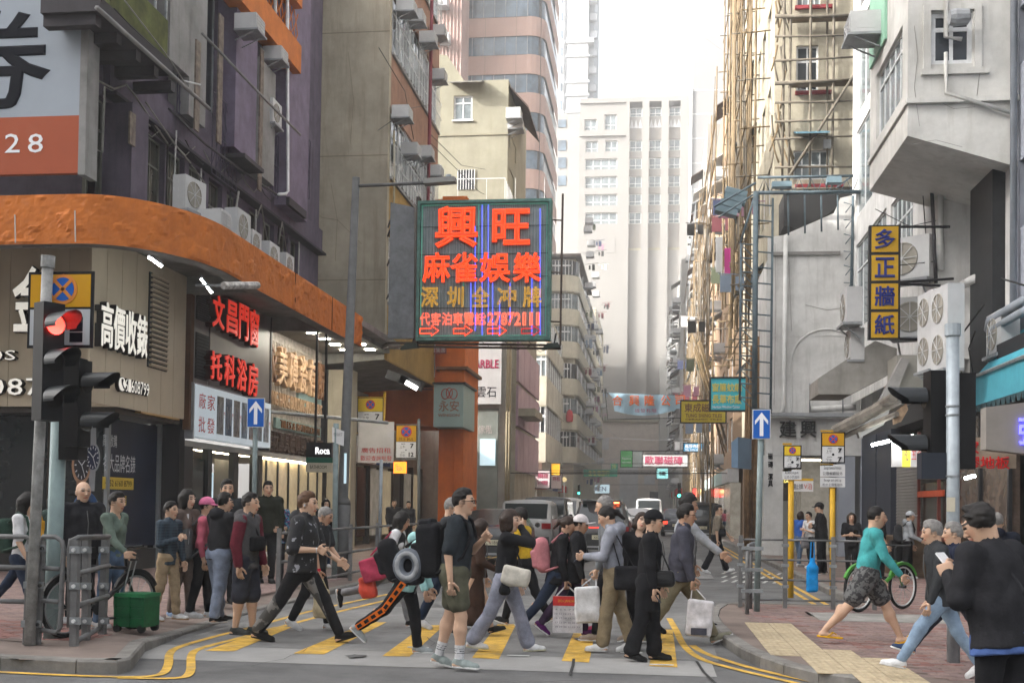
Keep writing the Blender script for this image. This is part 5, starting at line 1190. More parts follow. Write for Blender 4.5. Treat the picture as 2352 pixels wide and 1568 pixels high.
p=AY(2205,40,22.7);MB().lathe((p.x,22.7,p.z),[(.14,-.2),(.17,-.1),(.15,.15),(.06,.2)],12,'X').build('vent_fan',GREY_AL,bay)
sw=rX(2012,2072,175,262,XBY);sw=(sw[0],sw[1]-.05,AX(2072,225,XBY).z,AX(2072,60,XBY).z)
wall(bay,'X',XBY,-1,23.0,yfar,zb0,34,[sw,(sw[0],sw[1],sw[2]+4.5,sw[3]+4.5)],BAYW,.12)
window(bay,'X',XBY,-1,sw,nx=5,fr=.05,pane=GLASS2,depth=.1,transom=.75,mat=WHITE_AL)
gs=rX(2010,2052,-20,52,XBY);MB().box(XBY-.06,XBY-.004,sw[0]+1.5,yfar-.2,sw[3]+.35,sw[3]+2.4).build('green_panel',M('pale_green_panel',(.25,.45,.33),rough=.5),bay)
zf0=AY(2085,312,23).z;zr0=AY(2280,385,23).z
MB().poly([(XBY,22.996,zb0),(XR,22.996,zr0+.0),(XR,22.996,zb0+.75),(XBY,22.996,zb0+.75)]).build('skirt',BAYW,bay)
MB().quad((XBY,23,zb0),(XR+.2,23,zr0),(XR+.2,yfar,zr0),(XBY,yfar,zb0)).build('underside',BAYW,bay)
lip=MB();lip.box(XBY-.04,XR,22.9,22.99,zb0+.62,zb0+.72);lip.box(XBY-.05,XBY-.003,23,yfar,zb0+.62,zb0+.72);lip.build('drip_edge',BAYW,bay)
pipe(bay,[(XBY+.7,22.9,34),(XBY+.7,22.9,zb0+1.9),(XBY+1.0,22.9,zb0+1.85)],.045,BAYW);pipe(bay,[(XBY+.7,22.9,zb0+1.6),(XBY+.7,22.9,zb0+.8),(XR-.1,22.9,zb0+.35)],.04,BAYW)
pipe(bay,[(XR-.12,22.85,34),(XR-.12,22.85,4.6)],.07,M('grey_blue_pipe',(.25,.27,.3),var=.2),n=8)
put_ac('box',AX(2020,88,XBY-.02),math.pi,'box air conditioner under the green panel on the side of the bay',None,1.15)
lw=[rX(2012,2062,425,520,6.2),]
MB().box(XR-.05,XR+.5,23.1,37.4,4.4,34).build('street_wall',CON,bay)
XU=6.25
hu=[(28.6,31.2,7.6,9.8),(31.8,36.5,7.2,9.9)]
wall(bay,'X',XU,-1,yfar-.8,37.2,5.0,34,hu+[(h[0],h[1],h[2]+3.6+k*3.2,h[3]+3.6+k*3.2)for h in hu for k in range(4)],CON,.12,'rear_bay_wall')
for h in hu:window(bay,'X',XU,-1,h,nx=5,fr=.05,pane=GLASS2,depth=.08,transom=.7)
for k in range(4):
 for h in hu:window(bay,'X',XU,-1,(h[0],h[1],h[2]+3.6+k*3.2,h[3]+3.6+k*3.2),nx=4,fr=.05,depth=.08)
MB().quad((XU,yfar-.8,5),(XR,yfar-.8,5),(XR,yfar-.8,34),(XU,yfar-.8,34)).build('return_wall',CON,bay)
pipe(bay,[AY(2140,430,26),AY(2150,650,26)],.04,M('dark_pipe'));pipe(bay,[AY(2160,430,26),AY(2161,620,26)],.07,CON);
MB().box(XR-.3,XR-.051,23.6,25.2,4.5,9.0).build('shadow_recess',DARK,bay)  # solid box on the wall, shade put into its dark colour
ys=thing('vertical_sign','black framed vertical sign of four yellow squares with blue characters','sign',(5,25,6))
YV=25.6;q=rY(1996,517,2068,779,YV)
MB().box(q[0],q[1],YV,YV+.16,q[2],q[3]).build('frame',M('sign_frame_black',(.012,.012,.015),rough=.4),ys)
BINK=M('sign_blue_ink',(.02,.03,.16),var=0);hgt=(q[3]-q[2])/4
for k,ch in enumerate('多正牆紙'):
 z1=q[3]-k*hgt;pn=MB().box(q[0]+.05,q[1]-.05,YV-.015,YV-.002,z1-hgt+.035,z1-.035).build('yellow_panel',M('sign_yellow',(.5,.29,.015),rough=.35,var=.12,scale=2),ys)
 textY(ch,'character',BINK,ys,(q[0]+.13,q[1]-.13,z1-hgt+.11,z1-.1),YV-.018,fat=.025)
for(a,b)in(((2066,521),(2182,521)),((2066,648),(2190,640)),((2066,652),(2160,656)),((2066,778),(2150,779))):MB().tube([AY(*a,YV+.1),AY(*b,YV+.1)if b[0]<2185 else AY(*b,YV+.4)],.03,5).build('bracket',M('sign_frame_black'),ys)
put_ac('split',AY(1972,745,27.6),math.pi,'pale condenser on a shelf left of the yellow vertical sign',None,1.1)
put_ac('split',AY(1978,830,27.9),math.pi,'half hidden condenser under the one left of the yellow sign',None,1.0)
put_ac('split',AY(2100,648,26.9),math.pi+.9,'condenser behind the topmost yellow sign square',None,1.3)
put_ac('split',AY(2105,778,26.6),math.pi+1.2,'tall pale unit with rusty coil behind the third yellow square',None,1.2)
big=ac_split('tall double fan condenser in front on the ledge right of the yellow sign',1.6,.85,2);big.location=AY(2195,850,22.6);big.rotation_euler=(0,0,math.pi+.12)
big2=copy_tree(big);big2['label']='second tall double fan condenser tucked behind the front one';big2.location=AY(2160,852,23.9)
put_ac('split',AX(2325,815,6.9),math.pi,'condenser above the turquoise awning at the picture edge',None,1.1)
for q_,X,r,m_ in[([(2352,690),(2275,735),(2270,760)],6.6,.09,M('grey_blue_pipe')),([(2352,715),(2280,755),(2275,830)],6.6,.08,M('grey_blue_pipe')),([(2268,330),(2262,830)],6.8,.08,M('grey_blue_pipe')),([(2352,655),(2300,640)],6.7,.02,BLKC),([(2240,640),(2210,655)],6.7,.1,CON),([(2260,700),(2200,780),(2210,870)],6.4,.02,BLKC),([(2240,760),(2225,800),(2235,860)],6.3,.015,BLKC)]:pipe(bg_,ax(q_,X),r,m_,'service_pipe',6)
MB().box(6.5,6.98,20.5,22.6,4.3,4.8).build('dark_opening',M('near_black'),bg_)
cs=MB().prism([AY(x,y,27.5)for x,y in((1880,868),(2010,782),(2060,800),(2060,850),(1955,905),(1880,905))],(0,1.6,0)).solo('concrete_canopy',M('canopy_concrete',(.3,.285,.26),var=.3,streak=.4),'stained sloping concrete canopy below the yellow vertical sign','canopy',AY(1960,850,27.5))
sv=thing('folded_awning','grey rolled awning with pale roller tubes over the shutter shop','awning',(6,24,4))
for a,b,r in(((1918,990),(2082,905),.13),((1975,960),(2052,912),.1),((1942,1000),(2060,950),.06)):MB().cyl(AY(*a,25.5),AY(*b,23.8),r,n=8).build('roller',M('roller_tube',(.22,.195,.165),var=.4,scale=3),sv)
MB().prism([AY(x,y,25)for x,y in((1968,985),(2000,960),(2072,820),(2090,825),(2030,975),(1975,1005))],(0,.25,0)).build('cloth',M('awning_grey',(.25,.24,.23),var=.3),sv)
MB().prism([AY(x,y,23.9)for x,y in((2050,950),(2082,925),(2086,940),(2070,968),(2052,975))],(0,.06,0)).build('rag',M('tan_rag',(.4,.28,.18),var=.4,scale=8),sv)
gb=MB().prism([AY(x,y,25.2)for x,y in((2060,815),(2150,815),(2150,905),(2060,905))],(0,1,0)).solo('grey_box',M('warm_grey_box',(.26,.25,.22),var=.1),'plain warm grey housing box under the yellow sign bracket','box',AY(2100,860,25.2))
aw=thing('turquoise_awning','turquoise canvas awning with scalloped dark edge at the picture edge','awning',(6,17,4))
TQ=M('turquoise_canvas',(.06,.3,.38),rough=.7,var=.15,scale=2,streak=.15)
ya,ybq=15.0,23.2;XA=6.25
zA=lambda y:0
za1=AX(2300,913,XA).z;za2=AX(2300,846,XA).z
MB().prism([(XA,ya,za1),(XA,ya,za1+.55),(XA+.75,ya,za2+.9),(XA+.75,ya,za1+.3)],(0,ybq-ya,0)).build('canvas',TQ,aw)
mb=MB()
for k in range(28):
 y=ya+(ybq-ya)*k/28;d_=(ybq-ya)/28;mb.poly([(XA-.01,y,za1),(XA-.01,y+d_,za1),(XA-.01,y+d_*.8,za1-.14),(XA-.01,y+d_*.2,za1-.14)])
mb.build('scallop',M('dark_valance',(.02,.05,.06)),aw);MB().cyl((XA-.03,ya,za1+.57),(XA-.03,ybq,za1+.57),.035,n=6).build('roller',GALV,aw);
MB().box(XA+.3,XA+.75,ya,ybq,za1-.25,za1-.15).build('rail',DARK,aw)
rs_=thing('street_shops','dark street level shops with steel shutter and red frame under the awnings','shop',(7,25,0))
XQ=6.75
MB().box(XQ+.6,XQ+.8,10,37.4,.1,4.4).build('back_wall',M('shop_dark'),rs_);MB().box(XQ-.1,XQ+.8,10,37.4,3.9,4.39).build('head_beam',M('dark_interior'),rs_)
def ycol(x):return AX(x,1200,XQ).y
sh_=MB()
y0,y1=ycol(2113),ycol(2060)
for k in range(34):z=.2+k*.085;sh_.obox((XQ,(y0+y1)/2,z),(.02,0,.0),(0,(y1-y0)/2,0),(.012,0,.04))
sh_.build('shutter',M('steel_shutter',(.2,.19,.18),rough=.5,var=.15),rs_)
for(a,b,m_)in((2025,2058,M('navy_column',(.035,.04,.055),rough=.6)),(1990,2022,M('navy_column')),(1966,1988,M('blue_grey_pillar'))):MB().box(XQ-.15,XQ+.1,ycol(b),ycol(a),.12,3.9).build('column',m_,rs_)
RW=M('red_brown_wood',(.16,.04,.03),rough=.5,var=.3)
MB().box(XQ-.05,XQ+.1,ycol(2330)+0,ycol(2205),.12,3.6).build('shop_window',M('brown_display',(.12,.09,.07),rough=.2,var=.7,scale=1.5),rs_)
for x in(2118,2165,2205,2262,2330):MB().box(XQ-.12,XQ-.055,ycol(x)-.05,ycol(x)+.05,.12,3.6).build('red_frame',RW if x<2206 else DARK,rs_)
MB().box(XQ-.1,XQ-.04,ycol(2205),ycol(2118),.9,1.1).build('counter',RW,rs_);MB().box(XQ-.02,XQ+.1,ycol(2205),ycol(2118),1.1,2.3).build('kiosk_window',M('kiosk_glass',(.06,.06,.05),rough=.15,var=.6,scale=2),rs_);MB().box(XQ-.14,XQ-.1,ycol(2180),ycol(2120),1.95,2.1).build('orange_strip',M('orange_strip',(.5,.08,.03)),rs_)
q=rY(2047,1022,2100,1072,24.6);sg=thing('lit_menu_sign','yellow and white lit sign board with tube lamps above the steel shutter','sign',(q[0],24.6,q[2]))
MB().box(q[0],q[0]+.2,24.5,24.6,q[2],q[3]+.1).build('white_panel',M('white_red_sign'),sg);MB().box(q[0]+.203,q[1]-.1,24.5,24.6,q[2],q[3]+.1).build('yellow_panel',E('yellow_lit',(1,.85,.1),.35,(.7,.55,.05)),sg);MB().box(q[1]-.097,q[1]+.15,24.5,24.6,q[2],q[3]+.1).build('white_panel',M('white_red_sign'),sg)
textY('平靚正','lettering',M('sign_blue_ink'),sg,(q[0]+.24,q[1]-.14,q[2]+.12,q[3]-.02),24.495);textY('五金','lettering',M('red_ink'),sg,(q[1]-.08,q[1]+.13,q[2]+.15,q[3]-.1),24.495)
MB().cyl(AY(2002,1022,24.3),AY(2042,1012,24.3),.03,n=6).build('tube',E('lamp_tube',(.95,1,1),9),sg);MB().cyl(AY(2046,1010,24.4),AY(2098,1000,24.4),.03,n=6).build('tube',E('lamp_tube'),sg)
rb_=thing('red_character_board','cream board with big red characters partly behind the traffic signal pole','sign',(6.5,20,3));q=rY(2215,1005,2330,1075,20.5)
MB().box(q[0],q[1],20.4,20.45,q[2],q[3]).build('panel',M('tan_board',(.3,.24,.18),var=.3),rb_);textY('家','character',M('red_ink'),rb_,rY(2214,1012,2248,1042,20.4),20.395,fat=.02);textY('膠地板','character',M('red_ink'),rb_,rY(2218,1048,2318,1076,20.4),20.395,fat=.02)
pb_=thing('concrete_beam_sign','plain grey concrete beam with part of a blue lit character at its end','sign',(6.6,17,3));q=rY(2265,935,2362,1050,18)
MB().prism([(q[0],18,q[2]+.12),(q[1]+.5,18,q[2]),(q[1]+.5,18,q[3]+.15),(q[0],18,q[3])],(0,.3,0)).build('panel',M('beam_grey',(.24,.22,.2),var=.15),pb_)
textY('張','lit_character',E('blue_led',(.05,.05,1),4,(.1,.1,.6)),pb_,rY(2340,962,2392,1020,18),17.98,fat=.02)
for q_ in(((2216,1098),(2240,1092)),):MB().cyl(AY(*q_[0],22),AY(*q_[1],22),.03,n=6).solo('tube_lamp',E('lamp_tube'),'short white tube lamp inside the shop behind the signal pole','lamp',AY(*q_[0],22))
MB().box(XQ-1.2,XQ-.5,ycol(2205)+.3,ycol(2118),.12,1.0).solo('market_counter',M('brown_counter',(.12,.08,.05),var=.4,scale=4),'brown shop counter with goods by the red framed kiosk','counter',(XQ-.9,ycol(2160),.12))
MB().prism([AY(x,y,36)for x,y in((1680,1015),(1695,1003),(1695,1075),(1680,1073))],(.5,1,0)).solo('blue_sign_box',M('blue_box_sign',(.16,.25,.36),rough=.4),'blue grey double sided sign box beside the bamboo bundle','sign',AY(1685,1040,36))
for k in range(30):
 y=58+random.random()*26;z=3.5+random.random()*15;bam(sc2,(2.75+random.random()*.3,y,z),(2.75+random.random()*.3,y+random.uniform(-.3,.3),z+random.uniform(3,6)),.022,random.choice((BAM,BAMG)))
for k in range(24):
 y=58+random.random()*20;z=3.5+random.random()*17;bam(sc2,(2.8,y,z),(2.8,y+random.uniform(4,8),z+random.uniform(-.2,.2)),.02,random.choice((BAM,BAMG)))
for q_ in([(2100,60),(2108,130),(2100,200),(2112,290)],[(2150,230),(2190,250),(2240,246)],[(2095,330),(2150,322),(2210,338)],[(2240,90),(2250,170),(2244,220)]):MB().tube([AY(x,y,22.997)for x,y in q_],.006,4).build('crack',M('crack_grey',(.2,.19,.17)),bay)
for q_ in([(2000,560),(2060,610),(2150,600),(2200,650)],[(2010,480),(2090,520),(2180,500)],[(2160,430),(2172,520),(2168,640)],[(2120,450),(2128,560),(2136,650)]):MB().tube([AY(x,y,26.3)for x,y in q_],.012,4).build('loose_cable',BLKC,bay,True)
for q_ in([(1780,560),(1782,700),(1778,930)],[(1960,560),(1962,690)],[(1812,600),(1818,760)],[(1850,700),(1900,712),(1950,705)]):MB().tube([AY(x,y,YS-.006)for x,y in q_],.008,4).build('crack',M('crack_grey'),wsb)
# ================================================================== neon sign
YN=34.0
ns=thing('neon_sign','large green framed neon sign with glowing red mahjong parlour characters over the street','sign',(-5.3,YN,8))
q=rY(965,467,1259,775,YN);Xa,Xb,Za,Zb=q
MB().box(Xa,Xb,YN+.02,YN+.28,Za,Zb).build('back_panel',M('neon_back',(.2,.25,.26),rough=.6,var=.4,scale=2),ns)
g=MB()
for k in range(70):x=Xa+.06+(Xb-Xa-.12)*k/69;g.box(x-.012,x+.012,YN+.0,YN+.018,Za+.05,Zb-.05)
g.build('back_slats',M('neon_slat',(.26,.32,.33),rough=.5,var=.3),ns)
GF=M('verdigris_frame',(.09,.2,.175),rough=.6,var=.4,scale=5)
for a,b,c,e in((Xa-.09,Xb+.09,Zb,Zb+.09),(Xa-.09,Xb+.09,Za-.09,Za),(Xa-.09,Xa-.003,Za+.003,Zb-.003),(Xb+.003,Xb+.09,Za+.003,Zb-.003)):MB().box(a,b,YN-.1,YN+.3,c,e).build('frame_bar',GF,ns)
NG=E('neon_green',(.1,.8,.5),.12,(.1,.35,.27));NB=E('neon_blue',(.08,.12,1),1.3,(.1,.1,.5));NR=E('neon_red',(1,.045,.008),1.5,(.6,.05,.02));NO=E('neon_orange_fill',(1,.07,.015),.22,(.55,.07,.02));NY=M('unlit_yellow_tube',(.4,.24,.02),rough=.3,var=.1,emit=(1,.5,.05),es=.25);NP=E('neon_salmon',(1,.12,.06),.8,(.7,.2,.12));ND=E('neon_dim_red',(1,.03,.02),.4,(.4,.03,.03));NGR=M('unlit_tube',(.32,.35,.36),rough=.3,var=.1)  # the yellow tubes get a faint added glow
rr=.05;bp=[(Xa+rr,Za+rr),(Xb-rr,Za+rr),(Xb-rr,Zb-rr),(Xa+rr,Zb-rr),(Xa+rr,Za+rr)]
MB().tube([(x,YN-.06,z)for x,z in bp],.014,5).build('border_tube',NG,ns)
px2x=lambda px,py:AY(px,py,YN)
for k in range(38):
 x=Xa+.12+(Xb-Xa-.24)*k/37;MB().tube([(x,YN-.03,Za+.12),(x,YN-.03,Zb-.22)],.009,4,False).build('neon_tube',NGR,ns)
for x_,y0,y1,m_ in((1092,520,760,NB),(1108,470,770,NB),(1122,470,740,NB),(1132,650,770,NB),(1148,690,770,NB),(1241,480,770,NB),(1222,640,770,NB),(1082,650,720,NB),(1160,480,560,NG),(1172,650,740,NB),(1065,600,700,NG),(1100,470,600,NG)):
 a,b=px2x(x_,y0),px2x(x_,y1);MB().tube([(a.x,YN-.05,a.z),(b.x,YN-.05,b.z)],.011,5).build('neon_tube',m_,ns)
def nchar(ch,a,y0,b,y1,fill,line,fat,ow,nm='neon_character'):
 r_=rY(a,y0,b,y1,YN)
 p=None
 if fill:p=textY(ch,nm,fill,ns,r_,YN-.1,fat=fat,ext=.02)
 o=textY(ch,nm if p is None else 'outline_tube',line,p or ns,r_,YN-.14,outline=ow,fat=fat)
for ch,a,y0,b,y1 in(('興',1004,478,1096,568),('旺',1134,484,1216,562)):nchar(ch,a,y0,b,y1,NO,NR,.03,.013)
for ch,a,b in(('麻',974,1034),('雀',1038,1097),('娛',1104,1171),('樂',1181,1242)):nchar(ch,a,583,b,649,NO,NR,.022,.014)
for ch,a,b in(('深',970,1008),('圳',1030,1066),('全',1086,1124),('冲',1144,1186),('牌',1203,1244)):nchar(ch,a,661,b,706,None,NY,.004,.022)
for k,ch in enumerate('代客泊車電話'):a=967+k*25.2;nchar(ch,a,720,a+22,748,None,NP,.003,.02)
nchar(':',1114,726,1117,745,None,NP,0,.02)
for k,ch in enumerate('27872111'):
 a=1122+k*15.4;nchar(ch,a+(4 if ch=='1' else 0),720,a+(9 if ch=='1' else 13),748,None,NP,0,.03)
for k,a in enumerate((966,1043,1121,1199)):
 pts=[(a,756),(a+26,755),(a+26,749),(a+43,760),(a+26,772),(a+26,766),(a,767),(a,756)]
 MB().tube([(px2x(*p).x,YN-.1,px2x(*p).z)for p in pts],.017,5).build('neon_arrow',NR if k<3 else ND,ns)
g=MB()
for z in(Za+.9,Za+1.85,Za+2.55,Za+3.4):g.tube([(Xa,YN-.045,z),(Xb,YN-.045,z)],.012,4)
g.build('tube_rail',DARK,ns)
c=rY(893,468,953,776,YN+.1);pts=[(c[0],YN+.1,c[2]),(c[1],YN+.1,c[2]),(c[1]-.05,YN+.1,c[3]-.12),(c[1]-.35,YN+.1,c[3]-.05),(c[0]+.02,YN+.1,c[3]+.05)]
MB().prism(pts,(0,.25,0)).build('sheet_wing',M('dull_zinc_sheet',(.2,.21,.22),rough=.55,metal=.3,var=.3,scale=3,bump=.3,bscale=6),ns)
MB().box(c[1]+.02,c[1]+.12,YN+.05,YN+.3,c[2]-.2,c[3]+.2).build('post',M('rust_post',(.08,.06,.05),var=.4),ns)
for z in(Za-.22,Za-.12):MB().tube([(XB-.3,YN+2,z+.1),(c[0],YN+.2,z),(Xb+.4,YN+.2,z-.1)],.04,6).build('support_bar',M('rust_post'),ns)
xe_=Xb+.38
MB().tube([(xe_,YN+.2,Za-.2),(xe_+.02,YN+.2,Zb+.3)],.035,6).build('support_bar',M('rust_post'),ns)
for z in(Za+.5,Za+2,Za+3.6):MB().tube([(Xb,YN+.1,z),(xe_,YN+.2,z)],.025,5).build('support_bar',M('rust_post'),ns)
for z in(c[2]+.3,c[2]+1.6,c[2]+2.7,c[3]-.5,c[3]-.2):MB().tube([(XB,YN+2.2,z),(c[0]+.1,YN+.2,z)],.03,5).build('support_bar',DARK,ns)
for x,y in((940,798),(1265,798)):
 p=AY(x,y,YN+.1);l_=thing('hooded_lamp','dark hooded lamp under the %s end of the neon sign'%('column side' if x<1000 else 'open street'),'lamp',tuple(p))
 MB().prism([p+Vector((-.28,-.1,-.06)),p+Vector((.3,-.1,.0)),p+Vector((.22,-.1,.14)),p+Vector((-.1,-.1,.12))],(0,.25,0)).build('hood',M('hood_green_black',(.025,.035,.03)),l_);MB().cyl(p+Vector((.1,0,.1)),p+Vector((.15,.1,.45)),.025,n=5).build('arm',DARK,l_)
for k in range(3):MB().tube([AY(1100+k*55,780,YN+.2),AY(1130+k*55,800+k*4,YN+.2),AY(1170+k*50,790+k*4,YN+.2)],.01,4).build('cable',BLKC,ns)
# ================================================================== signs hung over the far street
def board(nm,label,px,Y,mat,lines,frame=True,th=.15):
 q_=rY(*px,Y);t=thing(nm,label,'sign',(q_[0],Y,q_[2]))
 MB().box(q_[0],q_[1],Y,Y+th,q_[2],q_[3]).build('panel',mat,t)
 if frame:
  f=MB();w=.06
  f.box(q_[0]-w,q_[1]+w,Y-.03,Y+th,q_[3]+.002,q_[3]+w);f.box(q_[0]-w,q_[1]+w,Y-.03,Y+th,q_[2]-w,q_[2]-.002);f.box(q_[0]-w,q_[0]-.002,Y-.03,Y+th,q_[2],q_[3]);f.box(q_[1]+.002,q_[1]+w,Y-.03,Y+th,q_[2],q_[3]);f.build('frame',DARK,t)
 for s,r_,m_ in lines:textY(s,'lettering',m_,t,rY(*r_,Y),Y-.006,fat=.015)
 x1=3.5;MB().tube([(q_[1],Y+.1,q_[3]),(max(x1,q_[1]+.5),Y+.1,q_[3]+.1)],.03,4).build('bracket',DARK,t);return t
YINK=M('yellow_letter',(.65,.55,.12),var=0);DINK=M('brown_letter',(.12,.06,.03),var=0)
board('turquoise_sign','turquoise hanging sign with yellow characters right in front of the bamboo',(1633,869,1716,941),40.5,M('turquoise_sign',(.06,.42,.5),rough=.4,var=.08),[('窗簾蚊網',(1636,880,1703,899),YINK),('長華布廠',(1636,906,1703,927),YINK),('Horizon Window Center',(1637,931,1700,937),WINK)])
board('yellow_tile_sign','olive yellow hanging sign with dark characters behind the turquoise one',(1565,921,1666,969),52,M('olive_yellow',(.42,.33,.03),rough=.5,var=.12),[('東成磁磚',(1572,926,1650,946),DINK),('TUNG SHING TILES',(1574,950,1658,958),DINK),('CERAMIC TILES',(1574,961,1658,965),DINK)])
board('white_tile_sign','white hanging sign with four maroon characters far down the street',(1476,1044,1579,1070),88,M('white_board'),[('歐聯磁磚',(1482,1047,1568,1067),M('maroon_ink'))])
board('green_white_sign','square green and white hanging sign far down the street',(1426,1035,1452,1072),105,M('mid_green',(.08,.42,.13),var=.1),[('Square',(1429,1050,1449,1056),WINK),('SQUARE',(1429,1060,1449,1063),WINK)])
board('pale_blank_sign','blank pale sign between the green one and the maroon lettered one',(1453,1036,1476,1072),106,M('pale_sign',(.5,.55,.53)),[])
board('teal_square_sign','small teal square sign below the maroon lettered one',(1508,1075,1534,1098),85,M('teal_sign',(.15,.4,.42)),[('布藝',(1513,1082,1528,1091),INK)])
board('blue_cloth_sign','bright blue sign with white characters above the maroon lettered one',(1570,1018,1616,1036),75,M('sky_blue',(.05,.3,.55)),[('馬莎布藝',(1573,1020,1610,1029),WINK),('TEL 2396 8118',(1573,1031,1612,1035),WINK)])
gs_=thing('green_step_sign','green stepped sign with yellow characters hanging low in the distance','sign',(-5,100,5))
q=rY(1340,1078,1418,1094,100);MB().box(q[0],q[1],100,100.2,q[2],q[3]).build('panel',M('deep_green',(.02,.24,.15)),gs_);q2=rY(1403,1064,1419,1077.5,100);MB().box(q2[0],q2[1],100,100.2,q2[2],q2[3]).build('panel',M('deep_green'),gs_)
textY('生生電器行','lettering',YINK,gs_,rY(1352,1080,1400,1092,100),99.99);textY('冷','lettering',YINK,gs_,rY(1406,1066,1416,1076,100),99.99)
bn=thing('cloth_banner','pale blue swallow shaped banner with orange red characters strung over the street','banner',(-1,70,8))
YBN=70.0;top=[];bot=[]
n=24
for k in range(n+1):
 u=k/n;x=1397+u*172;yt=902+6*u;yb=944+(22*max(0,1-((x-1478)/62)**2)*.45 if abs(x-1478)<62 else 0)-(40*max(0,.06-u)/.06*.8)-(6 if u>.9 else 0)
 top.append(AY(x,yt,YBN+.05*math.sin(k*.9)));bot.append(AY(x+(10 if u<.06 else 0),yb,YBN+.05*math.sin(k*.9+.5)))
mb=MB()
for k in range(n):mb.quad(bot[k],bot[k+1],top[k+1],top[k])
for k in range(n):mb.quad(*[v+Vector((0,.03,0))for v in(bot[k+1],bot[k],top[k],top[k+1])])
mb.build('cloth',M('pale_blue_cloth',(.3,.45,.55),rough=.8,var=.08),bn)
ORI=M('orange_red_letter',(.65,.16,.05),var=0)
for ch,x in zip('合興隆公司',(1418,1457,1492,1529,1562)):textY(ch,'character',ORI,bn,rY(x-11,908,x+11,931,YBN-.08),YBN-.08,fat=.02)
textY('雄發有限','lettering',M('maroon_ink'),bn,rY(1458,938,1508,947,YBN-.08),YBN-.08)
fr_=MB();
for a,b in(((1390,898),(1396,965)),((1396,963),(1640,958)),((1393,903),(1640,910))):fr_.tube([AY(*a,YBN+.15),AY(*b,YBN+.15)],.03,4)
fr_.build('banner_frame',DARK,bn)
for i,q_ in enumerate(([(1475,-20),(1760,190)],[(1290,1000),(1500,1010),(1700,1005)],[(1300,1075),(1480,1040)],[(1340,935),(1480,1060),(1720,1000)])):
 Yw=(60,90,95,110)[i];MB().tube([AY(x,y,Yw)for x,y in q_],.018 if i else.025,4).solo('overhead_wire',M('grey_wire',(.3,.3,.33),var=0),('thin wire slanting across the open sky','wire over the far junction','short wire near the green stepped sign','sagging wire under the blue banner')[i],'wire',AY(*q_[0],Yw))
# ================================================================== street furniture
POLE=M('pole_grey_green',(.2,.25,.25),rough=.5,var=.25,scale=4,streak=.2,dirt=(.1,.1,.1));LPOLE=M('lamp_post_grey',(.1,.1,.1),rough=.6,var=.25,scale=5);SILV=M('silver_paint',(.33,.37,.4),rough=.4,metal=.2,var=.2,scale=5)
lp=thing('street_lamp','dark grey street lamp post with a long arm crossing toward the neon sign','lamp post',(-6.7,23.9,.12))
b0=G(780,1325,.12);tp=AY(818,408,b0.y);tpx=Vector((tp.x,b0.y,tp.z))
MB().tube([b0,b0+(tpx-b0)*.18],.165,12).build('base',LPOLE,lp,True);MB().tube([b0+(tpx-b0)*.18,b0+(tpx-b0)*.19,b0+(tpx-b0)*.2,tpx],[.165,.15,.105,.075],12).build('pole',LPOLE,lp,True)
ar0=AY(822,427,b0.y);ar1=AY(985,420,b0.y);MB().tube([ar0,ar1],.035,8).build('arm',LPOLE,lp,True)
a2,a3=AY(975,419,b0.y),AY(1047,414,b0.y);MB().obox((a2+a3)/2,(a3-a2)/2,(0,.12,0),(0,0,.05)).build('lamp_head',M('lamp_head_grey',(.2,.2,.19),rough=.5),lp);MB().cyl(AY(1030,408,b0.y),AY(1030,402,b0.y),.06,n=8).build('sensor',SILV,lp)
MB().obox(AY(793,1075,b0.y-.11),(.025,0,0),(0,.004,0),(0,0,.3)).build('notice',M('pale_blue_board'),lp)
def signal(label,base,top,heads,polemat,name='traffic_signal',r=.057):
 t=thing(name,label,'traffic light',tuple(base));d=(Vector(top)-Vector(base))
 MB().tube([base,top],r,12).build('pole',polemat,t,True);MB().cyl(Vector(top)-d.normalized()*.05,Vector(top)+d.normalized()*.07,r*1.25,n=12).build('cap',polemat,t)
 return t
def head(t,p,fdir,lit,n=3,s=.3,back=True):
 """signal head: centre top p, faces fdir"""
 f=Vector(fdir).normalized();w=f.cross(Vector((0,0,1)));up=Vector((0,0,1));p=Vector(p)
 hb=MB().obox(p-up*(s*n/2),w*.115,f*.09,up*(s*n/2+.04)).build('signal_housing',BLACK,t)
 for k in range(n):
  c_=p-up*(s*(k+.5))+f*.115
  on=lit is not None and k==lit[0]
  ring=[c_+(w*math.cos(a)+up*math.sin(a))*.1 for a in[2*math.pi*j/16 for j in range(16)]]
  MB().poly([v+f*.004 for v in ring]).build('lens',E('signal_'+lit[1],dict(red=(1,.02,.01),green=(.05,1,.6))[lit[1]],5)if on else M('lens_dark',(.02,.018,.018),rough=.2),hb)
  v=MB();m_=18;inner=[]
  for j in range(m_+1):
   a=-.35+(math.pi+.7)*j/m_;e=w*math.cos(a)+up*math.sin(a);L=.34*(.5+.5*math.sin(max(0,min(math.pi,a)))**.6)+.02
   inner.append((c_+e*.112,c_+e*.116+f*L))
  for(a,b),(c2,d2)in zip(inner,inner[1:]):v.quad(a,c2,d2,b);v.quad(*(x_+(x_-c_).normalized()*.006 for x_ in(b,d2,c2,a)))
  v.build('visor',M('visor_black',(.03,.033,.036),rough=.38,var=.15),hb,True)
 return hb
bA=G(68,1481,.12);tA=AY(110,604,bA.y)
sA=signal('front traffic signal with red lit and a yellow no stopping board behind its pole',bA,tA,0,M('weathered_pole',(.3,.3,.29),rough=.6,var=.4,scale=7,streak=.3))
head(sA,AY(114,706,bA.y-.14),(.86,-.5,0),(0,'red'),3,.36*1.02)
bB=G(118,1464,.12);tB=AY(138,905,bB.y)
sB=signal('second traffic signal turned sideways on a pale green pole',bB,tB,0,M('green_pole',(.26,.34,.34),rough=.45,var=.15,scale=4),r=.085)
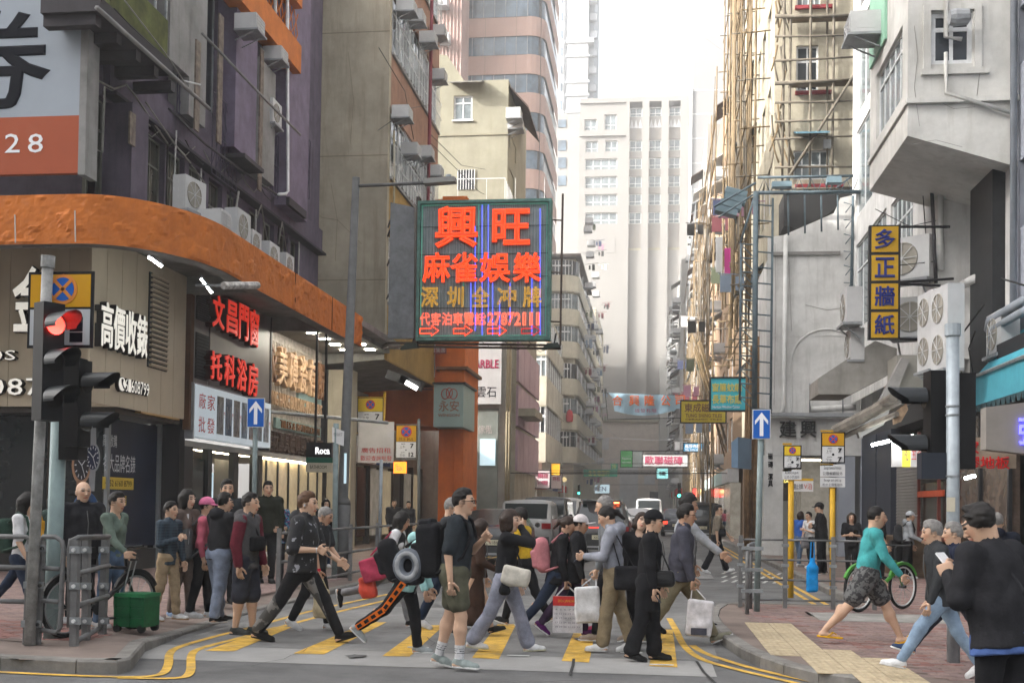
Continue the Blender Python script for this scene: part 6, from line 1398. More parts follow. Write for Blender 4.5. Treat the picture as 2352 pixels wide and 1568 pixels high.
hb_=head(sB,AY(180,836,bB.y-.1),(1,-.12,0),None,2,.42)
MB().obox(AY(168,930,bB.y),(.1,0,0),(0,.1,0),(0,0,.5)).build('signal_back',BLACK,sB);MB().obox(AY(168,1030,bB.y-.05),(.11,0,0),(0,.1,0),(0,0,.12)).build('control_box',BLACK,sB)
YPN=M('sign_amber',(.52,.27,.01),rough=.4,var=.06);GPN=M('sign_grey_white',(.42,.44,.46),rough=.4,var=.06);BLU=M('sign_blue',(.01,.1,.42),rough=.4,var=.05);RDP=M('sign_red',(.5,.05,.03),rough=.4,var=0)
yb_=bA.y+.1;q=rY(64,624,214,799,yb_);zm=rY(64,708,214,799,yb_)[3]
nb=MB().box(q[0],q[1],yb_,yb_+.02,q[2],q[3]).build('sign_board',M('sign_frame_black'),sA)
MB().box(q[0]+.03,q[1]-.03,yb_-.008,yb_-.002,zm+.012,q[3]-.03).build('yellow_panel',YPN,nb);MB().box(q[0]+.03,q[1]-.03,yb_-.008,yb_-.002,q[2]+.03,zm-.012).build('white_panel',GPN,nb)
def nostop(c,r,Y,parent,rim):
 d=MB().lathe((c.x,Y,c.z),[(r,-.004),(r,.0)],24,'Y').build('roundel',rim,parent)
 MB().lathe((c.x,Y-.006,c.z),[(r*.78,-.002),(r*.78,.0)],24,'Y').build('roundel_blue',BLU,parent)
 x=MB()
 for s in(1,-1):x.obox((c.x,Y-.0105,c.z),(r*.62,0,s*r*.62),(0,.001,0),(-s*r*.08,0,r*.08))
 x.build('cross',rim,parent)
nostop(AY(144,664,yb_-.02),.155,yb_-.012,nb,M('sign_orange',(.6,.22,.04),rough=.4,var=0))
c_=AY(176,757,yb_);tr=MB();tr.box(c_.x-.07,c_.x+.07,yb_-.012,yb_-.0085,c_.z-.02,c_.z+.13);tr.box(c_.x-.07,c_.x+.07,yb_-.012,yb_-.0085,c_.z-.13,c_.z-.03);tr.build('lorry_symbol',INK,nb)
bC=G(2190,1520,.12);bC=Vector((bC.x,bC.y,.12));tC=AY(2188,760,bC.y)
sC=signal('tall grey signal pole with black heads standing beside the man looking at his phone',bC,tC,0,SILV,r=.062)
head(sC,AY(2150,862,bC.y+.25),(-1,-.1,0),None,2,.48)
MB().obox(AY(2208,968,bC.y+.2),(.11,0,0),(0,.11,0),(0,0,.48)).build('signal_back',BLACK,sC);MB().obox(AY(2147,1070,bC.y+.1),(.15,0,0),(0,.1,0),(0,0,.13)).build('signal_housing',M('navy_black',(.02,.025,.035),rough=.5),sC)
MB().obox(AY(2184,1158,bC.y-.068),(.04,0,0),(0,.002,0),(0,0,.07)).build('sticker',M('sticker_cream',(.5,.46,.36)),sC)
for y in(935,955,1095):MB().cyl(AY(2188,y,bC.y),AY(2188,y-4,bC.y),.068,n=12).build('band',GALV,sC)
def oneway(px,py0,py1,pw,base,label):
 b_=G(*base,.12);t=thing('one_way_sign',label,'sign',tuple(b_));tp_=AY(px,py0+5,b_.y)
 MB().tube([b_,tp_],.045,10).build('pole',POLE,t,True);q_=rY(px-pw,py0,px+pw,py1,b_.y-.06)
 pn=MB().box(q_[0],q_[1],b_.y-.07,b_.y-.05,q_[2],q_[3]).build('sign_board',WHITE_AL,t);MB().box(q_[0]+.012,q_[1]-.012,b_.y-.076,b_.y-.0705,q_[2]+.012,q_[3]-.012).build('blue_panel',BLU,pn)
 xm=(q_[0]+q_[1])/2;h=q_[3]-q_[2];w=q_[1]-q_[0];Y=b_.y-.078
 zt=q_[3]-h*.1;P=lambda u,v:(xm+u*w,Y,zt-v*h)
 MB().poly([P(0,0),P(-.36,.28),P(-.36,.42),P(-.1,.22),P(-.1,.8),P(.1,.8),P(.1,.22),P(.36,.42),P(.36,.28)]).build('arrow',WINK,pn);return t
oneway(588,914,981,20,(580,1340),'blue one way arrow sign on a grey pole before the photo lightbox')
oneway(1749,940,1008,21,(1738,1403),'blue one way arrow sign on a grey pole before the white shop pillar')
def parking(label,px,base,polex,ptop,polem,rows,ytop,ybot,amber,ysplit,extra=()):
 b_=G(*base,.12);t=thing('parking_sign',label,'sign',tuple(b_));Y=b_.y-.06
 p1=AY(polex,ptop,b_.y);MB().tube([b_,Vector((p1.x,b_.y,p1.z))],.05,10).build('pole',polem,t,True);MB().lathe((p1.x,b_.y,p1.z),[(.05,0),(.055,.03),(.02,.07)],10).build('cap',polem,t)
 x0,x1=px;q_=rY(x0,ytop,x1,ybot,Y);zs=AY((x0+x1)/2,ysplit,Y).z
 bd=MB().box(q_[0],q_[1],Y,Y+.02,q_[2],q_[3]).build('sign_board',M('sign_frame_black'),t)
 MB().box(q_[0]+.02,q_[1]-.02,Y-.007,Y-.001,zs+.008,q_[3]-.02).build('yellow_panel',amber,bd);MB().box(q_[0]+.02,q_[1]-.02,Y-.007,Y-.001,q_[2]+.02,zs-.008).build('white_panel',M('sign_white',(.6,.6,.6),rough=.4,var=.05),bd)
 hh=q_[3]-zs;nostop(Vector(((q_[0]+q_[1])/2,Y,zs+hh*(.5 if len(rows)<3 else.6))),hh*.34,Y-.009,bd,RDP)
 if len(rows)>2:textY(rows[2],'lettering',INK,bd,(q_[0]+.12,q_[1]-.12,zs+hh*.06,zs+hh*.26),Y-.009)
 w=q_[1]-q_[0];h2=zs-q_[2]
 if len(rows[0])>4:textY(rows[0],'lettering',INK,bd,(q_[0]+w*.2,q_[1]-w*.2,q_[2]+h2*.55,q_[2]+h2*.8),Y-.009);textY(rows[1],'lettering',INK,bd,(q_[0]+w*.2,q_[1]-w*.2,q_[2]+h2*.15,q_[2]+h2*.45),Y-.009)
 else:
  for k,v in enumerate(rows[:2]):
   z=q_[2]+h2*(.62-k*.52);textY(v,'lettering',INK,bd,(q_[1]-w*(.3 if len(v)==1 else.36),q_[1]-w*.14,z,z+h2*.26),Y-.009,fat=.02);textY('上午' if k==0 else '下午','lettering',INK,bd,(q_[0]+w*.2,q_[0]+w*.46,z-.01,z+h2*.15),Y-.009);textY('am' if k==0 else 'pm','lettering',INK,bd,(q_[0]+w*.27,q_[0]+w*.45,z+h2*.2,z+h2*.28),Y-.009)
  MB().lathe(((q_[0]+q_[1])/2,Y-.009,q_[2]+h2*.5),[(.022,-.002),(.022,0)],10,'Y').build('dot',INK,bd)
 for(a,bb,s1,s2)in extra:
  qq=rY(x0-2,a,x1,bb,Y);e_=MB().box(qq[0],qq[1],Y,Y+.02,qq[2],qq[3]).build('sub_plate',M('sign_white'),t);hq=qq[3]-qq[2];wq=qq[1]-qq[0]
  textY(s1,'lettering',INK,e_,(qq[0]+wq*.15,qq[1]-wq*.15,qq[2]+hq*.52,qq[2]+hq*.86),Y-.003);textY(s2,'lettering',INK,e_,(qq[0]+wq*.1,qq[1]-wq*.1,qq[2]+hq*.1,qq[2]+hq*.4),Y-.003)
 br=MB()
 for z in(q_[3]+.02,q_[2]-.03):br.box(q_[0]-.01,p1.x,Y+.0,Y+.03,z-.015,z+.015)
 br.build('bracket',polem,t);return t
YPO=M('yellow_pole',(.52,.3,.02),rough=.5,var=.15,scale=5);YSN=M('sign_yellow2',(.68,.47,.02),rough=.4,var=.05)
parking('yellow and white parking sign with two sevens on a yellow pole beside the street lamp',(821,880),(868,1255),884,904,YPO,('7','7'),913,992,YSN,945,[(1000,1025,'LOADING','客貨上落除外')])
parking('amber parking sign reading seven and twelve on a grey pole',(909,957),(962,1262),962,966,M('dark_grey_pole',(.13,.14,.14),var=.2),('7','12','巴士 BUS'),976,1052,YPN,1014)
parking('amber end of restriction sign on a thin pole behind the orange column',(1074,1103),(1109,1225),1109,1022,POLE,('End of','終止','24小時'),1026,1082,YPN,1058)
parking('yellow parking sign with two sevens in front of the white shop door, smaller one',(1799,1841),(1816,1372),1817,1105,YPO,('7','7'),1022,1076,YSN,1046,[(1078,1101,'Except','公共小巴除外')])
parking('larger yellow parking sign with two sevens and two sub plates near the shutter',(1886,1941),(1912,1365),1912,1122,YPO,('7','7'),992,1063,YPN,1024,[(1066,1094,'Except General Holidays','公眾假期除外'),(1096,1118,'Except taxi pick up','的士上落客除外')])
pl_=thing('notice_plate','small white notice plate on a yellow bracket in the white shop doorway','sign',(4.5,22,2));q=rY(1820,1104,1868,1128,22.5);MB().box(q[0],q[1],22.5,22.52,q[2],q[3]).build('panel',M('white_red_sign'),pl_);textY('禁止泊車','lettering',INK,pl_,(q[0]+.03,q[0]+.2,q[2]+.04,q[3]-.05),22.495);textY('V泊','lettering',RDP,pl_,(q[0]+.22,q[1]-.03,q[2]+.04,q[3]-.04),22.495);MB().box(q[0]-.1,q[1],22.5,22.53,q[3]+.004,q[3]+.05).build('bracket',YPO,pl_)
sn=thing('street_name_post','green grey post with a tilted street name plate beside the street lamp','sign',tuple(G(768,1327,.12)));b_=G(768,1327,.12)
MB().tube([b_,AY(772,972,b_.y)],.055,10).build('pole',POLE,sn,True);MB().prism([AY(x,y,b_.y-.05)for x,y in((763,980),(790,990),(789,1024),(763,1014))],(0,.02,0)).build('name_plate',M('sign_white'),sn);textY('YEE KUK ST','lettering',INK,sn,rY(766,994,786,1001,b_.y-.06),b_.y-.06)
pt_=thing('sign_post','plain pale blue sign post in front of the lit arcade shops','post',tuple(G(870,1290,.12)));b_=G(870,1290,.12);MB().tube([b_,AY(876,1055,b_.y)],.045,10).build('pole',SILV,pt_,True)
RAIL=M('railing_grey',(.17,.17,.17),rough=.55,metal=.2,var=.3,scale=5)
def panelrail(pts,z,label,name='pedestrian_railing',rows=(.25,.5,.78,1.05),r=.022,feet=True,plates=True):
 """railing along ground points; one thing with its posts and rails as parts"""
 t=thing(name,label,'railing',(pts[0][0],pts[0][1],z))
 for p in pts:
  MB().box(p[0]-.03,p[0]+.03,p[1]-.03,p[1]+.03,z,z+1.08).build('post',RAIL,t)
  if plates:
   for h in(.3,.62,.92):MB().box(p[0]-.05,p[0]+.05,p[1]-.04,p[1]+.04,z+h,z+h+.045).build('clamp',GALV,t)
 for a,b in zip(pts,pts[1:]):
  for h in rows:MB().tube([(a[0],a[1],z+h),(b[0],b[1],z+h)],r,6).build('rail',RAIL,t,True)
 return t
def loop_panel(t,pts,r,m_=None,nm='rail'):
 return MB().tube(pts,r,8).build(nm,m_ or RAIL,t,True)
ra=thing('pedestrian_railing','grey kerb railing with rounded corners standing before the signal poles','railing',tuple(G(70,1478,.12)))
Y0=G(70,1478,.12).y
def fy(x,y,Y=Y0):return AY(x,y,Y)
loop_panel(ra,[fy(-120,1229),fy(60,1232),fy(72,1240)],.025);
for y in(1300,1378):loop_panel(ra,[fy(-120,y-2),fy(62,y+3)],.025)
loop_panel(ra,[fy(92,1242),fy(100,1232),fy(128,1232),fy(142,1242),fy(146,1260),fy(138,1440),fy(128,1452),fy(84,1443)],.026)
for y in(1303,1378):loop_panel(ra,[fy(90,y),fy(136,y+3)],.024)
for x0,x1 in((72,62),(82,72),(95,84)):
 a,b=fy(x0,1240),fy(x1,1480);MB().obox((a+b)/2,(.035,0,0),(0,.03,0),(b-a)/2).build('post',RAIL,ra)
for y in(1258,1343,1432):p=fy(82-(y-1258)*.06,y,Y0-.05);MB().obox(p,(.1,0,0),(0,.02,0),(0,0,.035)).build('clamp',GALV,ra);MB().lathe((p.x+.09,Y0-.08,p.z),[(.018,-.02),(.018,0)],8,'Y').build('bolt',DARK,ra)
ra2=thing('pedestrian_railing','short angled railing with bolted clamps in front of the parked bicycle','railing',tuple(G(170,1482,.12)))
Y1=G(170,1482,.12).y;Yb2=Y1+1.0
loop_panel(ra2,[fy(160,1440,Y1),fy(160,1262,Y1),fy(163,1240,Y1),fy(180,1234,Y1),fy(250,1232,Yb2)],.03)
for a,b in(((163,1320),(250,1298)),((166,1392),(248,1368)),((168,1475),(232,1440))):loop_panel(ra2,[fy(*a,Y1),fy(*b,Yb2)],.028)
for(x0,x1,yt,yb2,Y)in((175,170,1240,1484,Y1),(199,197,1238,1470,Y1+.5),(243,234,1236,1470,Yb2)):
 a,b=fy(x0,yt,Y),fy(x1,yb2,Y);MB().obox((a+b)/2,(.035,0,0),(0,.035,0),(b-a)/2).build('post',RAIL,ra2)
 for y in(1262,1345,1425):p=fy((x0+x1)/2,y,Y-.05);MB().obox(p,(.055,0,0),(0,.015,0),(0,0,.035)).build('clamp',GALV,ra2);MB().lathe((p.x,Y-.075,p.z),[(.02,-.02),(.02,0)],8,'Y').build('bolt',WHITE_AL,ra2)
ptsR=[tuple(G(x,y,.12).xy)for x,y in((1702,1400),(1800,1392),(1914,1388))]
ptsR2=[(p[0],17.4+.02*i)for i,p in enumerate([AY(x,1390,17.4)for x in(1700,1803,1914,2010)])]
rr_=panelrail(ptsR2,.12,'grey railing with four thin bars at the pavement corner by the one way sign',rows=(.12,.42,.72,1.02),r=.016,plates=True)
for x in(1700,1706):
 pass
rr2=thing('pedestrian_railing','end gate of the railing turned edge on at the pavement corner','railing',(1.35,16.6,.12))
for(x,y0)in((1.33,16.3),(1.45,17.2)):
 MB().tube([(x,y0,.12),(x,y0,1.0),(x+.02,y0+.06,1.08),(x+.1,y0+.3,1.08)],.03,8).build('post',RAIL,rr2,True)
for h in(.25,.55,.85):MB().tube([(1.33,16.3,.12+h),(1.45,17.2,.12+h)],.02,6).build('rail',RAIL,rr2,True)
for h in(.3,.6,.9):MB().box(1.25,1.55,16.27,16.33,.12+h,.17+h).build('clamp',GALV,rr2)
ptsL=[(-5.75,17.0+k*2.1)for k in range(8)]
panelrail(ptsL,.12,'kerb railing running along the shops behind the waiting pedestrians',rows=(.15,.55,1.0),r=.024,plates=False)
for i,(x,y,Y,c,lb)in enumerate([(1560,1132,78,'green','far traffic light showing green near the white van side'),(1330,1128,110,'green','tiny far traffic light showing green over the dark car'),(1120,1060,75,'green','far traffic light pair behind the orange column')]):
 p=AY(x,y,Y);t=thing('traffic_signal',lb,'traffic light',(p.x,Y,.12));MB().cyl((p.x,Y,.12),(p.x,Y,p.z+.6),.06,n=6).build('pole',POLE,t);head(t,(p.x,Y-.15,p.z+.65),(0,-1,0),(2,'green'),3,.33)
bcn=AY(1296,1101,95);t=thing('beacon','yellow globe crossing beacon on a pole far down the street','beacon',(bcn.x,95,.12));MB().cyl((bcn.x,95,.12),(bcn.x,95,bcn.z),.06,n=6).build('pole',M('sign_white'),t);MB().lathe((bcn.x,95,bcn.z),[(.05,-.2),(.2,-.08),(.22,0),(.2,.1),(.05,.22)],10).build('globe',E('beacon_globe',(1,.8,.4),.3,(.75,.55,.25)),t)
bcn=AY(1610,1130,75);t=thing('beacon','globe beacon in front of the red lit sign across from the vans','beacon',(bcn.x,75,.12));MB().cyl((bcn.x,75,.12),(bcn.x,75,bcn.z),.06,n=6).build('pole',M('sign_white'),t);MB().lathe((bcn.x,75,bcn.z),[(.05,-.2),(.2,-.08),(.22,0),(.2,.1),(.05,.22)],10).build('globe',E('beacon_globe'),t)
board('red_led_sign','small red lit sign behind the globe beacon',(1592,1122,1616,1140),80,E('red_led',(1,.03,.02),2.5,(.5,.02,.02)),[])
board('red_lantern_sign','red glowing square sign pair above the far parked cars',(1222,1083,1236,1110),92,E('red_led'),[])
board('notice_board','pinkish notice board on the pavement beside the far cars, nearer one',(1230,1080,1262,1120),80,M('pink_notice',(.5,.42,.42),var=.1),[('停車場 月租',(1234,1086,1258,1098),M('maroon_ink')),('24小時開放',(1234,1103,1258,1113),M('maroon_ink'))])
board('notice_board','pinkish notice board on the pavement beside the far cars, farther one',(1266,1088,1290,1121),90,M('pink_notice'),[('時租',(1270,1094,1286,1104),M('maroon_ink'))])
board('no_stopping_plate','small amber no stopping plate far down the pavement of the cream tenements',(1266,1064,1286,1090),85,YPN,[])
board('red_digit_sign','dark sign with a red lit figure behind the end of restriction sign',(1074,1085,1102,1102),55,M('sign_frame_black'),[('4',(1090,1088,1098,1100),E('red_led'))])
board('blue_white_gate','white and blue lit board at the far end of the road',(1350,1112,1400,1132),150,M('pale_blue_board'),[('OPEN',(1356,1117,1392,1127),M('sign_blue_ink'))])
# ================================================================== unseen city blocks added behind and beside the camera to shade the crossing
def city(name,label,x0,x1,y0,y1,h,m_):
 t=thing(name,label,'building',((x0+x1)/2,(y0+y1)/2,0));MB().box(x0,x1,y0,y1,.1,h).build('wall',m_,t)
 mb=MB()
 for k in range(int(h/3.4)-1):
  if y1<5:mb.box(x0+1,x1-1,y1+.01,y1+.06,4+k*3.4,5.6+k*3.4)
  if x1<0:mb.box(x1+.01,x1+.06,y0+1,y1-1,4+k*3.4,5.6+k*3.4)
 w=mb.build('window',GLASS2,t);return t
city('apartment_block','plain block beyond the next street behind the viewer',-10,50,-78,-60,26,M('grey_block',(.45,.44,.42),var=.15))
city('apartment_block','plain tall block across the cross street beside the viewer',-200,-62,-34,-4,60,M('tan_block',(.45,.42,.37),var=.15))
city('apartment_block','plain mid height block across the cross street beside the viewer',-61.9,-32,-30,-4,42,M('tan_block'))
city('apartment_block','plain low block across the cross street beside the viewer',-31.9,-14,-30,-4,14,M('grey_block'))
MB().box(-60,-17.2,9+8,20.9,.1,.2).solo('low_planter',KERB,'low concrete strip beside the watch shop outside the picture','planter',(-30,19,.1))
# ================================================================== vehicles
TYRE=M('tyre_rubber',(.015,.015,.015),rough=.8,var=0);RIM=M('wheel_rim',(.35,.36,.37),rough=.35,metal=.7,var=.1)
CGL=M('car_glass',(.015,.02,.022),rough=.05,var=0,spec=.8);LAMPR=E('tail_lamp',(1,.06,.03),1.3,(.4,.01,.01));LAMPD=M('tail_lamp_off',(.22,.012,.015),rough=.2,var=0);PLT=M('plate_cream',(.62,.58,.42),rough=.4,var=.05)
def paint(n,c):return M('car_paint_'+n,c,rough=.25,var=.04,spec=.7,obj=True)
def car(label,name,loc,rz,L,Wd,Hh,belt,mat,cat,hood=.9,deck=0.0,rear=.4,nose=.75,brake=False,box=False,plate=True):
 """local: nose at +y; hood = bonnet length, deck = boot length, rear = slope of the tail glass"""
 t=thing(name,label,cat,loc,rz,None,local=True)
 w=Wd/2;wr=w*(.93 if box else.78);zb=.24
 yr,yf=-L/2,L/2
 S=[(yr,.45,belt-.12,None,.93),(yr+.05,zb+.06,belt,None,.98)]
 if deck:S+=[(yr+deck*.9,zb,belt+.05,None,1),]
 yg0=yr+.1+deck;yg1=yg0+rear;yh1=yf-hood;yh0=yh1-nose*.9
 S+=[(yg0,zb,belt+.03,None,1),(yg1,zb,belt,Hh,1),((yg1+yh0)/2,zb,belt,Hh+.03,1),(yh0,zb,belt,Hh-.02,1),(yh1,zb,belt+.02,None,1),(yf-.2,zb,belt-.12,None,.96),(yf,.4,belt-.3,None,.85)]
 mb=MB();rings=[]
 for(y,z0,b,top,ws)in S:
  ww=w*ws;tz=top if top else b+.015
  wt=wr if top else ww*.9
  half=[(ww*.92,z0),(ww,z0+.12),(ww*1.0,(z0+b)/2),(ww*.975,b),(wt if top else ww*.95,tz-.1 if top else b+.004),(wt*.9,tz-.02),(wt*.5,tz+.02),(0,tz+.03)]
  ring=[(x,y,z)for x,z in half]+[(-x,y,z)for x,z in half[-2::-1]]
  rings.append(len(mb.v));mb.v+=ring
 n=15
 for a,b in zip(rings,rings[1:]):
  for j in range(n-1):mb.f.append((a+j,a+j+1,b+j+1,b+j))
  mb.f.append((a+n-1,a,b,b+n-1))
 mb.f.append(tuple(rings[0]+j for j in reversed(range(n))));mb.f.append(tuple(rings[-1]+j for j in range(n)))
 body=mb.build('body',mat,t,True)
 e=.012
 MB().quad((-w*.8,yg0+.02-e*2,belt+.08),(w*.8,yg0+.02-e*2,belt+.08),(wr*.88,yg1-.06-e*2,Hh-.1),(-wr*.88,yg1-.06-e*2,Hh-.1)).build('rear_window',CGL,t)
 MB().quad((w*.82,yh1-.03+e*2,belt+.07),(-w*.82,yh1-.03+e*2,belt+.07),(-wr*.88,yh0+.06+e*2,Hh-.1),(wr*.88,yh0+.06+e*2,Hh-.1)).build('windscreen',CGL,t)
 for s in(-1,1):
  mid=(yg1+yh0)/2+.1
  for a,b,ta,tb_ in((yg0+.3,mid-.04,yg1+.05,mid-.04),(mid+.04,yh1-.25,mid+.04,yh0+.02)):
   q=[(s*(w*.97+e),a,belt+.06),(s*(w*.97+e),b,belt+.06),(s*(wr+e),tb_,Hh-.14),(s*(wr+e),ta,Hh-.14)]
   MB().quad(*(q if s>0 else q[::-1])).build('side_window',CGL,t)
  MB().lathe((s*(w+.1),yh1-.35,belt+.1),[(.04,-.08),(.08,0),(.04,.08)],8,'Y').build('mirror',mat,t)
  MB().box(min(s*w*.62,s*w*.97),max(s*w*.62,s*w*.97),yr-.035,yr+.04,belt-.28,belt-.08).build('tail_lamp',LAMPR if brake else LAMPD,t)
  for y in(yr+.85,yf-.85):
   wh=MB().lathe((s*(w-.11),y,.33),[(.2,-.11),(.31,-.11),(.33,-.07),(.33,.07),(.31,.11),(.2,.11)],20,'X').build('wheel',TYRE,t,True)
   MB().lathe((s*(w+.004),y,.33),[(.2,-.01),(.19,.004),(.05,.01)],14,'X').build('rim',RIM,wh)
   MB().lathe((s*(w-.05),y,.36),[(.4,-.045),(.4,.052)],20,'X').build('wheel_arch',BLACK,t)
 MB().box(-w*.9,w*.9,yr-.05,yr+.1,.28,.52).build('bumper',M('bumper_dark',(.04,.042,.045),rough=.6),t)
 MB().box(-w*.8,w*.8,yr-.055,yr-.051,.3,.36).build('bumper_trim',RIM,t)
 if plate:
  pl=MB().box(-.27,.27,yr-.065,yr-.052,.56,.7).build('number_plate',PLT,t);text('XK 4186','lettering',INK,pl,(-.22,yr-.067,.585),(1,0,0),(0,0,1),.44,.085)
 return t,S,(yg0,yg1,belt,Hh,w,wr,yr)
def at(px,py):p=G(px,py);return(p.x,p.y,0)
def cx(px0,px1,py,L):
 a,b=G(px0,py),G(px1,py);return((a.x+b.x)/2,(a.y+b.y)/2+L/2,0),abs(b.x-a.x)
loc,wd=cx(1310,1446,1279,4.6)
suv,S,K=car('dark grey suv with glowing brake lights waiting behind the crossing crowd','suv',loc,0,4.6,wd,1.78,1.06,paint('graphite',(.06,.062,.065)),'car',rear=.55,brake=False)
yg0,yg1,belt,Hh,w,wr,yr=K
MB().box(-w*.9,w*.9,yr-.02,yr+.03,belt-.14,belt-.1).build('light_bar',E('light_bar',(1,.05,.03),1.2,(.5,.02,.02)),suv)
MB().box(-.02,w*.62,yg1-.16,yg1-.1,Hh-.07,Hh-.02).build('brake_light',E('brake_bar',(1,.12,.03),6),suv);MB().box(-wr*.85,wr*.85,yg1-.2,yg1+.05,Hh-.01,Hh+.03).build('spoiler',paint('graphite',0),suv)
for s in(-1,1):MB().tube([(s*wr*.86,yg1+.2,Hh+.05),(s*wr*.86,yg1+2,Hh+.07)],.02,6).build('roof_rail',RIM,suv)
MB().lathe((0,yr-.02,belt-.28),[(.05,-.02),(.05,0)],12,'Y').build('badge',RIM,suv);MB().box(-w*.5,w*.5,yr-.03,yr+.02,.5,.75).build('plate_recess',M('bumper_dark'),suv)
loc,wd=cx(1284,1403,1226,4.9);car('tall black people carrier with a red tail lamp ahead of the grey suv','van',loc,0,4.9,1.9,1.98,1.1,paint('black',(.012,.012,.013)),'van',hood=.7,rear=.2,box=True,brake=True)
loc,wd=cx(1095,1172,1300,4.6);car('black saloon car with dark red tail lamp at the kerb behind the backpacker','saloon_car',(G(1118,1300).x,G(1118,1300).y+2.3,0),0.03,4.6,1.82,1.46,.95,paint('black',0),'car',deck=.55,rear=.7)
p=G(1135,1250);car('silver roofed dark minivan second in the parked row on the shop side','minivan',(-4.5,42,0),0.02,4.8,1.86,1.78,1.08,paint('silver_dark',(.3,.3,.3)),'van',hood=.7,rear=.35,box=True)
car('black minivan third in the parked row on the shop side','minivan',(-4.45,49,0),0,4.9,1.92,1.95,1.1,paint('black',0),'van',hood=.7,rear=.3,box=True)
car('white minivan fourth in the parked row on the shop side','minivan',(-4.4,56,0),0,4.7,1.88,1.98,1.1,paint('white',(.55,.55,.54)),'van',hood=.7,rear=.3,box=True)
car('dark car at the far end of the parked row on the shop side','parked_car',(-4.35,63,0),0,4.5,1.8,1.6,1.0,paint('navy',(.03,.035,.05)),'car',rear=.5)
loc,wd=cx(1452,1512,1222,4.3);car('white hatchback beyond the woman with the tilted head','hatchback',loc,0,4.3,1.8,1.5,.98,paint('white',0),'car',rear=.6)
loc,wd=cx(1580,1642,1240,4.8);car('boxy black four wheel drive with yellow number plate near the bamboo','suv',(loc[0],loc[1],0),0,4.8,1.95,1.86,1.12,paint('black',0),'car',rear=.25,box=True)
car('white delivery van far ahead in the middle lane','delivery_van',(-.3,84,0),0,5,1.9,2.2,1.15,paint('white',0),'van',hood=.5,rear=.15,box=True,brake=True)
car('silver saloon car in the middle lane ahead of the people carrier','saloon_car',(-.9,70,0),0,4.6,1.8,1.5,.96,paint('silver',(.4,.4,.41)),'car',deck=.5,rear=.6,brake=True)
car('dark blue car in the near side lane beside the white hatchback','parked_car',(1.35,66,0),0,4.4,1.78,1.52,.97,paint('navy',0),'car',rear=.5,brake=True)
car('dark red taxi far ahead beside the delivery van','taxi',(1.6,92,0),0,4.6,1.8,1.5,.95,paint('red',(.3,.02,.02)),'taxi',deck=.5,rear=.6,brake=True)
car('dark grey car far ahead in the shop side lane','parked_car',(-3.7,78,0),0,4.5,1.8,1.55,1.0,paint('graphite',0),'car',rear=.5)
def bicycle(label,loc,rz,fcol,R=.31,wb=1.02,rim=None,green=False):
 t=thing('bicycle',label,'bicycle',loc,rz,None,local=True)
 fm=M('bike_frame_'+fcol[0],fcol[1],rough=.35,var=.1,obj=True)
 for x in(-wb/2,wb/2):
  wh=MB().tube([(x+R*math.cos(a),0,R+.02+R*math.sin(a))for a in[2*math.pi*k/28 for k in range(29)]],.022,6,False).build('wheel',TYRE,t,True)
  MB().tube([(x+(R-.03)*math.cos(a),0,R+.02+(R-.03)*math.sin(a))for a in[2*math.pi*k/28 for k in range(29)]],.012,5,False).build('rim',rim or RIM,wh,True)
  sp=MB()
  for k in range(14):a=2*math.pi*k/14;sp.tube([(x,.02*(-1)**k,R+.02),(x+(R-.03)*math.cos(a),0,R+.02+(R-.03)*math.sin(a))],.003,3,False)
  sp.build('spokes',GALV,wh);MB().cyl((x,-.05,R+.02),(x,.05,R+.02),.025,n=8).build('hub',DARK,wh)
 z=R+.02;BB=(-.08,0,z-.03);ST=(-.22,0,z+.42);HT=(.36,0,z+.38);HB=(.39,0,z+.25)
 f=MB();f.tube([BB,ST],.022,8);f.tube([BB,HB],.03,8);f.tube([ST,HT],.02,8);f.tube([(-wb/2,0,z),BB],.016,6);f.tube([(-wb/2,0,z),ST],.013,6);f.tube([HT,HB,(wb/2,0,z)],.018,6);f.build('frame',fm,t,True)
 MB().tube([ST,(-.26,0,z+.55)],.014,6).build('seat_post',GALV,t);MB().prism([(-.4,-.08,z+.56),(-.4,.08,z+.56),(-.12,.02,z+.57),(-.12,-.02,z+.57)],(0,0,.06)).build('saddle',BLACK,t)
 MB().tube([HT,(.34,0,z+.58),(.38,0,z+.62)],.014,6).build('stem',DARK,t);MB().tube([(.3,-.3,z+.64),(.37,-.1,z+.62),(.38,0,z+.62),(.37,.1,z+.62),(.3,.3,z+.64)],.014,6).build('handlebar',DARK,t)
 MB().lathe((BB[0],-.04,BB[2]),[(.09,0),(.09,.008)],16,'Y').build('chain_ring',DARK,t);cr=MB();cr.tube([(BB[0],-.05,BB[2]),(BB[0]+.12,-.05,BB[2]-.12)],.01,5);cr.box(BB[0]+.08,BB[0]+.16,-.13,-.05,BB[2]-.14,BB[2]-.12);cr.build('crank',DARK,t)
 for x in(-wb/2,wb/2):MB().tube([(x+(R+.035)*math.cos(a),0,z+(R+.035)*math.sin(a))for a in[math.pi*(.15+.7*k/12)for k in range(13)]],.03,4).build('mudguard',fm if green else BLACK,t)
 return t
p=G(196,1462,.12);bicycle('black small wheeled bicycle leaning behind the angled railing',(p.x,p.y+.35,.12),1.25,('black',(.015,.015,.016)))
p=G(2020,1408,.12);bk=bicycle('green rental bicycle with white rimmed front wheel behind the walking man in teal',(p.x+.12,p.y+.5,.12),.75,('green',(.06,.24,.035)),.32,1.05,M('white_rim',(.55,.56,.56),var=0),True)
sp_=thing('suitcase','upright black suitcase standing behind the walking man in teal','suitcase',(G(2072,1325,.12).x,26,.12));x_=G(2072,1325,.12).x
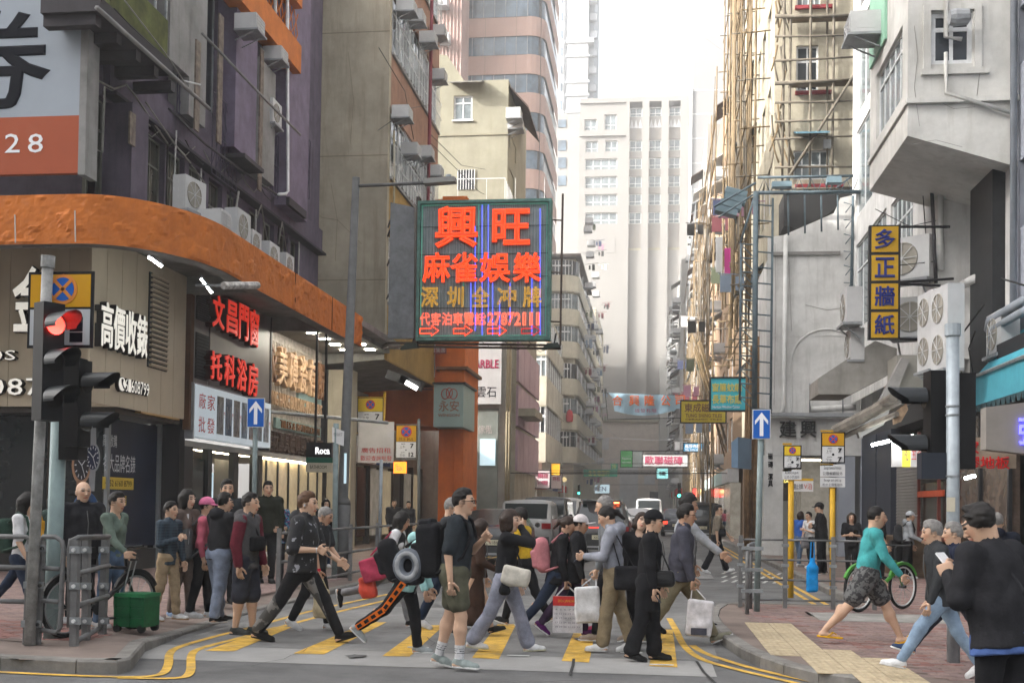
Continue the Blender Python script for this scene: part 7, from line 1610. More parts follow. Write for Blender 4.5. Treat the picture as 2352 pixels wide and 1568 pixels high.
sx=AY(2048,1260,26).x;ex=AY(2092,1260,26).x;MB().box(sx,ex,26,26.28,.2,.95).build('shell',BLACK,sp_);MB().tube([(sx+.1,26.14,.95),(sx+.1,26.14,1.2),(ex-.1,26.14,1.2),(ex-.1,26.14,.95)],.012,5).build('handle',GALV,sp_)
for x in(sx+.07,ex-.07):MB().lathe((x,26.14,.165),[(.045,-.02),(.045,.02)],10,'X').build('wheel',TYRE,sp_)
# ================================================================== signed distance modelling for figures
class SD:
 def __init__(s,lo,hi,h):
  s.h=h;s.lo=np.array(lo,float);n=np.ceil((np.array(hi)-s.lo)/h).astype(int)+1;s.n=n
  s.ax=[s.lo[i]+h*np.arange(n[i])for i in range(3)];s.d=np.full(n,1.0,np.float32)
 def sl(s,lo,hi):
  a=np.clip(np.floor((lo-s.lo)/s.h).astype(int),0,s.n);b=np.clip(np.ceil((hi-s.lo)/s.h).astype(int)+1,0,s.n)
  if(b<=a).any():return None
  sl=tuple(slice(a[i],b[i])for i in range(3))
  return sl,s.ax[0][sl[0]][:,None,None],s.ax[1][sl[1]][None,:,None],s.ax[2][sl[2]][None,None,:]
 def put(s,sl,f,k,sub=False):
  d=s.d[sl]
  if sub:s.d[sl]=np.maximum(d,-f);return
  if k>0:
   h=np.maximum(k-np.abs(d-f),0)/k;s.d[sl]=np.minimum(d,f)-h*h*k*.25
  else:s.d[sl]=np.minimum(d,f)
 def cone(s,a,b,ra,rb,k=.03,w=None,ratio=1.0,sub=False):
  a,b=np.array(a,float),np.array(b,float);R=max(ra,rb)*max(1,ratio)+k+2*s.h
  q=s.sl(np.minimum(a,b)-R,np.maximum(a,b)+R)
  if q is None:return
  sl,X,Y,Z=q;ba=b-a;L2=max(1e-9,ba@ba)
  px,py,pz=X-a[0],Y-a[1],Z-a[2]
  t=np.clip((px*ba[0]+py*ba[1]+pz*ba[2])/L2,0,1)
  qx,qy,qz=px-t*ba[0],py-t*ba[1],pz-t*ba[2]
  if w is not None and ratio!=1.0:
   w=np.array(w,float);c=qx*w[0]+qy*w[1]+qz*w[2];m=(1/ratio-1)*c;qx,qy,qz=qx+m*w[0],qy+m*w[1],qz+m*w[2]
  s.put(sl,(np.sqrt(qx*qx+qy*qy+qz*qz)-(ra+(rb-ra)*t)).astype(np.float32),k,sub)
 def ell(s,c,r,k=.02,R=None,sub=False):
  c,r=np.array(c,float),np.array(r,float);m=r.max()+k+2*s.h;q=s.sl(c-m,c+m)
  if q is None:return
  sl,X,Y,Z=q;p=[X-c[0],Y-c[1],Z-c[2]]
  if R is not None:p=[R[0][i]*p[0]+R[1][i]*p[1]+R[2][i]*p[2]for i in range(3)]
  k0=np.sqrt((p[0]/r[0])**2+(p[1]/r[1])**2+(p[2]/r[2])**2);k1=np.sqrt((p[0]/r[0]**2)**2+(p[1]/r[1]**2)**2+(p[2]/r[2]**2)**2)
  s.put(sl,(k0*(k0-1)/np.maximum(k1,1e-6)).astype(np.float32),k,sub)
 def box(s,c,r,rad=.02,k=.0,R=None,sub=False):
  c,r=np.array(c,float),np.array(r,float);m=np.linalg.norm(r)+k+2*s.h;q=s.sl(c-m,c+m)
  if q is None:return
  sl,X,Y,Z=q;p=[X-c[0],Y-c[1],Z-c[2]]
  if R is not None:p=[R[0][i]*p[0]+R[1][i]*p[1]+R[2][i]*p[2]for i in range(3)]
  g=[np.abs(p[i])-(r[i]-rad)for i in range(3)]
  f=np.sqrt(sum(np.maximum(v,0)**2 for v in g))+np.minimum(np.maximum(np.maximum(g[0],g[1]),g[2]),0)-rad
  s.put(sl,f.astype(np.float32),k,sub)
 def half(s,n,p):
  """keep the side where (x-p).n < 0"""
  n,p=np.array(n,float),np.array(p,float)
  f=(s.ax[0][:,None,None]-p[0])*n[0]+(s.ax[1][None,:,None]-p[1])*n[1]+(s.ax[2][None,None,:]-p[2])*n[2]
  s.d=np.maximum(s.d,f.astype(np.float32))
 def folds(s,amp,seed,f=14.0):
  r=np.random.RandomState(seed);X,Y,Z=s.ax[0][:,None,None],s.ax[1][None,:,None],s.ax[2][None,None,:]
  tot=0
  for i in range(4):
   v=r.normal(size=3);v[2]+=.9*r.choice((-1,1));v=v/np.linalg.norm(v)*f*r.uniform(.6,1.6);u=r.normal(size=3)*f*.4
   tot=tot+1.5*(.64-np.abs(np.sin(.5*(v[0]*X+v[1]*Y+v[2]*Z+1.6*np.sin(u[0]*X+u[1]*Y+u[2]*Z)+r.uniform(0,6)))))
  s.d=s.d+(amp*.45*tot).astype(np.float32)
 def mesh(s):
  d=s.d;d[0],d[-1],d[:,0],d[:,-1],d[:,:,0],d[:,:,-1]=(1,)*6
  neg=d<0
  c=np.zeros(np.array(d.shape)-1,np.int8)
  offs=[(i,j,k)for i in(0,1)for j in(0,1)for k in(0,1)]
  nx,ny,nz=c.shape
  for i,j,k in offs:c+=neg[i:i+nx,j:j+ny,k:k+nz]
  act=np.argwhere((c>0)&(c<8))
  if len(act)==0:return np.zeros((0,3)),np.zeros((0,4),int)
  val=np.stack([d[act[:,0]+i,act[:,1]+j,act[:,2]+k]for i,j,k in offs],1)
  acc=np.zeros((len(act),3));cnt=np.zeros(len(act))
  for a in range(8):
   for b in range(a+1,8):
    oa,ob=np.array(offs[a]),np.array(offs[b])
    if np.abs(oa-ob).sum()!=1:continue
    va,vb=val[:,a],val[:,b];m=(va<0)!=(vb<0)
    t=np.where(m,va/np.where(m,va-vb,1),0)[:,None]
    acc+=np.where(m[:,None],oa+(ob-oa)*t,0);cnt+=m
  V=s.lo+(act+acc/cnt[:,None])*s.h
  idx=np.full(c.shape,-1,np.int32);idx[tuple(act.T)]=np.arange(len(act))
  F=[]
  for ax in range(3):
   sh=[slice(None)]*3;sh2=[slice(None)]*3;sh[ax]=slice(0,-1);sh2[ax]=slice(1,None)
   e=neg[tuple(sh)]!=neg[tuple(sh2)]
   p=np.argwhere(e);o1,o2=[a for a in range(3)if a!=ax]
   ok=(p[:,o1]>0)&(p[:,o2]>0)&(p[:,o1]<c.shape[o1])&(p[:,o2]<c.shape[o2]);p=p[ok]
   fl=neg[tuple(sh)][tuple(p.T)]
   def g(a,b):
    q=p.copy();q[:,o1]-=a;q[:,o2]-=b;return idx[tuple(q.T)]
   quad=np.stack([g(1,1),g(0,1),g(0,0),g(1,0)],1)
   if ax==1:fl=~fl
   quad[~fl]=quad[~fl][:,::-1];F.append(quad)
  return V,np.concatenate(F)
def npmesh(name,V,F,col=None,smooth=True):
 me=bpy.data.meshes.new(name);F=np.asarray(F);m=len(F)
 me.vertices.add(len(V));me.vertices.foreach_set('co',np.asarray(V,np.float32).ravel())
 me.loops.add(m*4);me.loops.foreach_set('vertex_index',F.astype(np.int32).ravel())
 me.polygons.add(m);me.polygons.foreach_set('loop_start',np.arange(0,m*4,4,dtype=np.int32));me.polygons.foreach_set('loop_total',np.full(m,4,np.int32))
 if smooth:me.polygons.foreach_set('use_smooth',np.ones(m,bool))
 me.update(calc_edges=True)
 if col is not None:
  a=me.color_attributes.new('Col','FLOAT_COLOR','POINT');a.data.foreach_set('color',np.concatenate([col,np.ones((len(col),1))],1).astype(np.float32).ravel())
 return me
def joinVF(parts):
 V,F,n=[],[],0
 for v,f in parts:V.append(v);F.append(f+n);n+=len(v)
 return np.concatenate(V),np.concatenate(F)
# ================================================================== people
def rad(a):return a*math.pi/180
def V3(*a):return np.array(a,float)
def nrm(v):return v/max(1e-9,np.linalg.norm(v))
SKINS={'a':(.50,.32,.22),'b':(.42,.25,.165),'c':(.56,.38,.28),'d':(.36,.2,.13)}
SKIN=M('skin',(.5,.32,.22),rough=.55,var=.06,scale=12,attr=True,obj=True,spec=.35)
def C(n,rgb=(.3,.3,.3),**k):return M('fabric_'+n,rgb,**{**dict(rough=.9,var=.34,scale=7,obj=True,bump=.35,bscale=60,spec=.12),**k})
HAIRM={'black':M('hair_black',(.012,.01,.009),rough=.5,var=.4,scale=30,obj=True),'brown':M('hair_brown',(.09,.045,.022),rough=.5,var=.4,scale=30,obj=True),'dark':M('hair_dark_brown',(.03,.018,.013),rough=.5,var=.4,scale=30,obj=True),'grey':M('hair_grey',(.2,.19,.18),rough=.6,var=.4,scale=30,obj=True)}
HINK={'black':(.02,.016,.014),'brown':(.06,.035,.02),'dark':(.03,.02,.015),'grey':(.14,.12,.11)}
def skeleton(H,g,lean,arms,head,fem,b,foot=None,stance=1.0):
 J={};Y=V3(0,1,0)
 aL,kL,aR,kR=[rad(x)for x in g]
 lo=9
 J['foot']={}
 for s,a,k in(('L',aL,kL),('R',aR,kR)):
  y=(.05 if s=='L' else-.05)*H*stance
  hip=V3(0,y,0);kn=hip+.245*H*V3(math.sin(a),0,-math.cos(a));c=a-k;an=kn+.24*H*V3(math.sin(c),0,-math.cos(c))
  if foot and foot.get(s)is not None:ph=rad(foot[s])
  else:ph=rad(16)if a>rad(14)and k<rad(16)else(min(0,c+rad(6))*1.1 if c<rad(-14)else 0)
  fx,fz=V3(math.cos(ph),0,math.sin(ph)),V3(-math.sin(ph),0,math.cos(ph))
  J['hip'+s],J['kn'+s],J['an'+s]=hip,kn,an;J['foot'][s]=(fx,fz)
  for q in(an-fz*.045*H-fx*.035*H,an-fz*.045*H+fx*.11*H):lo=min(lo,q[2])
 up=V3(0,0,-lo)
 for n in('hipL','hipR','knL','knR','anL','anR'):J[n]=J[n]+up
 l=rad(lean);sd=V3(math.sin(l),0,math.cos(l));J['sd']=sd;J['pel']=up.copy();J['sf']=V3(math.cos(l),0,-math.sin(l))
 J['nb']=J['pel']+sd*.30*H
 sw=.112*H*(.92 if fem else 1.04)*(.7+.3*b)
 hy,hp,hr=[rad(x)for x in head]
 E_=(Matrix.Rotation(hy,3,'Z')@Matrix.Rotation(hp,3,'Y')@Matrix.Rotation(hr,3,'X'))
 J['f'],J['l'],J['u']=[np.array(E_@Vector(v))for v in((1,0,0),(0,1,0),(0,0,1))]
 nd=nrm(.6*sd+.4*V3(0,0,1));J['hc']=J['nb']+nd*.055*H+J['u']*.045*H+J['f']*.012*H
 for s,sg in(('L',1),('R',-1)):
  sh=J['nb']-sd*.018*H+Y*sg*sw;J['sh'+s]=sh;m=arms[s]
  ua,fa=.172*H,.15*H
  if m[0]=='a':
   sa,ab,e,inw=[rad(x)for x in m[1:5]]
   d1=V3(math.sin(sa)*math.cos(ab),sg*math.sin(ab),-math.cos(sa)*math.cos(ab));el=sh+d1*ua
   d2=nrm(V3(math.sin(sa+e),0,-math.cos(sa+e))*math.cos(inw)+V3(0,-sg*math.sin(inw),0));wr=el+d2*fa
  else:
   T=V3(m[1]*H,m[2]*H,m[3]*H);pole=nrm(V3(*(m[4]if len(m)>4 else(-.35,sg*.45,-.8))))
   v=T-sh;D=min(np.linalg.norm(v),(ua+fa)*.995);v=nrm(v);T=sh+v*D
   ca=(ua*ua+D*D-fa*fa)/(2*ua*D);ca=max(-1,min(1,ca));pp=nrm(pole-v*(pole@v));el=sh+v*ua*ca+pp*ua*math.sqrt(1-ca*ca);wr=T
  J['el'+s],J['wr'+s]=el,wr
 J['top']=J['hc'][2]+.062*H
 return J
def hand(parts,J,s,H,curl,h,palm=None):
 sg=1 if s=='L' else-1;w=J['wr'+s];d=nrm(w-J['el'+s])
 inw=V3(0,-sg,0)if palm is None else V3(*palm);inw=inw-d*(inw@d)
 if np.linalg.norm(inw)<.2:inw=V3(0,0,-1)-d*(-d[2])
 pn=nrm(inw);lat=np.cross(d,pn);ref=V3(1,0,.6)
 if lat@ref<0:lat=-lat
 m=.13*H;S=SD(w-m,w+m,h);Rm=[d,lat,pn]
 S.cone(w-d*.03*H,w,.0165*H,.0165*H,.01,pn,.8)
 S.box(w+d*.032*H,(.03*H,.0235*H,.0085*H),.008*H,.012,Rm)
 for o,L in((-.0185,.036),(-.0063,.043),(.0063,.047),(.0185,.042)):
  b0=w+d*.056*H+lat*o*H;c1,c2,c3=curl*.55,curl*1.3,curl*1.9
  p=b0;ra=.0062*H
  for c,f in((c1,.45),(c2,.32),(c3,.26)):
   q=p+(d*math.cos(c)+pn*math.sin(c))*L*f*H;S.cone(p,q,ra,ra*.9,.003);p=q;ra*=.92
 t0=w+d*.018*H+lat*.018*H;dd=nrm(d*.75+lat*.6+pn*(.25+.3*curl));t1=t0+dd*.03*H;t2=t1+nrm(d*.9+lat*.1+pn*(.3+.5*curl))*.026*H
 S.cone(t0,t1,.0085*H,.0068*H,.006);S.cone(t1,t2,.0068*H,.0055*H,.003)
 parts.append(S.mesh());J['hand'+s]=w+d*.06*H+pn*.012*H
FIG={}
def person(label,px,py,face=0,top=None,H=None,zg=0.0,g=(18,8,-20,14),lean=3,L=('a',-18,8,16,4),R=('a',20,8,24,4),head=(0,4,0),fem=False,b=1.0,skin='a',
   shirt=('tee',None),pants=('trousers',None),shoe=(None,None),hair=('short','black'),q=1.0,curl=(.5,.5),foot=None,grp='people crossing the street',loose=1.0,palms=(None,None),seed=None,stance=1.0,at_=None,hood=False,socks=None,extra=None):
 arms=dict(L=L,R=R);pos=G(px,py,zg)if at_ is None else Vector(at_)
 if H is None:
  k=skeleton(1.0,g,lean,arms,head,fem,b,foot)['top'];H=(AY(px,top,pos.y).z-zg)/k
  H=max(1.42,min(1.86,H))
 J=skeleton(H,g,lean,arms,head,fem,b,foot,stance);J['H']=H
 seed=seed or(len(FIG)*13+5);s_=H/1.75*1.09
 sd,sf,pel,nb,hc,f,l,u=(J[k]for k in('sd','sf','pel','nb','hc','f','l','u'))
 Y=V3(0,1,0);root_loc=(pos.x,pos.y,zg)
 pts=np.array([J[k]for k in J if isinstance(J[k],np.ndarray)and J[k].shape==(3,)and k not in('sd','sf','f','l','u')])
 lo,hi=pts.min(0)-.17*H,pts.max(0)+.17*H;lo[2]=-.03
 parts=[]
 S=SD(lo,hi,.017*q);ak=.8 if shirt[2:3]and shirt[2].get('sleeve',0)>.7 or(shirt[0]!='tee' and not(shirt[2:3]and shirt[2].get('sleeve',1)<.7))else 1;lk=.76 if pants[0]=='trousers' else 1
 S.cone(pel+sd*.02*H,nb-sd*.07*H,.052*H*b,.055*H*b,.03,Y,1.35);S.cone(J['shL'],J['shR'],.03*H,.03*H,.03)
 S.cone(nb-sd*.04*H,hc-u*.05*H,.036*H*(1 if not fem else.85),.033*H*(1 if not fem else.85),.03)
 for s in 'LR':
  S.cone(J['sh'+s],J['el'+s],.03*H*(.6+.4*b)*(.88 if fem else 1)*ak,.0235*H*(.88 if fem else 1)*ak,.02*ak);S.cone(J['el'+s],J['wr'+s],.0245*H*(.88 if fem else 1)*ak,.0165*H,.012)
  S.cone(J['hip'+s],J['kn'+s],.05*H*(.7+.3*b)*lk,.034*H*lk,.03*lk);kn,an=J['kn'+s],J['an'+s]
  cm=kn+(an-kn)*.3;S.cone(kn,cm,.033*H*lk,.036*H*lk,.02);S.cone(cm,an,.035*H*lk,.021*H,.02);S.ell(cm-sf*.012*H,(.03*H*lk,.028*H*lk,.06*H*lk),.02)
  fx,fz=J['foot'][s];S.cone(an-fz*.028*H-fx*.02*H,an-fz*.034*H+fx*.1*H,.02*H,.011*H,.02,Y,1.5)
 parts.append(S.mesh())
 hm=.15*s_+.02;S=SD(hc-hm*1.1,hc+hm*1.1,.0065*q if q<1.6 else.016)
 Rf=[f,l,u];P_=lambda a,b_,c:hc+(f*a+l*b_+u*c)*s_
 def ell(c,r,k=.015):S.ell(P_(*c),np.array(r)*s_,k*s_,Rf)
 ell((-.008,0,.022),(.094,.073,.094));ell((.022,0,-.05),(.062,.054,.062),.03);ell((.052,0,-.096),(.026,.024,.018),.03);ell((.05,0,.0),(.044,.058,.05),.03)
 S.cone(P_(.083,0,.012),P_(.108,0,-.028),.007*s_,.012*s_,.012);ell((.094,.013,-.031),(.011,.009,.008),.006);ell((.094,-.013,-.031),(.011,.009,.008),.006)
 ell((.078,.03,.03),(.016,.026,.009),.012);ell((.078,-.03,.03),(.016,.026,.009),.012)
 ell((.086,0,-.058),(.012,.024,.007),.006);ell((.083,0,-.068),(.012,.02,.007),.006)
 for y in(1,-1):S.ell(P_(.092,.031*y,.012),np.array((.012,.017,.010))*s_,0,Rf,True)if q<1.6 else None
 for y in(1,-1):ell((.083-.008,.031*y,.012),(.011,.014,.009),.003);ell((-.006,.074*y,-.012),(.02,.011,.032),.006)
 S.cone(hc-u*.045*s_-f*.02*s_,nb-sd*.01*H,.034*H*(1 if not fem else.86),.039*H,.03)
 hv,hf=S.mesh();parts.append((hv,hf));nbody=len(parts[0][0])
 for s,c in zip('LR',curl):hand(parts,J,s,H,c,.0055*q,palms[0 if s=='L' else 1])
 V,F=joinVF(parts);base=np.array(SKINS[skin]);col=np.tile(base,(len(V),1))
 hd=(np.stack([(V-hc)@f,(V-hc)@l,(V-hc)@u],1))/s_;ishead=np.zeros(len(V),bool);ishead[nbody:nbody+len(hv)]=True
 A_,B_,C_=hd[:,0],np.abs(hd[:,1]),hd[:,2]
 def pnt(m,c):col[m&ishead]=c
 pnt((A_>.05)&(C_<0)&(C_>-.05)&(B_>.02),base*np.array((1.05,.93,.9)))
 pnt((A_>.07)&(np.abs(C_+.063)<.0105)&(B_<.023),base*np.array((.8,.5,.48)))
 pnt((A_>.055)&(np.abs(C_-.012)<.0075)&(B_>.016)&(B_<.046),base*.4);pnt((A_>.055)&(np.abs(C_-.0115)<.006)&(B_>.018)&(B_<.044),(.03,.022,.02))
 pnt((A_>.05)&(np.abs(C_-.035-.004*np.sin(B_*60))<.006)&(B_>.014)&(B_<.05),HINK.get(hair[1],(.02,.02,.02)))
 if hair[0]in('short','crop','crew'):pnt((C_>-.02)&(A_<.03)&(A_>-.1)&(B_>.05),base*.45)
 body=link('person',npmesh('person',V,F,col),SKIN);body.location=root_loc;body.rotation_euler=(0,0,rad(face));OFF[body.name]=Vector((0,0,0));tag(body,label,'person',grp)
 def part(name,S,mat,par=None,sm=True):
  v,fc=S.mesh()
  if len(v)==0:return None
  return link(name,npmesh(name,v,fc,None,sm),mat,par or body)
 kind,pm=pants[0],pants[1];po=pants[2]if len(pants)>2 else{}
 S=SD((lo[0],lo[1],-.02),(hi[0],hi[1],pel[2]+.16*H),.0145*q);lf=po.get('loose',1.0)*loose
 wz=pel+sd*.055*H
 if kind=='skirt':
  hz=po.get('hem',.12)*H;xm=(J['anL'][0]+J['anR'][0])*.3
  S.cone(pel,V3(xm,0,hz+.05*H),.075*H*b,.115*H*lf,.02,Y,1.15);S.cone(wz,pel,.066*H*b,.078*H*b,.03,Y,1.3);S.half((0,0,-1),(0,0,hz))
 else:
  S.cone(wz+sd*.03*H,pel-sd*.02*H,.064*H*b*(.5+.5*lf),.07*H*b*(.5+.5*lf),.03,Y,1.32);S.ell(pel-sf*.022*H-sd*.01*H,(.062*H*b,.078*H*b,.06*H),.03)
  e=po.get('len',.95 if kind!='shorts' else.5)
  for s in 'LR':
   hp,kn,an=J['hip'+s],J['kn'+s],J['an'+s];fl=po.get('flare',1.0)
   if kind=='shorts':
    t=min(1,e/.5*.88);en=hp+(kn-hp)*t;S.cone(hp,en,.063*H*b*lf,.056*H*lf,.025)
    if e>.5:S.cone(kn,kn+(an-kn)*(e-.5),.056*H*lf,.054*H*lf,.02)
    S.half(nrm(kn-hp),en)if False else None
   else:
    S.cone(hp,kn,.057*H*b*lf,.041*H*lf,.03);S.cone(kn,kn+(an-kn)*min(.97,(e-.5)*2+.02),.041*H*lf,.0335*H*lf*fl,.02)
  S.half(sd,wz)
 S.folds(po.get('fold',.0045)*1.15,seed,34);trs=part('skirt' if kind=='skirt' else('shorts' if kind=='shorts' else 'trousers'),S,pm)
 for s in 'LR':
  fx,fz=J['foot'][s];an=J['an'+s];o=an-fz*.045*H;Rs=[fx,Y,fz];m=.17*H
  if shoe[0]is None:continue
  c=o+fx*.035*H;thick=shoe[2]if len(shoe)>2 else.012
  if shoe[1]!='flip':
   S=SD(c-m,c+m,.0085*q);S.cone(o-fx*.014*H+fz*.024*H,o+fx*.045*H+fz*.02*H,.0265*H,.0275*H,.01,Y,1.0);S.cone(o+fx*.04*H+fz*.018*H,o+fx*.098*H+fz*.013*H,.026*H,.0215*H,.02,Y,1.15)
   S.cone(o-fx*.006*H+fz*.03*H,an+fz*.012*H,.0275*H,.0275*H,.015);S.half(-fz,o+fz*.006*H);S.half(fz,an+fz*.006*H)
   sh=part('shoe',S,shoe[0])
   S=SD(c-m,c+m,.0085*q);S.cone(o-fx*.012*H,o+fx*.05*H,.029*H,.0265*H,.0,Y,1.0);S.cone(o+fx*.05*H,o+fx*.1*H,.0265*H,.0235*H,.02,Y,1.2);S.half(-fz,o);S.half(fz,o+fz*thick*H)
   if sh:part('sole',S,shoe[1]or shoe[0],sh)
  else:
   S=SD(c-m,c+m,.0085*q);S.cone(o-fx*.02*H,o+fx*.1*H,.028*H,.03*H,0,Y,1.0);S.half(-fz,o-fz*.004*H);S.half(fz,o+fz*.009*H);sh=part('flip_flop',S,shoe[0])
   MB().tube([o+fx*.085*H+fz*.022*H,o+fx*.06*H+Y*.02*H+fz*.035*H,o+fx*.02*H+Y*.03*H+fz*.01*H],.006,5).build('strap',shoe[0],sh);MB().tube([o+fx*.085*H+fz*.022*H,o+fx*.06*H-Y*.02*H+fz*.035*H,o+fx*.02*H-Y*.03*H+fz*.01*H],.006,5).build('strap',shoe[0],sh)
  if socks is not None:
   S=SD(an-.1*H,an+.15*H,.0085*q);up_=nrm(J['kn'+s]-an);S.cone(an,an+up_*.075*H,.0255*H,.0285*H,.0);part('sock',S,socks[0])
   for k in range(3):
    S2=SD(an-.1*H,an+.15*H,.0085*q);S2.cone(an,an+up_*.075*H,.0275*H,.0305*H,0);a0=an+up_*(.036+.012*k)*H;S2.half(-up_,a0);S2.half(up_,a0+up_*.0055*H);part('sock_stripe',S2,socks[1])
 kind,tm=shirt[0],shirt[1];to=shirt[2]if len(shirt)>2 else{}
 th={'tee':1.0,'knit':1.02,'shirt':1.06,'jacket':1.16,'hoodie':1.14,'coat':1.2}[kind]*to.get('loose',1.0);sl=to.get('sleeve',.42 if kind=='tee' else.97);hem=to.get('hem',-.03)
 S=SD(np.minimum(lo,pel-.25*H),hi,.0145*q);w_=1.42 if not fem else 1.34
 hp_=pel+sd*hem*H;wa=pel+sd*.09*H
 S.cone(hp_,wa,(.071 if not fem else.073)*H*b*th,(.064 if not fem else.058)*H*b*th,.05,Y,w_);S.cone(wa,nb-sd*.075*H,(.064 if not fem else.058)*H*b*th,.066*H*b*th,.05,Y,w_)
 if fem:
  for s in(1,-1):S.ell(nb-sd*.105*H+sf*.045*H+Y*s*.04*H,(.034*H,.036*H,.036*H),.04)
 S.cone(J['shL'],J['shR'],.037*H*th,.037*H*th,.05);S.cone(nb-sd*.05*H,nb-sd*.005*H,.055*H,.044*H,.03,Y,1.2)
 tot=.172+.15
 for s in 'LR':
  sh,el,wr=J['sh'+s],J['el'+s],J['wr'+s];e=sl*tot
  if e<=.172:S.cone(sh,sh+(el-sh)*(e/.172),.039*H*th*(.6+.4*b),.038*H*th,.03)
  else:S.cone(sh,el,.037*H*th*(.6+.4*b),.0305*H*th,.03);S.cone(el,el+(wr-el)*((e-.172)/.15),.0305*H*th,.0225*H*th,.025)
 S.half(-sd,hp_)
 if kind in('hoodie','coat')or hood:S.ell(nb-sf*.055*H+sd*.01*H,(.045*H,.07*H,.05*H),.03)
 if kind in('jacket','shirt','coat','hoodie'):
  S.cone(nb-sd*.01*H-sf*.006*H,nb+sd*.025*H+sf*.002*H,.05*H,.046*H,.02);S.cone(nb-sd*.0*H,nb+sd*.06*H,.037*H,.038*H,0,sub=True)
 else:
  S.cone(nb+sd*.0*H+sf*.02*H,nb+sd*.06*H+sf*.03*H,.034*H,.045*H,0,sub=True)
 S.folds(to.get('fold',.0045)*1.15,seed+3,36);shp=part({'tee':'t_shirt','knit':'sweater','shirt':'shirt','jacket':'jacket','hoodie':'hoodie','coat':'coat'}[kind],S,tm)
 if kind in('jacket','hoodie')and q<1.3 and shp:
  MB().tube([nb-sd*.03*H+sf*.068*H*th,nb-sd*.12*H+sf*.082*H*b*th,pel+sd*.09*H+sf*.074*H*b*th,hp_+sf*.082*H*b*th],.006,5).build('zip',M('zip_metal',(.12,.12,.12),rough=.4,metal=.5),shp)
 hs,hcn=hair[0],hair[1];hmat=HAIRM.get(hcn,None);S=SD(hc-.3*s_-np.array((0,0,.3*s_ if hs in('long','pony')else 0)),hc+.2*s_,.0085*q if q<1.6 else.016)
 if hs not in('bald','cap_only'):
  t={'short':.014,'crop':.006,'crew':.012,'bob':.02,'long':.018,'pony':.01,'fluffy':.032,'fringe':.006,'sides':.006}[hs]
  S.ell(P_(-.010,0,.024),np.array((.094+t*.6,.073+t*(.55 if hs in('short','crew')else 1),.094+t*1.1))*s_,0,Rf)
  if hs in('short','fluffy','crew'):S.ell(P_(.012,0,.1),np.array((.05,.055,.02+t*.5))*s_,.03*s_,Rf)
  if hs in('short','crop','crew','fluffy','sides','fringe'):
   S.half(-u*.9+f*.45,P_(-.02,0,-.028));S.box(P_(.13,0,-.02),np.array((.085,.12,.094))*s_,.015*s_,0,Rf,True);S.box(P_(.113,0,-.07),np.array((.1,.12,.1))*s_,.015*s_,0,Rf,True)
  else:
   if hs=='bob':
    for y in(1,-1):S.cone(P_(-.02,.062*y,.02),P_(.012,.066*y,-.085),.045*s_,.04*s_,.03)
    S.cone(P_(-.06,0,.0),P_(-.055,0,-.085),.07*s_,.06*s_,.04,l,1.2)
   if hs=='long':
    for y in(1,-1):S.cone(P_(-.03,.06*y,.02),P_(-.02,.07*y,-.16),.042*s_,.045*s_,.03)
    S.cone(P_(-.06,0,.0),hc-u*.12*s_-V3(.09,0,.13)*s_,.07*s_,.05*s_,.05,l,1.6)
   if hs=='pony':S.ell(P_(-.112,0,.012),np.array((.035,.035,.035))*s_,.02,Rf);S.cone(P_(-.12,0,.01),P_(-.165,0,-.09),.03*s_,.018*s_,.02)
   S.box(P_(.13,0,-.045),np.array((.09,.053 if hs!='pony' else.09,.115))*s_,.02*s_,0,Rf,True)
   if hs=='pony':S.half(-u+f*.75,P_(-.03,0,-.05))
  if hs in('short','fluffy','crew','bob')and q<1.3:
   rr_=np.random.RandomState(seed)
   for k in range(26):
    a_,e_=rr_.uniform(-2.6,2.6)+math.pi,rr_.uniform(.35,1.5);dx,dy,dz=math.cos(a_)*math.cos(e_),math.sin(a_)*math.cos(e_),math.sin(e_)
    p0=(dx*.094-.01,dy*.076,dz*.098+.024);S.cone(P_(*p0),P_(p0[0]*1.1+.012,p0[1]*1.12,(p0[2]-.024)*1.1+.02),.013*s_,.004*s_,.01*s_)
  if hs=='sides':S.box(P_(.02,0,.12),np.array((.14,.1,.085))*s_,.02*s_,0,Rf,True)
  S.folds(.0045 if q<1 else.003,seed+9,110);part('hair',S,hmat)
 if len(hair)>2:
  S=SD(hc-.25*s_,hc+.25*s_,.009*q);S.ell(P_(-.008,0,.03),np.array((.108,.09,.108))*s_,0,Rf);S.half(-u+f*.12,P_(0,0,.03));vz=hair[3]if len(hair)>3 else.09
  S.ell(P_(.1,0,.03),np.array((vz,.07,.01))*s_,.008,Rf);part('cap',S,hair[2])
 J['body']=body;J['loc']=root_loc;J['face']=rad(face);J['P']=P_;J['s']=s_;FIG[len(FIG)]=J
 if extra:extra(J)
 return J
def held(J,name,label,cat):
 t=thing(name,label,cat,J['loc'],J['face'],None,local=True);return t
def hpart(t,name,S,mat):v,fc=S.mesh();return link(name,npmesh(name,v,fc),mat,t)
def glasses(J,col=None):
 P_,s=J['P'],J['s'];m=MB()
 for y in(1,-1):
  m.tube([P_(.104+.004*math.cos(a),.031*y+.022*math.cos(a),.008+.016*math.sin(a))for a in[2*math.pi*k/12 for k in range(13)]],.0025*s,4,False);m.tube([P_(.1,.054*y,.013),P_(-.005,.08*y,.01)],.003*s,4)
 m.tube([P_(.107,-.01,.012),P_(.107,.01,.012)],.003*s,4);m.build('glasses',col or BLACK,J['body'])
def mask(J,mat=None,low=0):
 S=SD(J['hc']-.2,J['hc']+.2,.009);P_,s=J['P'],J['s'];R=[J['f'],J['l'],J['u']]
 S.ell(P_(.03,0,-.05-low),np.array((.078,.06,.056))*s,0,R);S.half(-J['f'],P_(.035,0,0));hpart(J['body'],'face_mask',S,mat or C('mask_blue',(.3,.5,.55)))
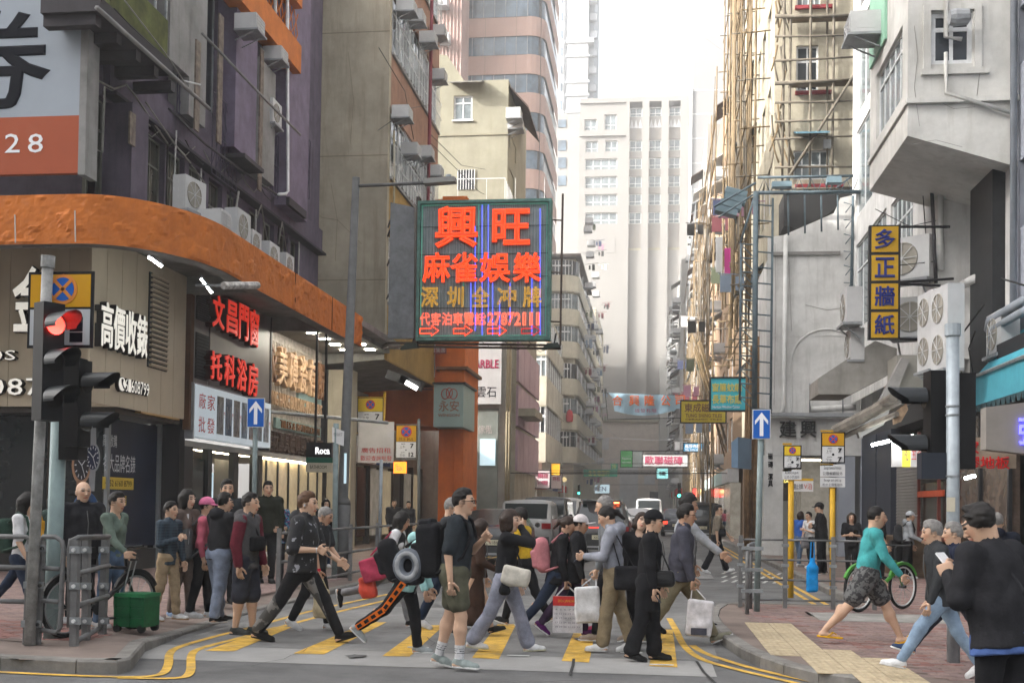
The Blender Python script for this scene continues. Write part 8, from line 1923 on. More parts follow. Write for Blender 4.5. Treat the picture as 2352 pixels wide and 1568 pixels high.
def backpack(J,label,mat,w=.15,h=.24,d=.09,off=0,extra=None,straps=True):
 t=held(J,'backpack',label,'backpack');nb,sd,sf,H=J['nb'],J['sd'],J['sf'],J['H'];c=nb-sd*(.03*H+h)-sf*(.085*H+d+off);R=[sf,V3(0,1,0),sd]
 S=SD(c-.42,c+.42,.013);S.box(c,(d,w,h),min(.085,d*.95),0,R);S.box(c-sf*d-sd*h*.3,(d*.4,w*.75,h*.5),.03,.02,R);S.folds(.006,5,30);hpart(t,'bag_body',S,mat)
 if straps:
  for y in(1,-1):
   yy=V3(0,y*.075*H,0);MB().tube([c+sf*d+sd*h*.8+yy,nb+sd*.028*H-sf*.02*H+yy,nb+sf*.05*H-sd*.0*H+yy,nb+sf*.085*H-sd*.09*H+yy,nb-sd*.2*H+sf*.06*H+yy*1.35,c-sd*h*.8+sf*d+yy*1.3],.017,6).build('strap',mat,t,True)
 if extra:extra(t,c,R)
 return t
def tote(J,label,mat,c,w,h,d=.05,tilt=0,handle=None,name='bag',cat='bag',hm=None):
 """soft bag hanging below a point; c: local centre of its top edge, w along facing"""
 t=held(J,name,label,cat);c=V3(*c);ct=V3(math.sin(rad(tilt)),0,-math.cos(rad(tilt)));fx=V3(math.cos(rad(tilt)),0,math.sin(rad(tilt)))
 S=SD(c-max(w,h)*1.25-.1,c+max(w,h)*1.25+.1,.012);m=c+ct*h*.5;S.box(m,(w/2,d/2,h/2),min(d*.45,.03),0,[fx,V3(0,1,0),-ct]);S.cone(m-fx*w*.25+ct*h*.2,m+fx*w*.25+ct*h*.2,d*.5,d*.5,.06);S.folds(.004,11,18);hpart(t,'bag_body',S,mat)
 hp=V3(*handle)if handle is not None else c+V3(0,0,.12)
 for y in(.5,-.5):MB().tube([c-fx*w*.28+V3(0,y*d*.6,0),hp+V3(0,y*.01,0)-fx*.02,hp+V3(0,y*.01,0)+fx*.02,c+fx*w*.28+V3(0,y*d*.6,0)],.007,5).build('handle',hm or mat,t)
 return t,c,ct,fx
def phone(J,s,label,mat=None,tilt=(1,0,.7)):
 p=J['hand'+s];t=held(J,'phone',label,'phone');n=nrm(V3(*tilt));w=V3(0,1,0);v=nrm(np.cross(w,n));p=p+v*.01+n*.012
 MB().obox(p,w*.036,v*.075,n*.005).build('phone_body',mat or BLACK,t);MB().obox(p-n*.0062,w*.033,v*.07,n*.0008).build('screen',M('phone_screen',(.05,.06,.08),rough=.1,emit=(.7,.8,1),es=.15,var=0),t);return t
# ================================================================== the crowd
BLK=C('black',(.014,.014,.016));BLK2=C('soft_black',(.022,.022,.025));NAVY=C('navy',(.015,.02,.04));CHAR=C('charcoal',(.035,.037,.04));WHI=C('white',(.62,.62,.63));DENIM=C('denim',(.09,.14,.22),var=.3);DDEN=C('dark_denim',(.02,.03,.055),var=.3);KHAKI=C('khaki',(.24,.19,.12));TAN=C('tan',(.36,.27,.17));GREYT=C('grey',(.2,.2,.21));LGREY=C('light_grey',(.3,.31,.34));LILAC=C('grey_lilac',(.24,.25,.31));BRNW=C('brown',(.05,.028,.02));TAUPEC=C('taupe',(.15,.115,.1))
SW=C('shoe_white',(.6,.6,.6));SK=C('shoe_black',(.015,.015,.015));SG=C('shoe_grey',(.26,.28,.28));SOLW=C('sole_white',(.55,.55,.54));SOLB=C('sole_black',(.02,.02,.02))
WB=(SW,SOLW,.014);KB=(SK,SOLB,.012);KW=(SK,SOLW,.012)
WAIT='people waiting on the shop side pavement';FAR='people at the shopfronts and far up the street'
I_=('a',6,7,12,4);I2=('a',-4,8,14,4)
st=(4,4,-4,4)
J=person('woman with long black hair in white tee and tight dark jeans behind the railing',44,1440,0,1135,zg=.12,g=(-34,10,22,6),lean=6,L=I2,R=('a',8,6,20,4),fem=True,b=.92,shirt=('tee',WHI,dict(hem=-.0)),pants=('trousers',DDEN,dict(loose=.86)),shoe=WB,hair=('long','black'),grp=WAIT)
backpack(J,'dark green backpack on the long haired woman behind the railing',C('forest_green',(.03,.06,.045)),.13,.2,.075)
J=person('person in dark grey green coat half hidden by the pale green signal pole',112,1436,20,1140,zg=.12,g=(10,4,-12,8),L=I_,R=I2,shirt=('coat',C('grey_green',(.06,.09,.08)),dict(hem=-.2)),pants=('trousers',BLK),shoe=WB,hair=('short','black'),grp=WAIT)
tote(J,'yellow bag of the person behind the pale green pole',C('mustard',(.5,.26,.02)),J['pel']+V3(-.12,-.2,.42),.2,.26)
J=person('bald elderly man in black jacket over a blue and white striped polo',182,1432,-38,1109,zg=.12,g=st,lean=1,L=I_,R=I2,head=(-6,2,0),b=1.12,skin='a',shirt=('jacket',BLK2,dict(hem=-.07)),pants=('trousers',BLK),shoe=KB,hair=('bald','grey'),grp=WAIT)
S=SD(J['nb']-.5,J['nb']+.2,.012);S.cone(J['nb']-J['sd']*.36+J['sf']*.085,J['nb']-J['sd']*.05+J['sf']*.065,.06,.04,0,V3(0,1,0),1.2);hpart(J['body'],'polo_shirt',S,MP('polo_stripe','stripe',(.02,.05,.3),(.6,.6,.62),scale=6))
J=person('woman in sage green knit top and blue jeans pulling a green trolley box',252,1441,-8,1133,zg=.12,g=(8,4,-6,6),lean=4,L=('a',-8,6,10,3),R=('a',26,10,26,-4),head=(-4,6,0),fem=True,b=.98,shirt=('knit',C('sage',(.13,.17,.14)),dict(hem=-.0)),pants=('trousers',DENIM,dict(loose=1.05)),shoe=WB,hair=('short','black'),grp=WAIT,curl=(.4,1.1))
hb=J['handR'];t=held(J,'trolley_box','dark green plastic folding trolley box on wheels with long handle','trolley')
GRN=C('green_plastic',(.012,.095,.035),rough=.35,bump=0);bx_=hb[0]+.07;by_=hb[1]+.02
for k in range(3):MB().box(bx_-.19,bx_+.19,by_-.15,by_+.15,.07+k*.11,.165+k*.11).build('side_panel',GRN,t)
MB().box(bx_-.18,bx_+.18,by_-.14,by_+.14,.06,.39).build('box_body',GRN,t);MB().box(bx_-.2,bx_+.2,by_-.16,by_+.16,.395,.435).build('lid',C('green_lid',(.03,.17,.07),rough=.35,bump=0),t)
for x in(bx_-.18,bx_,bx_+.18):MB().box(x-.012,x+.012,by_-.158,by_+.155,.07,.395).build('rib',GRN,t)
for x in(bx_-.16,bx_+.15):
 for y in(by_-.13,by_+.13):MB().lathe((x,y,.045),[(.045,-.02),(.045,.02)],12,'Y').build('wheel',TYRE,t)
for y in(-.05,.05):MB().tube([(bx_-.15,by_+y,.42),(hb[0]+.02,by_+y,hb[2]-.02)],.008,6).build('handle_rod',GALV,t)
MB().tube([(hb[0]+.02,by_-.06,hb[2]-.02),(hb[0]+.02,by_+.06,hb[2]-.02)],.015,8).build('handle',BLACK,t)
J=person('boy in a navy checked shirt and tan trousers with one hand raised to his strap',382,1425,-12,1155,zg=.12,g=(10,5,-8,8),lean=2,L=I_,R=('t',.13,-.05,.7),head=(-4,0,0),b=.92,shirt=('shirt',MP('plaid_navy','plaid',(.012,.02,.035),(.035,.06,.08),scale=9),dict(hem=-.06)),pants=('trousers',TAN,dict(loose=1.08,fold=.007)),shoe=(SW,C('sole_gum',(.3,.19,.1)),.014),hair=('short','black'),grp=WAIT,curl=(.4,1.0))
J=person('teenager with fringe in a taupe cardigan with white edging and brown trousers',418,1418,-20,1128,zg=.12,g=(6,3,-6,4),L=I_,R=('a',0,9,8,3),fem=True,b=.95,skin='c',shirt=('jacket',TAUPEC,dict(hem=-.05,loose=.95)),pants=('trousers',TAUPEC,dict(loose=1.15)),shoe=(C('sky_shoe',(.28,.4,.6)),SOLW,.014),hair=('bob','black'),grp=WAIT)
for a in(.03,):MB().tube([J['nb']+J['sf']*.08-J['sd']*.02+V3(0,-.05,0),J['nb']-J['sd']*.25+J['sf']*.115+V3(0,-.05,0),J['pel']-J['sd']*.02+J['sf']*.125+V3(0,-.06,0)],.014,6).build('white_edging',WHI,J['body'])
J=person('person in a bright pink cap and pink top with a big grey backpack',462,1418,12,1146,zg=.12,g=(8,4,-8,6),lean=3,L=I_,R=I2,head=(-6,3,0),fem=True,b=.95,shirt=('tee',C('pink_top',(.5,.12,.17)),dict(sleeve=.9)),pants=('trousers',BLK),shoe=WB,hair=('crop','black',C('pink_cap',(.62,.17,.3),bump=.1),.085),grp=WAIT)
backpack(J,'large grey backpack carried by the person in the pink cap',C('pack_grey',(.13,.135,.14)),.16,.26,.085)
person('man seen from behind in a black hooded top and grey blue sweatpants',500,1428,58,1135,zg=.12,g=(8,4,-6,5),lean=4,L=('a',14,8,40,8),R=('a',10,8,40,8),head=(-30,4,0),b=1.02,shirt=('hoodie',BLK2,dict(hem=-.05)),pants=('trousers',C('grey_blue',(.2,.235,.31)),dict(loose=1.25,fold=.007)),shoe=KW,hair=('short','black'),grp=WAIT)
person('tall man in dark clothes whose face looks over the man in the black hood',514,1385,-50,1105,zg=.12,g=st,L=I_,R=I_,head=(-12,4,0),shirt=('jacket',CHAR),pants=('trousers',BLK),shoe=KB,hair=('short','black'),grp=WAIT)
J=person('man in a grey hoodie with maroon sleeves and dark shorts standing at the kerb',562,1456,-6,1136,g=(6,4,-4,4),lean=2,L=I_,R=('a',-6,10,14,2),head=(0,2,0),b=1.02,shirt=('hoodie',C('heather_grey',(.085,.082,.085)),dict(hem=-.06)),pants=('shorts',C('dark_shorts',(.035,.037,.05)),dict(len=.56,loose=1.08)),shoe=(C('clog_grey',(.045,.048,.045)),C('clog_grey'),.014),hair=('crew','black'),grp=WAIT)
for s in 'LR':
 S=SD(np.minimum(np.minimum(J['sh'+s],J['el'+s]),J['wr'+s])-.12,np.maximum(np.maximum(J['sh'+s],J['el'+s]),J['wr'+s])+.12,.013);H_=J['H'];S.cone(J['sh'+s],J['el'+s],.047*H_,.0405*H_,.02);S.cone(J['el'+s],J['el'+s]+(J['wr'+s]-J['el'+s])*.95,.0405*H_,.031*H_,.02);S.folds(.004,8,15);hpart(J['body'],'maroon_sleeve',S,C('maroon',(.12,.018,.03)))
c=J['pel']+V3(.17,-.06,.2);S=SD(c-.2,c+.2,.012);S.box(c,(.05,.13,.09),.03);t=held(J,'waist_bag','black cross body pouch on the man with maroon sleeves','bag');hpart(t,'bag_body',S,BLK)
MB().tube([J['nb']+V3(-.02,-.07,.03),J['nb']+V3(.11,-.04,-.12),c+V3(.0,.05,.08)],.012,5).build('strap',BLK,t)
person('man in dark olive clothes in the lit shop doorway',610,1338,-60,1108,zg=.12,g=st,L=I_,R=I_,shirt=('jacket',C('dark_olive',(.02,.022,.015))),pants=('trousers',BLK),shoe=KB,hair=('short','black'),grp=FAR,q=1.5)
J=person('woman with face mask in a dark floral blouse by the kerb railing',634,1336,-70,1142,zg=.12,g=st,lean=2,L=('t',.16,.03,.62),R=('t',.16,-.04,.62),fem=True,b=1.05,shirt=('shirt',MP('floral','floral',(.015,.03,.1),(.05,.22,.32),(.5,.12,.22),22),dict(sleeve=.5,hem=-.08)),pants=('trousers',BLK),shoe=KB,hair=('short','black'),grp=WAIT,q=1.3);mask(J)
J=person('young man in a black flecked sports top striding with a phone and white earpiece',690,1474,-4,1134,g=(34,8,-30,6),lean=3,L=('a',18,8,40,6),R=('t',.13,-.09,.585),head=(0,3,0),b=1.1,skin='a',shirt=('hoodie',MP('flecks','fleck',(.012,.012,.014),(.25,.25,.27),scale=16),dict(sleeve=.52,hem=-.03)),pants=('trousers',BLK,dict(loose=.98)),shoe=KB,hair=('short','brown'),curl=(.5,.9),foot=dict(L=18,R=-10));phone(J,'R','phone held at the waist by the striding man in the flecked top')
for s in 'LR':S=SD(np.minimum(J['hip'+s],J['an'+s])-.2,np.maximum(J['hip'+s],J['an'+s])+.2,.014);H_=J['H'];S.cone(J['hip'+s]+V3(-.02,0,0),J['kn'+s],.0625*H_,.047*H_,.03);S.cone(J['kn'+s],J['an'+s]+V3(0,0,.03),.047*H_,.038*H_,.02);S.half((1,0,.35),J['kn'+s]+V3(-.012,0,0));hpart(J['body'],'camo_panel',S,MP('camo','camo',(.05,.048,.045),(.16,.15,.14),scale=9))
MB().lathe(tuple(J['P'](.0,-.085,-.012)),[(.008,-.015),(.012,.01)],8).build('earpiece',WHI,J['body'])
MB().lathe(tuple(J['wrR']),[(.031,-.012),(.031,.012)],12,'X').build('wristband',WHI,J['body'])
J=person('older man in white shirt and dark waistcoat behind the striding man reading his phone',722,1448,-4,1166,g=(14,6,-16,12),lean=8,L=('t',.2,.0,.58),R=('a',2,8,10,2),head=(0,22,0),b=1.0,skin='b',shirt=('jacket',CHAR,dict(sleeve=.4)),pants=('trousers',BLK),shoe=WB,hair=('crop','grey'),curl=(.8,1.3));phone(J,'L','phone of the older man behind the striding man')
MB().lathe(tuple(J['wrR']),[(.03,-.02),(.03,.02)],12).build('watch',C('red_watch',(.5,.02,.04)),J['body'])
tote(J,'cream paper bag in the hand of the older man behind',C('cream_paper',(.55,.46,.3),bump=.1),J['handR']+V3(.02,0,-.14),.2,.36,.08,handle=J['handR'],name='paper_bag')
person('woman in a black jacket and jeans standing by the street name post',745,1302,-60,1148,zg=.12,g=st,L=('t',.14,.05,.7),R=I_,fem=True,shirt=('jacket',BLK),pants=('trousers',DDEN),shoe=WB,hair=('bob','black'),grp=FAR,q=1.4)
for i,(x,y,t_,c_)in enumerate(((903,1262,1148,'man'),(936,1262,1152,'woman'))):person('dark dressed %s standing inside the arcade behind the yellow pole'%c_,x,y,-70,t_,zg=.12,g=st,L=I_,R=I_,fem=bool(i),shirt=('jacket',BLK2),pants=('trousers',BLK),shoe=KB,hair=('short','black'),grp=FAR,q=1.6)
J=person('woman in white tee and black vest with pink shoulder bag walking in grey trousers',895,1440,0,1178,g=(24,10,-44,34),lean=12,L=I_,R=('a',-14,10,20,4),head=(0,16,0),fem=True,b=.98,skin='b',shirt=('tee',WHI,dict(sleeve=.36)),pants=('trousers',GREYT),shoe=KW,hair=('bob','black'))
S=SD(J['nb']-.7,J['nb']+.2,.014);H_=J['H'];S.cone(J['pel']+J['sd']*.02*H_,J['nb']-J['sd']*.06*H_,.076*H_,.074*H_,.03,V3(0,1,0),1.3);S.half(-J['sd'],J['pel']+J['sd']*.02*H_);hpart(J['body'],'vest',S,BLK)
tote(J,'raspberry pink tote on the shoulder of the woman in the black vest',C('raspberry',(.42,.05,.1)),J['shR']+V3(-.2,-.1,-.3),.34,.3,.1,-18,handle=J['shR']+V3(-.02,-.04,.03),name='tote_bag')
tote(J,'red plastic carrier bag swinging behind the aqua jacket',C('red_plastic',(.62,.08,.05),rough=.4),J['pel']+V3(-.22,-.18,-.12),.2,.28,.12,-12,handle=J['pel']+V3(-.16,-.16,.02),name='plastic_bag')
J=person('person bent forward in a pale aqua jacket and black trousers with orange lettered stripe',930,1500,4,1198,g=(14,8,-36,20),lean=20,L=I_,R=('a',4,8,14,2),head=(0,26,0),b=.98,skin='b',shirt=('hoodie',C('aqua',(.32,.55,.54)),dict(hem=-.06,fold=.007)),pants=('trousers',BLK,dict(loose=1.06)),shoe=(SG,SOLW,.014),hair=('short','dark'),foot=dict(R=-42))
for s in 'R':
 for a,b_,o in((J['hip'+s],J['kn'+s],.062),(J['kn'+s],J['an'+s],.043)):
  d=b_-a;n_=max(1,int(np.linalg.norm(d)/.085));m_=MB();u=nrm(d);v=np.cross(u,V3(0,1,0))
  m_.quad(a+V3(0,-o*J['H']*1.0-.012,0)+v*.035,a+V3(0,-o*J['H']*1.0-.012,0)-v*.035,b_+V3(0,-o*J['H']*.74-.014,0)-v*.03,b_+V3(0,-o*J['H']*.74-.014,0)+v*.03).build('orange_stripe',C('orange_stripe',(.75,.17,.02)),J['body'])
  for k in range(n_):p=a+V3(0,-o*J['H']*.9-.018,0)+d*(k+.5)/n_;m_=MB();m_.obox(p,u*.026,v*.018,V3(0,.002,0)).build('stripe_letter',BLK,J['body'])
backpack(J,'black backpack on the bent person in aqua',BLK,.15,.24,.1)
J=person('tall man in dark grey tee and olive shorts with glasses and hiking pack',1042,1537,-4,1127,g=(-9,6,12,14),lean=5,L=('t',.17,-.02,.74),R=('a',-10,9,16,-2),head=(0,2,0),b=1.1,skin='a',shirt=('tee',C('slate_tee',(.03,.036,.042)),dict(hem=-.035,sleeve=.46,loose=1.08)),pants=('shorts',C('olive_shorts',(.1,.098,.068)),dict(len=.38,loose=1.16,fold=.006)),shoe=(C('mint_grey_shoe',(.25,.29,.28)),SOLW,.014),hair=('crew','black'),socks=(WHI,BLK),curl=(.7,.9),palms=(None,None),foot=dict(L=-14,R=-3))
glasses(J)
def pillow(t,c,R):
 cc=c-R[0]*.18-R[2]*.17+V3(0,-.1,0);S=SD(cc-.24,cc+.24,.009)
 for k in range(18):a0,a1=[2*math.pi*(j/18)for j in(k,k+1)];S.cone(cc+V3(.1*math.cos(a0),-.02,.12*math.sin(a0)),cc+V3(.1*math.cos(a1),-.02,.12*math.sin(a1)),.052,.052,.0)
 t2=held(J,'neck_pillow','grey blue horseshoe neck pillow strapped to the hiking pack','pillow');hpart(t2,'cushion',S,C('pillow_grey',(.14,.155,.18)))
 S=SD(cc-.24,cc+.24,.009)
 for k in range(18):a0,a1=[2*math.pi*(j/18)for j in(k,k+1)];S.cone(cc+V3(.1*math.cos(a0),-.055,.12*math.sin(a0)),cc+V3(.1*math.cos(a1),-.055,.12*math.sin(a1)),.026,.026,.0)
 hpart(t2,'piping',S,C('pillow_light',(.32,.33,.34)))
 S=SD(c-.45,c+.45,.013);S.box(c-R[0]*.13-R[2]*.3+V3(0,0,0),(.07,.15,.06),.05,0,R);S.box(c+R[2]*.25-R[0]*.06,(.07,.12,.05),.03,0,R);S.box(cc+V3(0,.06,0),(.12,.04,.14),.03);S.folds(.006,2,30);hpart(t,'pocket',S,BLK2)
backpack(J,'black hiking backpack of the tall man in olive shorts',BLK,.16,.27,.12,0,pillow)
J=person('elderly grey haired man behind the hiking pack with a face mask',1018,1445,0,1146,g=(14,8,-16,10),L=I_,R=I2,lean=6,head=(0,10,0),skin='a',shirt=('jacket',CHAR),pants=('trousers',DDEN),shoe=WB,hair=('crop','grey'));mask(J,WHI)
J=person('woman in long dark brown dress holding a phone behind the tall man',1088,1460,6,1196,g=(22,8,-18,10),lean=5,L=I_,R=('t',.18,-.05,.58),head=(0,14,0),fem=True,b=.98,shirt=('jacket',BRNW),pants=('skirt',BRNW,dict(hem=.1)),shoe=KB,hair=('bob','dark'),curl=(.5,.9));phone(J,'R','phone of the woman in the brown dress',WHI)
J=person('woman in black sweater and wide grey lilac jeans with hand at her face',1158,1496,0,1175,g=(22,5,-22,10),lean=3,L=I_,R=('t',.105,-.02,.865,(.5,-.5,-.8)),head=(-10,4,0),fem=True,b=1.0,skin='c',shirt=('knit',BLK,dict(hem=-.0,loose=1.1)),pants=('trousers',LILAC,dict(loose=1.15,flare=1.35,fold=.006)),shoe=(SW,C('sole_cream',(.5,.48,.35)),.016),hair=('bob','dark'),curl=(.5,.6),foot=dict(L=4,R=-4))
tote(J,'off white canvas crossbody bag of the woman with the brown bob',C('canvas',(.5,.47,.41)),J['pel']+V3(.12,-.2,.14),.3,.2,.1,12,handle=J['nb']+V3(-.02,.05,.05),name='crossbody_bag',hm=BLK)
tote(J,'small black pouch hanging at the hip of the woman with the brown bob',BLK,J['pel']+V3(.02,-.19,-.05),.09,.1,.06,name='pouch')
J=person('woman in yellow shirt and pink checked apron walking the other way',1203,1438,168,1170,g=(22,8,-20,12),lean=4,L=('a',10,8,40,6),R=I_,head=(0,8,0),fem=True,b=1.02,skin='b',shirt=('tee',C('yellow_shirt',(.62,.4,.03)),dict(sleeve=.5)),pants=('trousers',BLK),shoe=KW,hair=('short','black'));mask(J,None,.03)
S=SD(J['pel']-.55,J['nb']+.1,.013);H_=J['H'];S.cone(J['pel']-J['sd']*.2*H_,J['pel']+J['sd']*.16*H_,.088*H_,.076*H_,.03,V3(0,1,0),1.3);S.half(-J['sd'],J['pel']-J['sd']*.15*H_);S.half(-J['sf']+V3(0,.45,0),J['pel']-J['sf']*.03);hpart(J['body'],'apron',S,MP('gingham','gingham',(.6,.45,.48),(.42,.09,.14),scale=14))
J=person('woman with ponytail in black jacket and dark jeans carrying the calendar bag',1278,1461,0,1188,g=(30,4,-30,10),lean=10,L=I_,R=('a',0,8,10,2),head=(0,18,0),fem=True,b=1.06,skin='b',shirt=('jacket',BLK,dict(hem=-.08)),pants=('trousers',DDEN),shoe=(C('pink_shoe',(.6,.06,.15)),SOLW,.014),hair=('pony','dark'),curl=(.5,1.4))
backpack(J,'dusty pink backpack on the woman with the calendar bag',C('dusty_pink',(.46,.18,.2)),.14,.22,.09)
hb=J['handR'];t=held(J,'carrier_bag','clear carrier bag showing a white wall calendar with red heading','bag');w_,h_,yb=.18,.42,hb[1]-.03
MB().box(hb[0]-w_+.02,hb[0]+w_+.02,yb-.02,yb+.02,hb[2]-h_-.12,hb[2]-.1).build('calendar_sheet',C('paper_white',(.62,.6,.62),bump=0),t);cal=t.children[0]
MB().box(hb[0]-w_+.02,hb[0]+w_+.02,yb-.0245,yb-.021,hb[2]-.215,hb[2]-.1).build('red_heading',C('red_print',(.6,.05,.05),bump=0),cal)
text('2026 JANUARY','lettering',C('gold_print',(.65,.4,.05)),cal,(hb[0]-.1,yb-.026,hb[2]-.18),(1,0,0),(0,0,1),.24,.04)
for r_ in range(5):text(' '.join(str(x)for x in range(4+r_*6,10+r_*6)),'lettering',C('grey_print',(.15,.15,.2)),cal,(hb[0]-.135,yb-.022,hb[2]-.27-r_*.052),(1,0,0),(0,0,1),.3,.02)
MB().tube([(hb[0]-.12,yb,hb[2]-.1),(hb[0]-.02,yb+.02,hb[2]+.01),(hb[0]+.03,yb+.02,hb[2]+.01),(hb[0]+.15,yb,hb[2]-.1)],.01,5).build('handle',C('clear_plastic',(.5,.5,.52)),t)
J=person('person in a white cap and black jacket with purple trainers beside the ponytailed woman',1312,1462,-4,1186,g=(16,6,-24,14),lean=8,L=('t',.22,.05,.66),R=I_,head=(0,10,0),b=1.0,skin='b',shirt=('jacket',BLK2,dict(hem=-.08)),pants=('trousers',C('plum_trousers',(.05,.03,.06))),shoe=(C('purple_shoe',(.09,.02,.1)),SOLW,.014),hair=('crop','black',C('white_cap',(.6,.56,.56),bump=.1),.1))
phone(J,'L','black phone pouch held by the person in the white cap')
J=person('woman with ponytail in pale grey hoodie and khaki cargo trousers looking at her phone',1408,1498,180,1166,g=(10,3,-11,8),lean=4,L=('t',.2,.04,.655),R=('t',.2,-.02,.655),head=(0,24,0),fem=True,b=1.0,skin='a',shirt=('hoodie',C('pale_grey_hood',(.25,.26,.3)),dict(hem=-.0,loose=.95)),pants=('trousers',KHAKI,dict(loose=1.14,flare=1.2,fold=.007)),shoe=WB,hair=('pony','black'),curl=(.8,.8));phone(J,'L','phone of the woman in the pale grey hoodie')
tote(J,'dark shoulder bag at the back of the woman in the pale grey hoodie',BLK2,J['pel']+V3(-.14,.17,.1),.26,.26,.09,name='shoulder_bag',handle=J['shL']+V3(0,.02,.05))
J=person('grey haired man in grey shirt behind the woman in the pale grey hoodie',1398,1475,180,1142,g=(14,8,-14,10),lean=3,L=I_,R=I2,head=(0,12,0),skin='a',shirt=('shirt',C('grey_shirt',(.14,.15,.16))),pants=('trousers',BLK),shoe=(C('taupe_shoe',(.25,.2,.16)),SOLW),hair=('crop','grey'),curl=(1.2,1.2))
tote(J,'white plastic carrier bag with red print held low behind the woman in khaki trousers',C('white_plastic',(.6,.6,.61),rough=.4),J['handL']+V3(.06,.05,-.1),.29,.42,.14,4,handle=J['handL'],name='plastic_bag')
J=person('person with round glasses tilting the head back and sideways in dark clothes',1466,1472,-84,1180,g=(6,4,-6,6),lean=2,L=I_,R=I_,head=(4,-10,-26),fem=True,skin='c',shirt=('knit',BLK),pants=('trousers',BLK),shoe=WB,hair=('bob','dark'));glasses(J)
J=person('woman in black cap and flowing black clothes with camera bag near the kerb line',1488,1518,-4,1176,g=(6,3,-9,8),lean=2,L=I_,R=('a',2,8,8,2),head=(0,8,0),fem=True,b=1.04,skin='a',shirt=('jacket',BLK,dict(hem=-.05)),pants=('trousers',BLK,dict(loose=1.2,flare=1.35,fold=.008)),shoe=KB,hair=('crop','black',BLK,.085))
S=SD(J['pel']-.6,J['pel']+.35,.015);H_=J['H'];S.cone(J['pel']-J['sd']*.22*H_,J['pel']+J['sd']*.1*H_,.088*H_,.07*H_,.02,V3(0,1,0),1.25);S.half(-J['sd'],J['pel']-J['sd']*.2*H_);S.folds(.008,3,16);hpart(J['body'],'overskirt',S,BLK)
tote(J,'shiny black camera bag slung across the woman in the black cap',C('black_leather',(.015,.015,.016),rough=.3),J['pel']+V3(.17,-.12,.12),.19,.16,.1,name='camera_bag',handle=J['nb']+V3(0,0,.05))
phone(J,'R','dark phone held low by the woman in the black cap')
J=person('man with glasses in an open grey jacket and khaki trousers striding with a paper bag',1560,1478,-2,1162,g=(32,6,-26,6),lean=4,L=I_,R=('a',6,9,10,2),head=(0,6,0),b=1.05,skin='b',shirt=('jacket',C('slate_jacket',(.065,.065,.085)),dict(hem=-.05)),pants=('trousers',C('khaki_olive',(.2,.175,.115)),dict(loose=1.08)),shoe=(C('olive_shoe',(.19,.18,.13)),SOLW,.014),hair=('short','black'),curl=(.5,1.3),foot=dict(L=26,R=0));glasses(J)
t,c,ct,fx=tote(J,'white paper shopping bag carried by the man with glasses',C('paper_white',(.6,.58,.6),bump=.05),J['handR']+V3(.05,-.02,-.13),.3,.42,.08,5,handle=J['handR'],name='paper_bag');MB().box(c[0]-.08,c[0]+.1,c[1]-.058,c[1]-.054,c[2]-.4,c[2]-.32).build('print_band',C('slate_jacket'),t)
J=person('taller man with thick black hair and pale sleeve reaching ahead beside a man with glasses',1566,1455,0,1140,g=(20,8,-20,10),lean=4,L=I_,R=('a',44,4,8,-6),head=(0,6,0),skin='b',shirt=('jacket',C('pale_grey_sleeve',(.3,.31,.33)),{}),pants=('trousers',KHAKI),shoe=KB,hair=('fluffy','black'))
J=person('man in taupe tee and black flared trousers crossing the road farther back',1645,1318,4,1161,g=(20,4,-18,8),L=('a',30,8,10,2),R=('a',-10,8,14,4),shirt=('tee',C('taupe_tee',(.2,.17,.13)),dict(sleeve=.5)),pants=('trousers',BLK,dict(loose=1.1,flare=1.3)),shoe=WB,hair=('short','black'),grp=FAR,q=1.4,head=(-40,4,0))
tote(J,'small black bag slung on the man in the taupe tee',BLK,J['pel']+V3(.1,-.17,.22),.2,.18,.08,name='sling_bag',handle=J['nb']+V3(0,.06,.04))
for i,(x,c_,n)in enumerate(((1666,'pink_top','pink'),(1684,'grey','grey'),(1702,'charcoal','charcoal'))):person('distant pedestrian in a %s top by the bamboo bundle'%n,x,1232+i,(90,200,90)[i],1178,zg=.12,g=(14,6,-14,8),L=I_,R=I2,fem=i<2,shirt=('tee',MATS['fabric_'+c_],dict(sleeve=.6)),pants=('trousers',(DENIM,GREYT,BLK)[i]),shoe=WB,hair=('bob','black'),grp=FAR,q=2.2)
person('woman in a bright blue jacket and jeans before the white shop',1836,1300,40,1176,zg=.12,g=(8,4,-8,4),L=I_,R=('a',14,6,40,6),fem=True,b=1.05,shirt=('jacket',C('bright_blue',(.03,.1,.36)),dict(hem=-.07)),pants=('trousers',DENIM),shoe=WB,hair=('bob','dark'),grp=FAR,q=1.4)
J=person('person in black and white talking behind the blue jacket',1860,1304,-150,1184,zg=.12,g=st,L=('t',.14,.04,.68),R=I_,shirt=('tee',WHI),pants=('trousers',BLK),shoe=WB,hair=('short','black'),grp=FAR,q=1.6)
tote(J,'grey shopping bag held beside the blue jacket',GREYT,J['pel']+V3(.12,0,.05),.28,.3,.1,name='shopping_bag')
person('person in black cap and black coat with crossed arms by the yellow sign pole',1886,1318,170,1156,zg=.12,g=st,L=('t',.13,-.02,.68),R=('t',.13,.03,.66),b=1.1,shirt=('jacket',BLK,dict(hem=-.06)),pants=('trousers',BLK,dict(loose=1.1)),shoe=KW,hair=('crop','black',BLK,.08),grp=FAR,q=1.4)
person('young woman with long hair in black beside the larger yellow sign',1955,1325,-100,1180,zg=.12,g=st,L=('t',.15,.04,.66),R=('t',.15,-.04,.66),fem=True,shirt=('tee',BLK),pants=('trousers',BLK),shoe=WB,hair=('long','dark'),grp=FAR,q=1.4)
person('person in black seen behind the man in teal near the suitcase',2022,1330,-20,1182,zg=.12,g=st,L=I_,R=('a',10,8,20,4),shirt=('tee',BLK),pants=('trousers',BLK),shoe=KB,hair=('short','black'),grp=FAR,q=1.4)
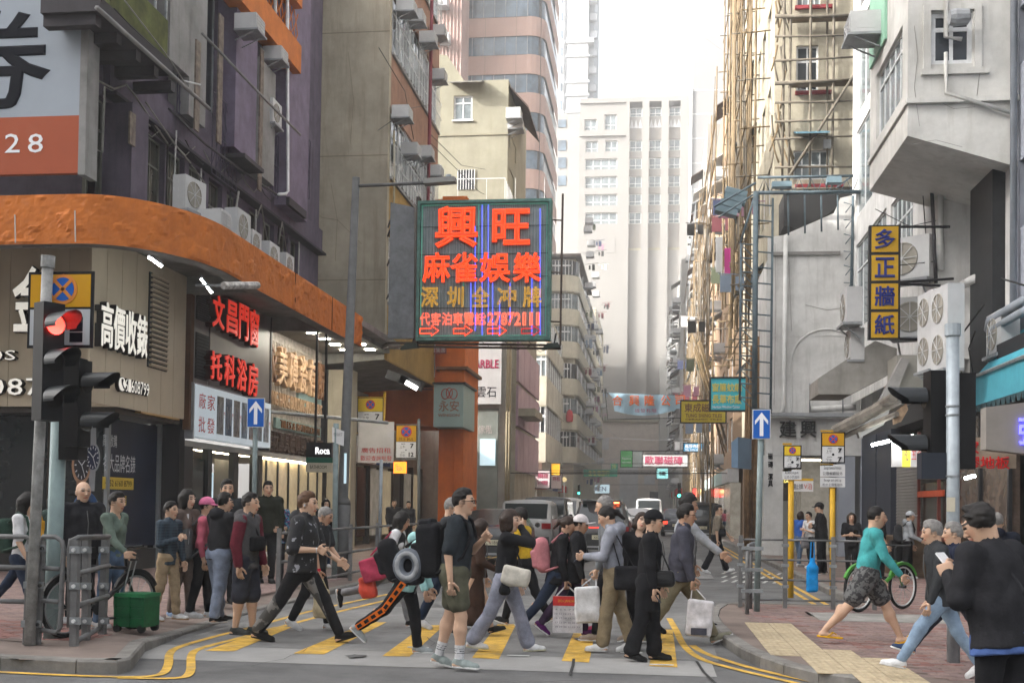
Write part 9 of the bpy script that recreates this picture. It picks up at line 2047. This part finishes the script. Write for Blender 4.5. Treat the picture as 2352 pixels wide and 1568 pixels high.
J=person('person in a pale cap and grey hooded top with rucksack by the steel shutter',2084,1328,-10,1176,zg=.12,g=(6,4,-6,6),lean=4,L=I_,R=('a',12,6,50,6),shirt=('hoodie',C('pale_hood',(.3,.32,.34))),pants=('trousers',BLK,dict(loose=1.2)),shoe=WB,hair=('crop','black',C('pale_cap',(.5,.52,.55)),.08),grp=FAR,q=1.3);backpack(J,'dark rucksack of the person in the pale cap',CHAR,.13,.2,.08)
J=person('moustached man in teal long sleeved top and patterned shorts striding in yellow flip flops',1990,1477,0,1166,zg=.12,g=(33,8,-31,12),lean=8,L=I_,R=('a',20,8,22,2),head=(0,4,0),b=.98,skin='a',shirt=('knit',C('teal',(.06,.32,.33)),dict(hem=-.03,loose=1.08,fold=.006)),pants=('shorts',MP('dark_print','camo',(.02,.02,.022),(.1,.1,.1),None,22),dict(len=.42,loose=1.25,fold=.008)),shoe=(C('flip_yellow',(.68,.38,.02),bump=0),'flip'),hair=('crop','black'),curl=(.5,1.1),foot=dict(L=14,R=-4),grp='people on the shutter side pavement')
S=SD(J['hc']-.2,J['hc']+.2,.008);S.cone(J['P'](.092,.022,-.05),J['P'](.092,-.022,-.05),.0075,.0075,0);hpart(J['body'],'moustache',S,HAIRM['black'])
b_=AY(1866,1285,17.25);t=thing('cloth_bag','bright blue cloth bag hanging from the corner railing','bag',(b_.x,17.25,.12),0,None,True);S=SD((-.2,-.2,.2),(.2,.2,1.0),.012);S.box((0,0,.46),(.085,.05,.2),.04);S.cone((0,0,.6),(0,0,.75),.06,.02,.03,V3(1,0,0),1.2);S.folds(.006,4,20);hpart(t,'bag_body',S,C('azure',(.01,.22,.55)));MB().tube([(-.03,0,.72),(-.02,0,1.0),(.02,0,1.0),(.03,0,.72)],.01,5).build('handle',C('azure'),t)
NR_='people at the near pavement corner'
J=person('grey haired person in dark jacket and pale jeans walking away behind the man in black',2165,1558,180,1205,zg=.12,g=(36,6,-24,10),lean=8,L=I_,R=I2,head=(0,10,0),shirt=('jacket',CHAR,dict(hem=-.06)),pants=('trousers',C('pale_denim',(.22,.3,.4),var=.3)),shoe=WB,hair=('short','grey'),grp=NR_,foot=dict(L=10))
person('person in dark trousers and navy trainers mostly hidden by the man in black',2205,1535,180,1215,zg=.12,g=(48,10,-30,10),lean=6,L=I_,R=I2,shirt=('jacket',NAVY),pants=('trousers',C('dark_trousers',(.03,.032,.045))),shoe=(C('navy_shoe',(.03,.05,.1)),SOLW,.014),hair=('short','grey'),grp=NR_)
J=person('grey haired man in a dark padded jacket seen from behind at the picture edge',2288,1480,70,1180,zg=.12,g=st,L=I_,R=I_,b=1.08,shirt=('coat',C('dark_navy',(.012,.015,.025))),pants=('trousers',BLK),shoe=KB,hair=('crop','grey'),grp=NR_)
pos=AY(2298,1300,6.7)
J=person('man in a black jacket seen from behind looking down at his phone',2290,0,128,1166,zg=.12,at_=(pos.x,6.7,.12),g=st,lean=8,L=('t',.15,.1,.73,(-.3,.4,-.8)),R=('t',.15,-.02,.71),head=(34,26,0),b=1.1,skin='a',shirt=('jacket',BLK2,dict(hem=-.06,loose=1.06,fold=.006)),pants=('trousers',BLK),shoe=KB,hair=('short','black'),grp=NR_,curl=(.9,.9),q=.8)
phone(J,'L','pale phone in the hand of the man in the black jacket',WHI,(-.6,0,.6))
H_=J['H'];t=held(J,'sling_strap','dark sling strap across the back of the man in the black jacket','strap');nb,sd,sf=J['nb'],J['sd'],J['sf']
MB().tube([nb+V3(0,.11,0)+sd*.015,nb-sf*.115-sd*.12+V3(0,.04,0),nb-sf*.14-sd*.3+V3(0,-.08,0),J['pel']+sd*.1-sf*.13+V3(0,-.17,0)],.018,6).build('strap',C('strap_black',(.03,.03,.034)),t,True)
S=SD(J['pel']-.4,J['pel']+.3,.012);S.cone(J['pel']-sd*.15,J['pel']+sd*.05,.088*H_*1.1,.08*H_*1.1,.02,V3(0,1,0),1.42);S.half(-sd,J['pel']-sd*.13);S.folds(.004,6,16);hpart(J['body'],'shirt_hem',S,C('blue_shirt',(.07,.12,.3)))
# ================================================================== city air
hz=MB().box(-204,120,-98,292,-1.0,152).build('haze',None,None);hz['kind']='stuff'
hm_=bpy.data.materials.new('haze');hm_.use_nodes=True;n_=hm_.node_tree;n_.nodes.clear()
pv_=n_.nodes.new('ShaderNodeVolumePrincipled');pv_.inputs['Color'].default_value=(.93,.94,.95,1);pv_.inputs['Density'].default_value=.00095;pv_.inputs['Anisotropy'].default_value=.2
on_=n_.nodes.new('ShaderNodeOutputMaterial');n_.links.new(pv_.outputs[0],on_.inputs['Volume']);hz.data.materials.append(hm_)
SC.cycles.volume_bounces=1;SC.cycles.volume_max_steps=64
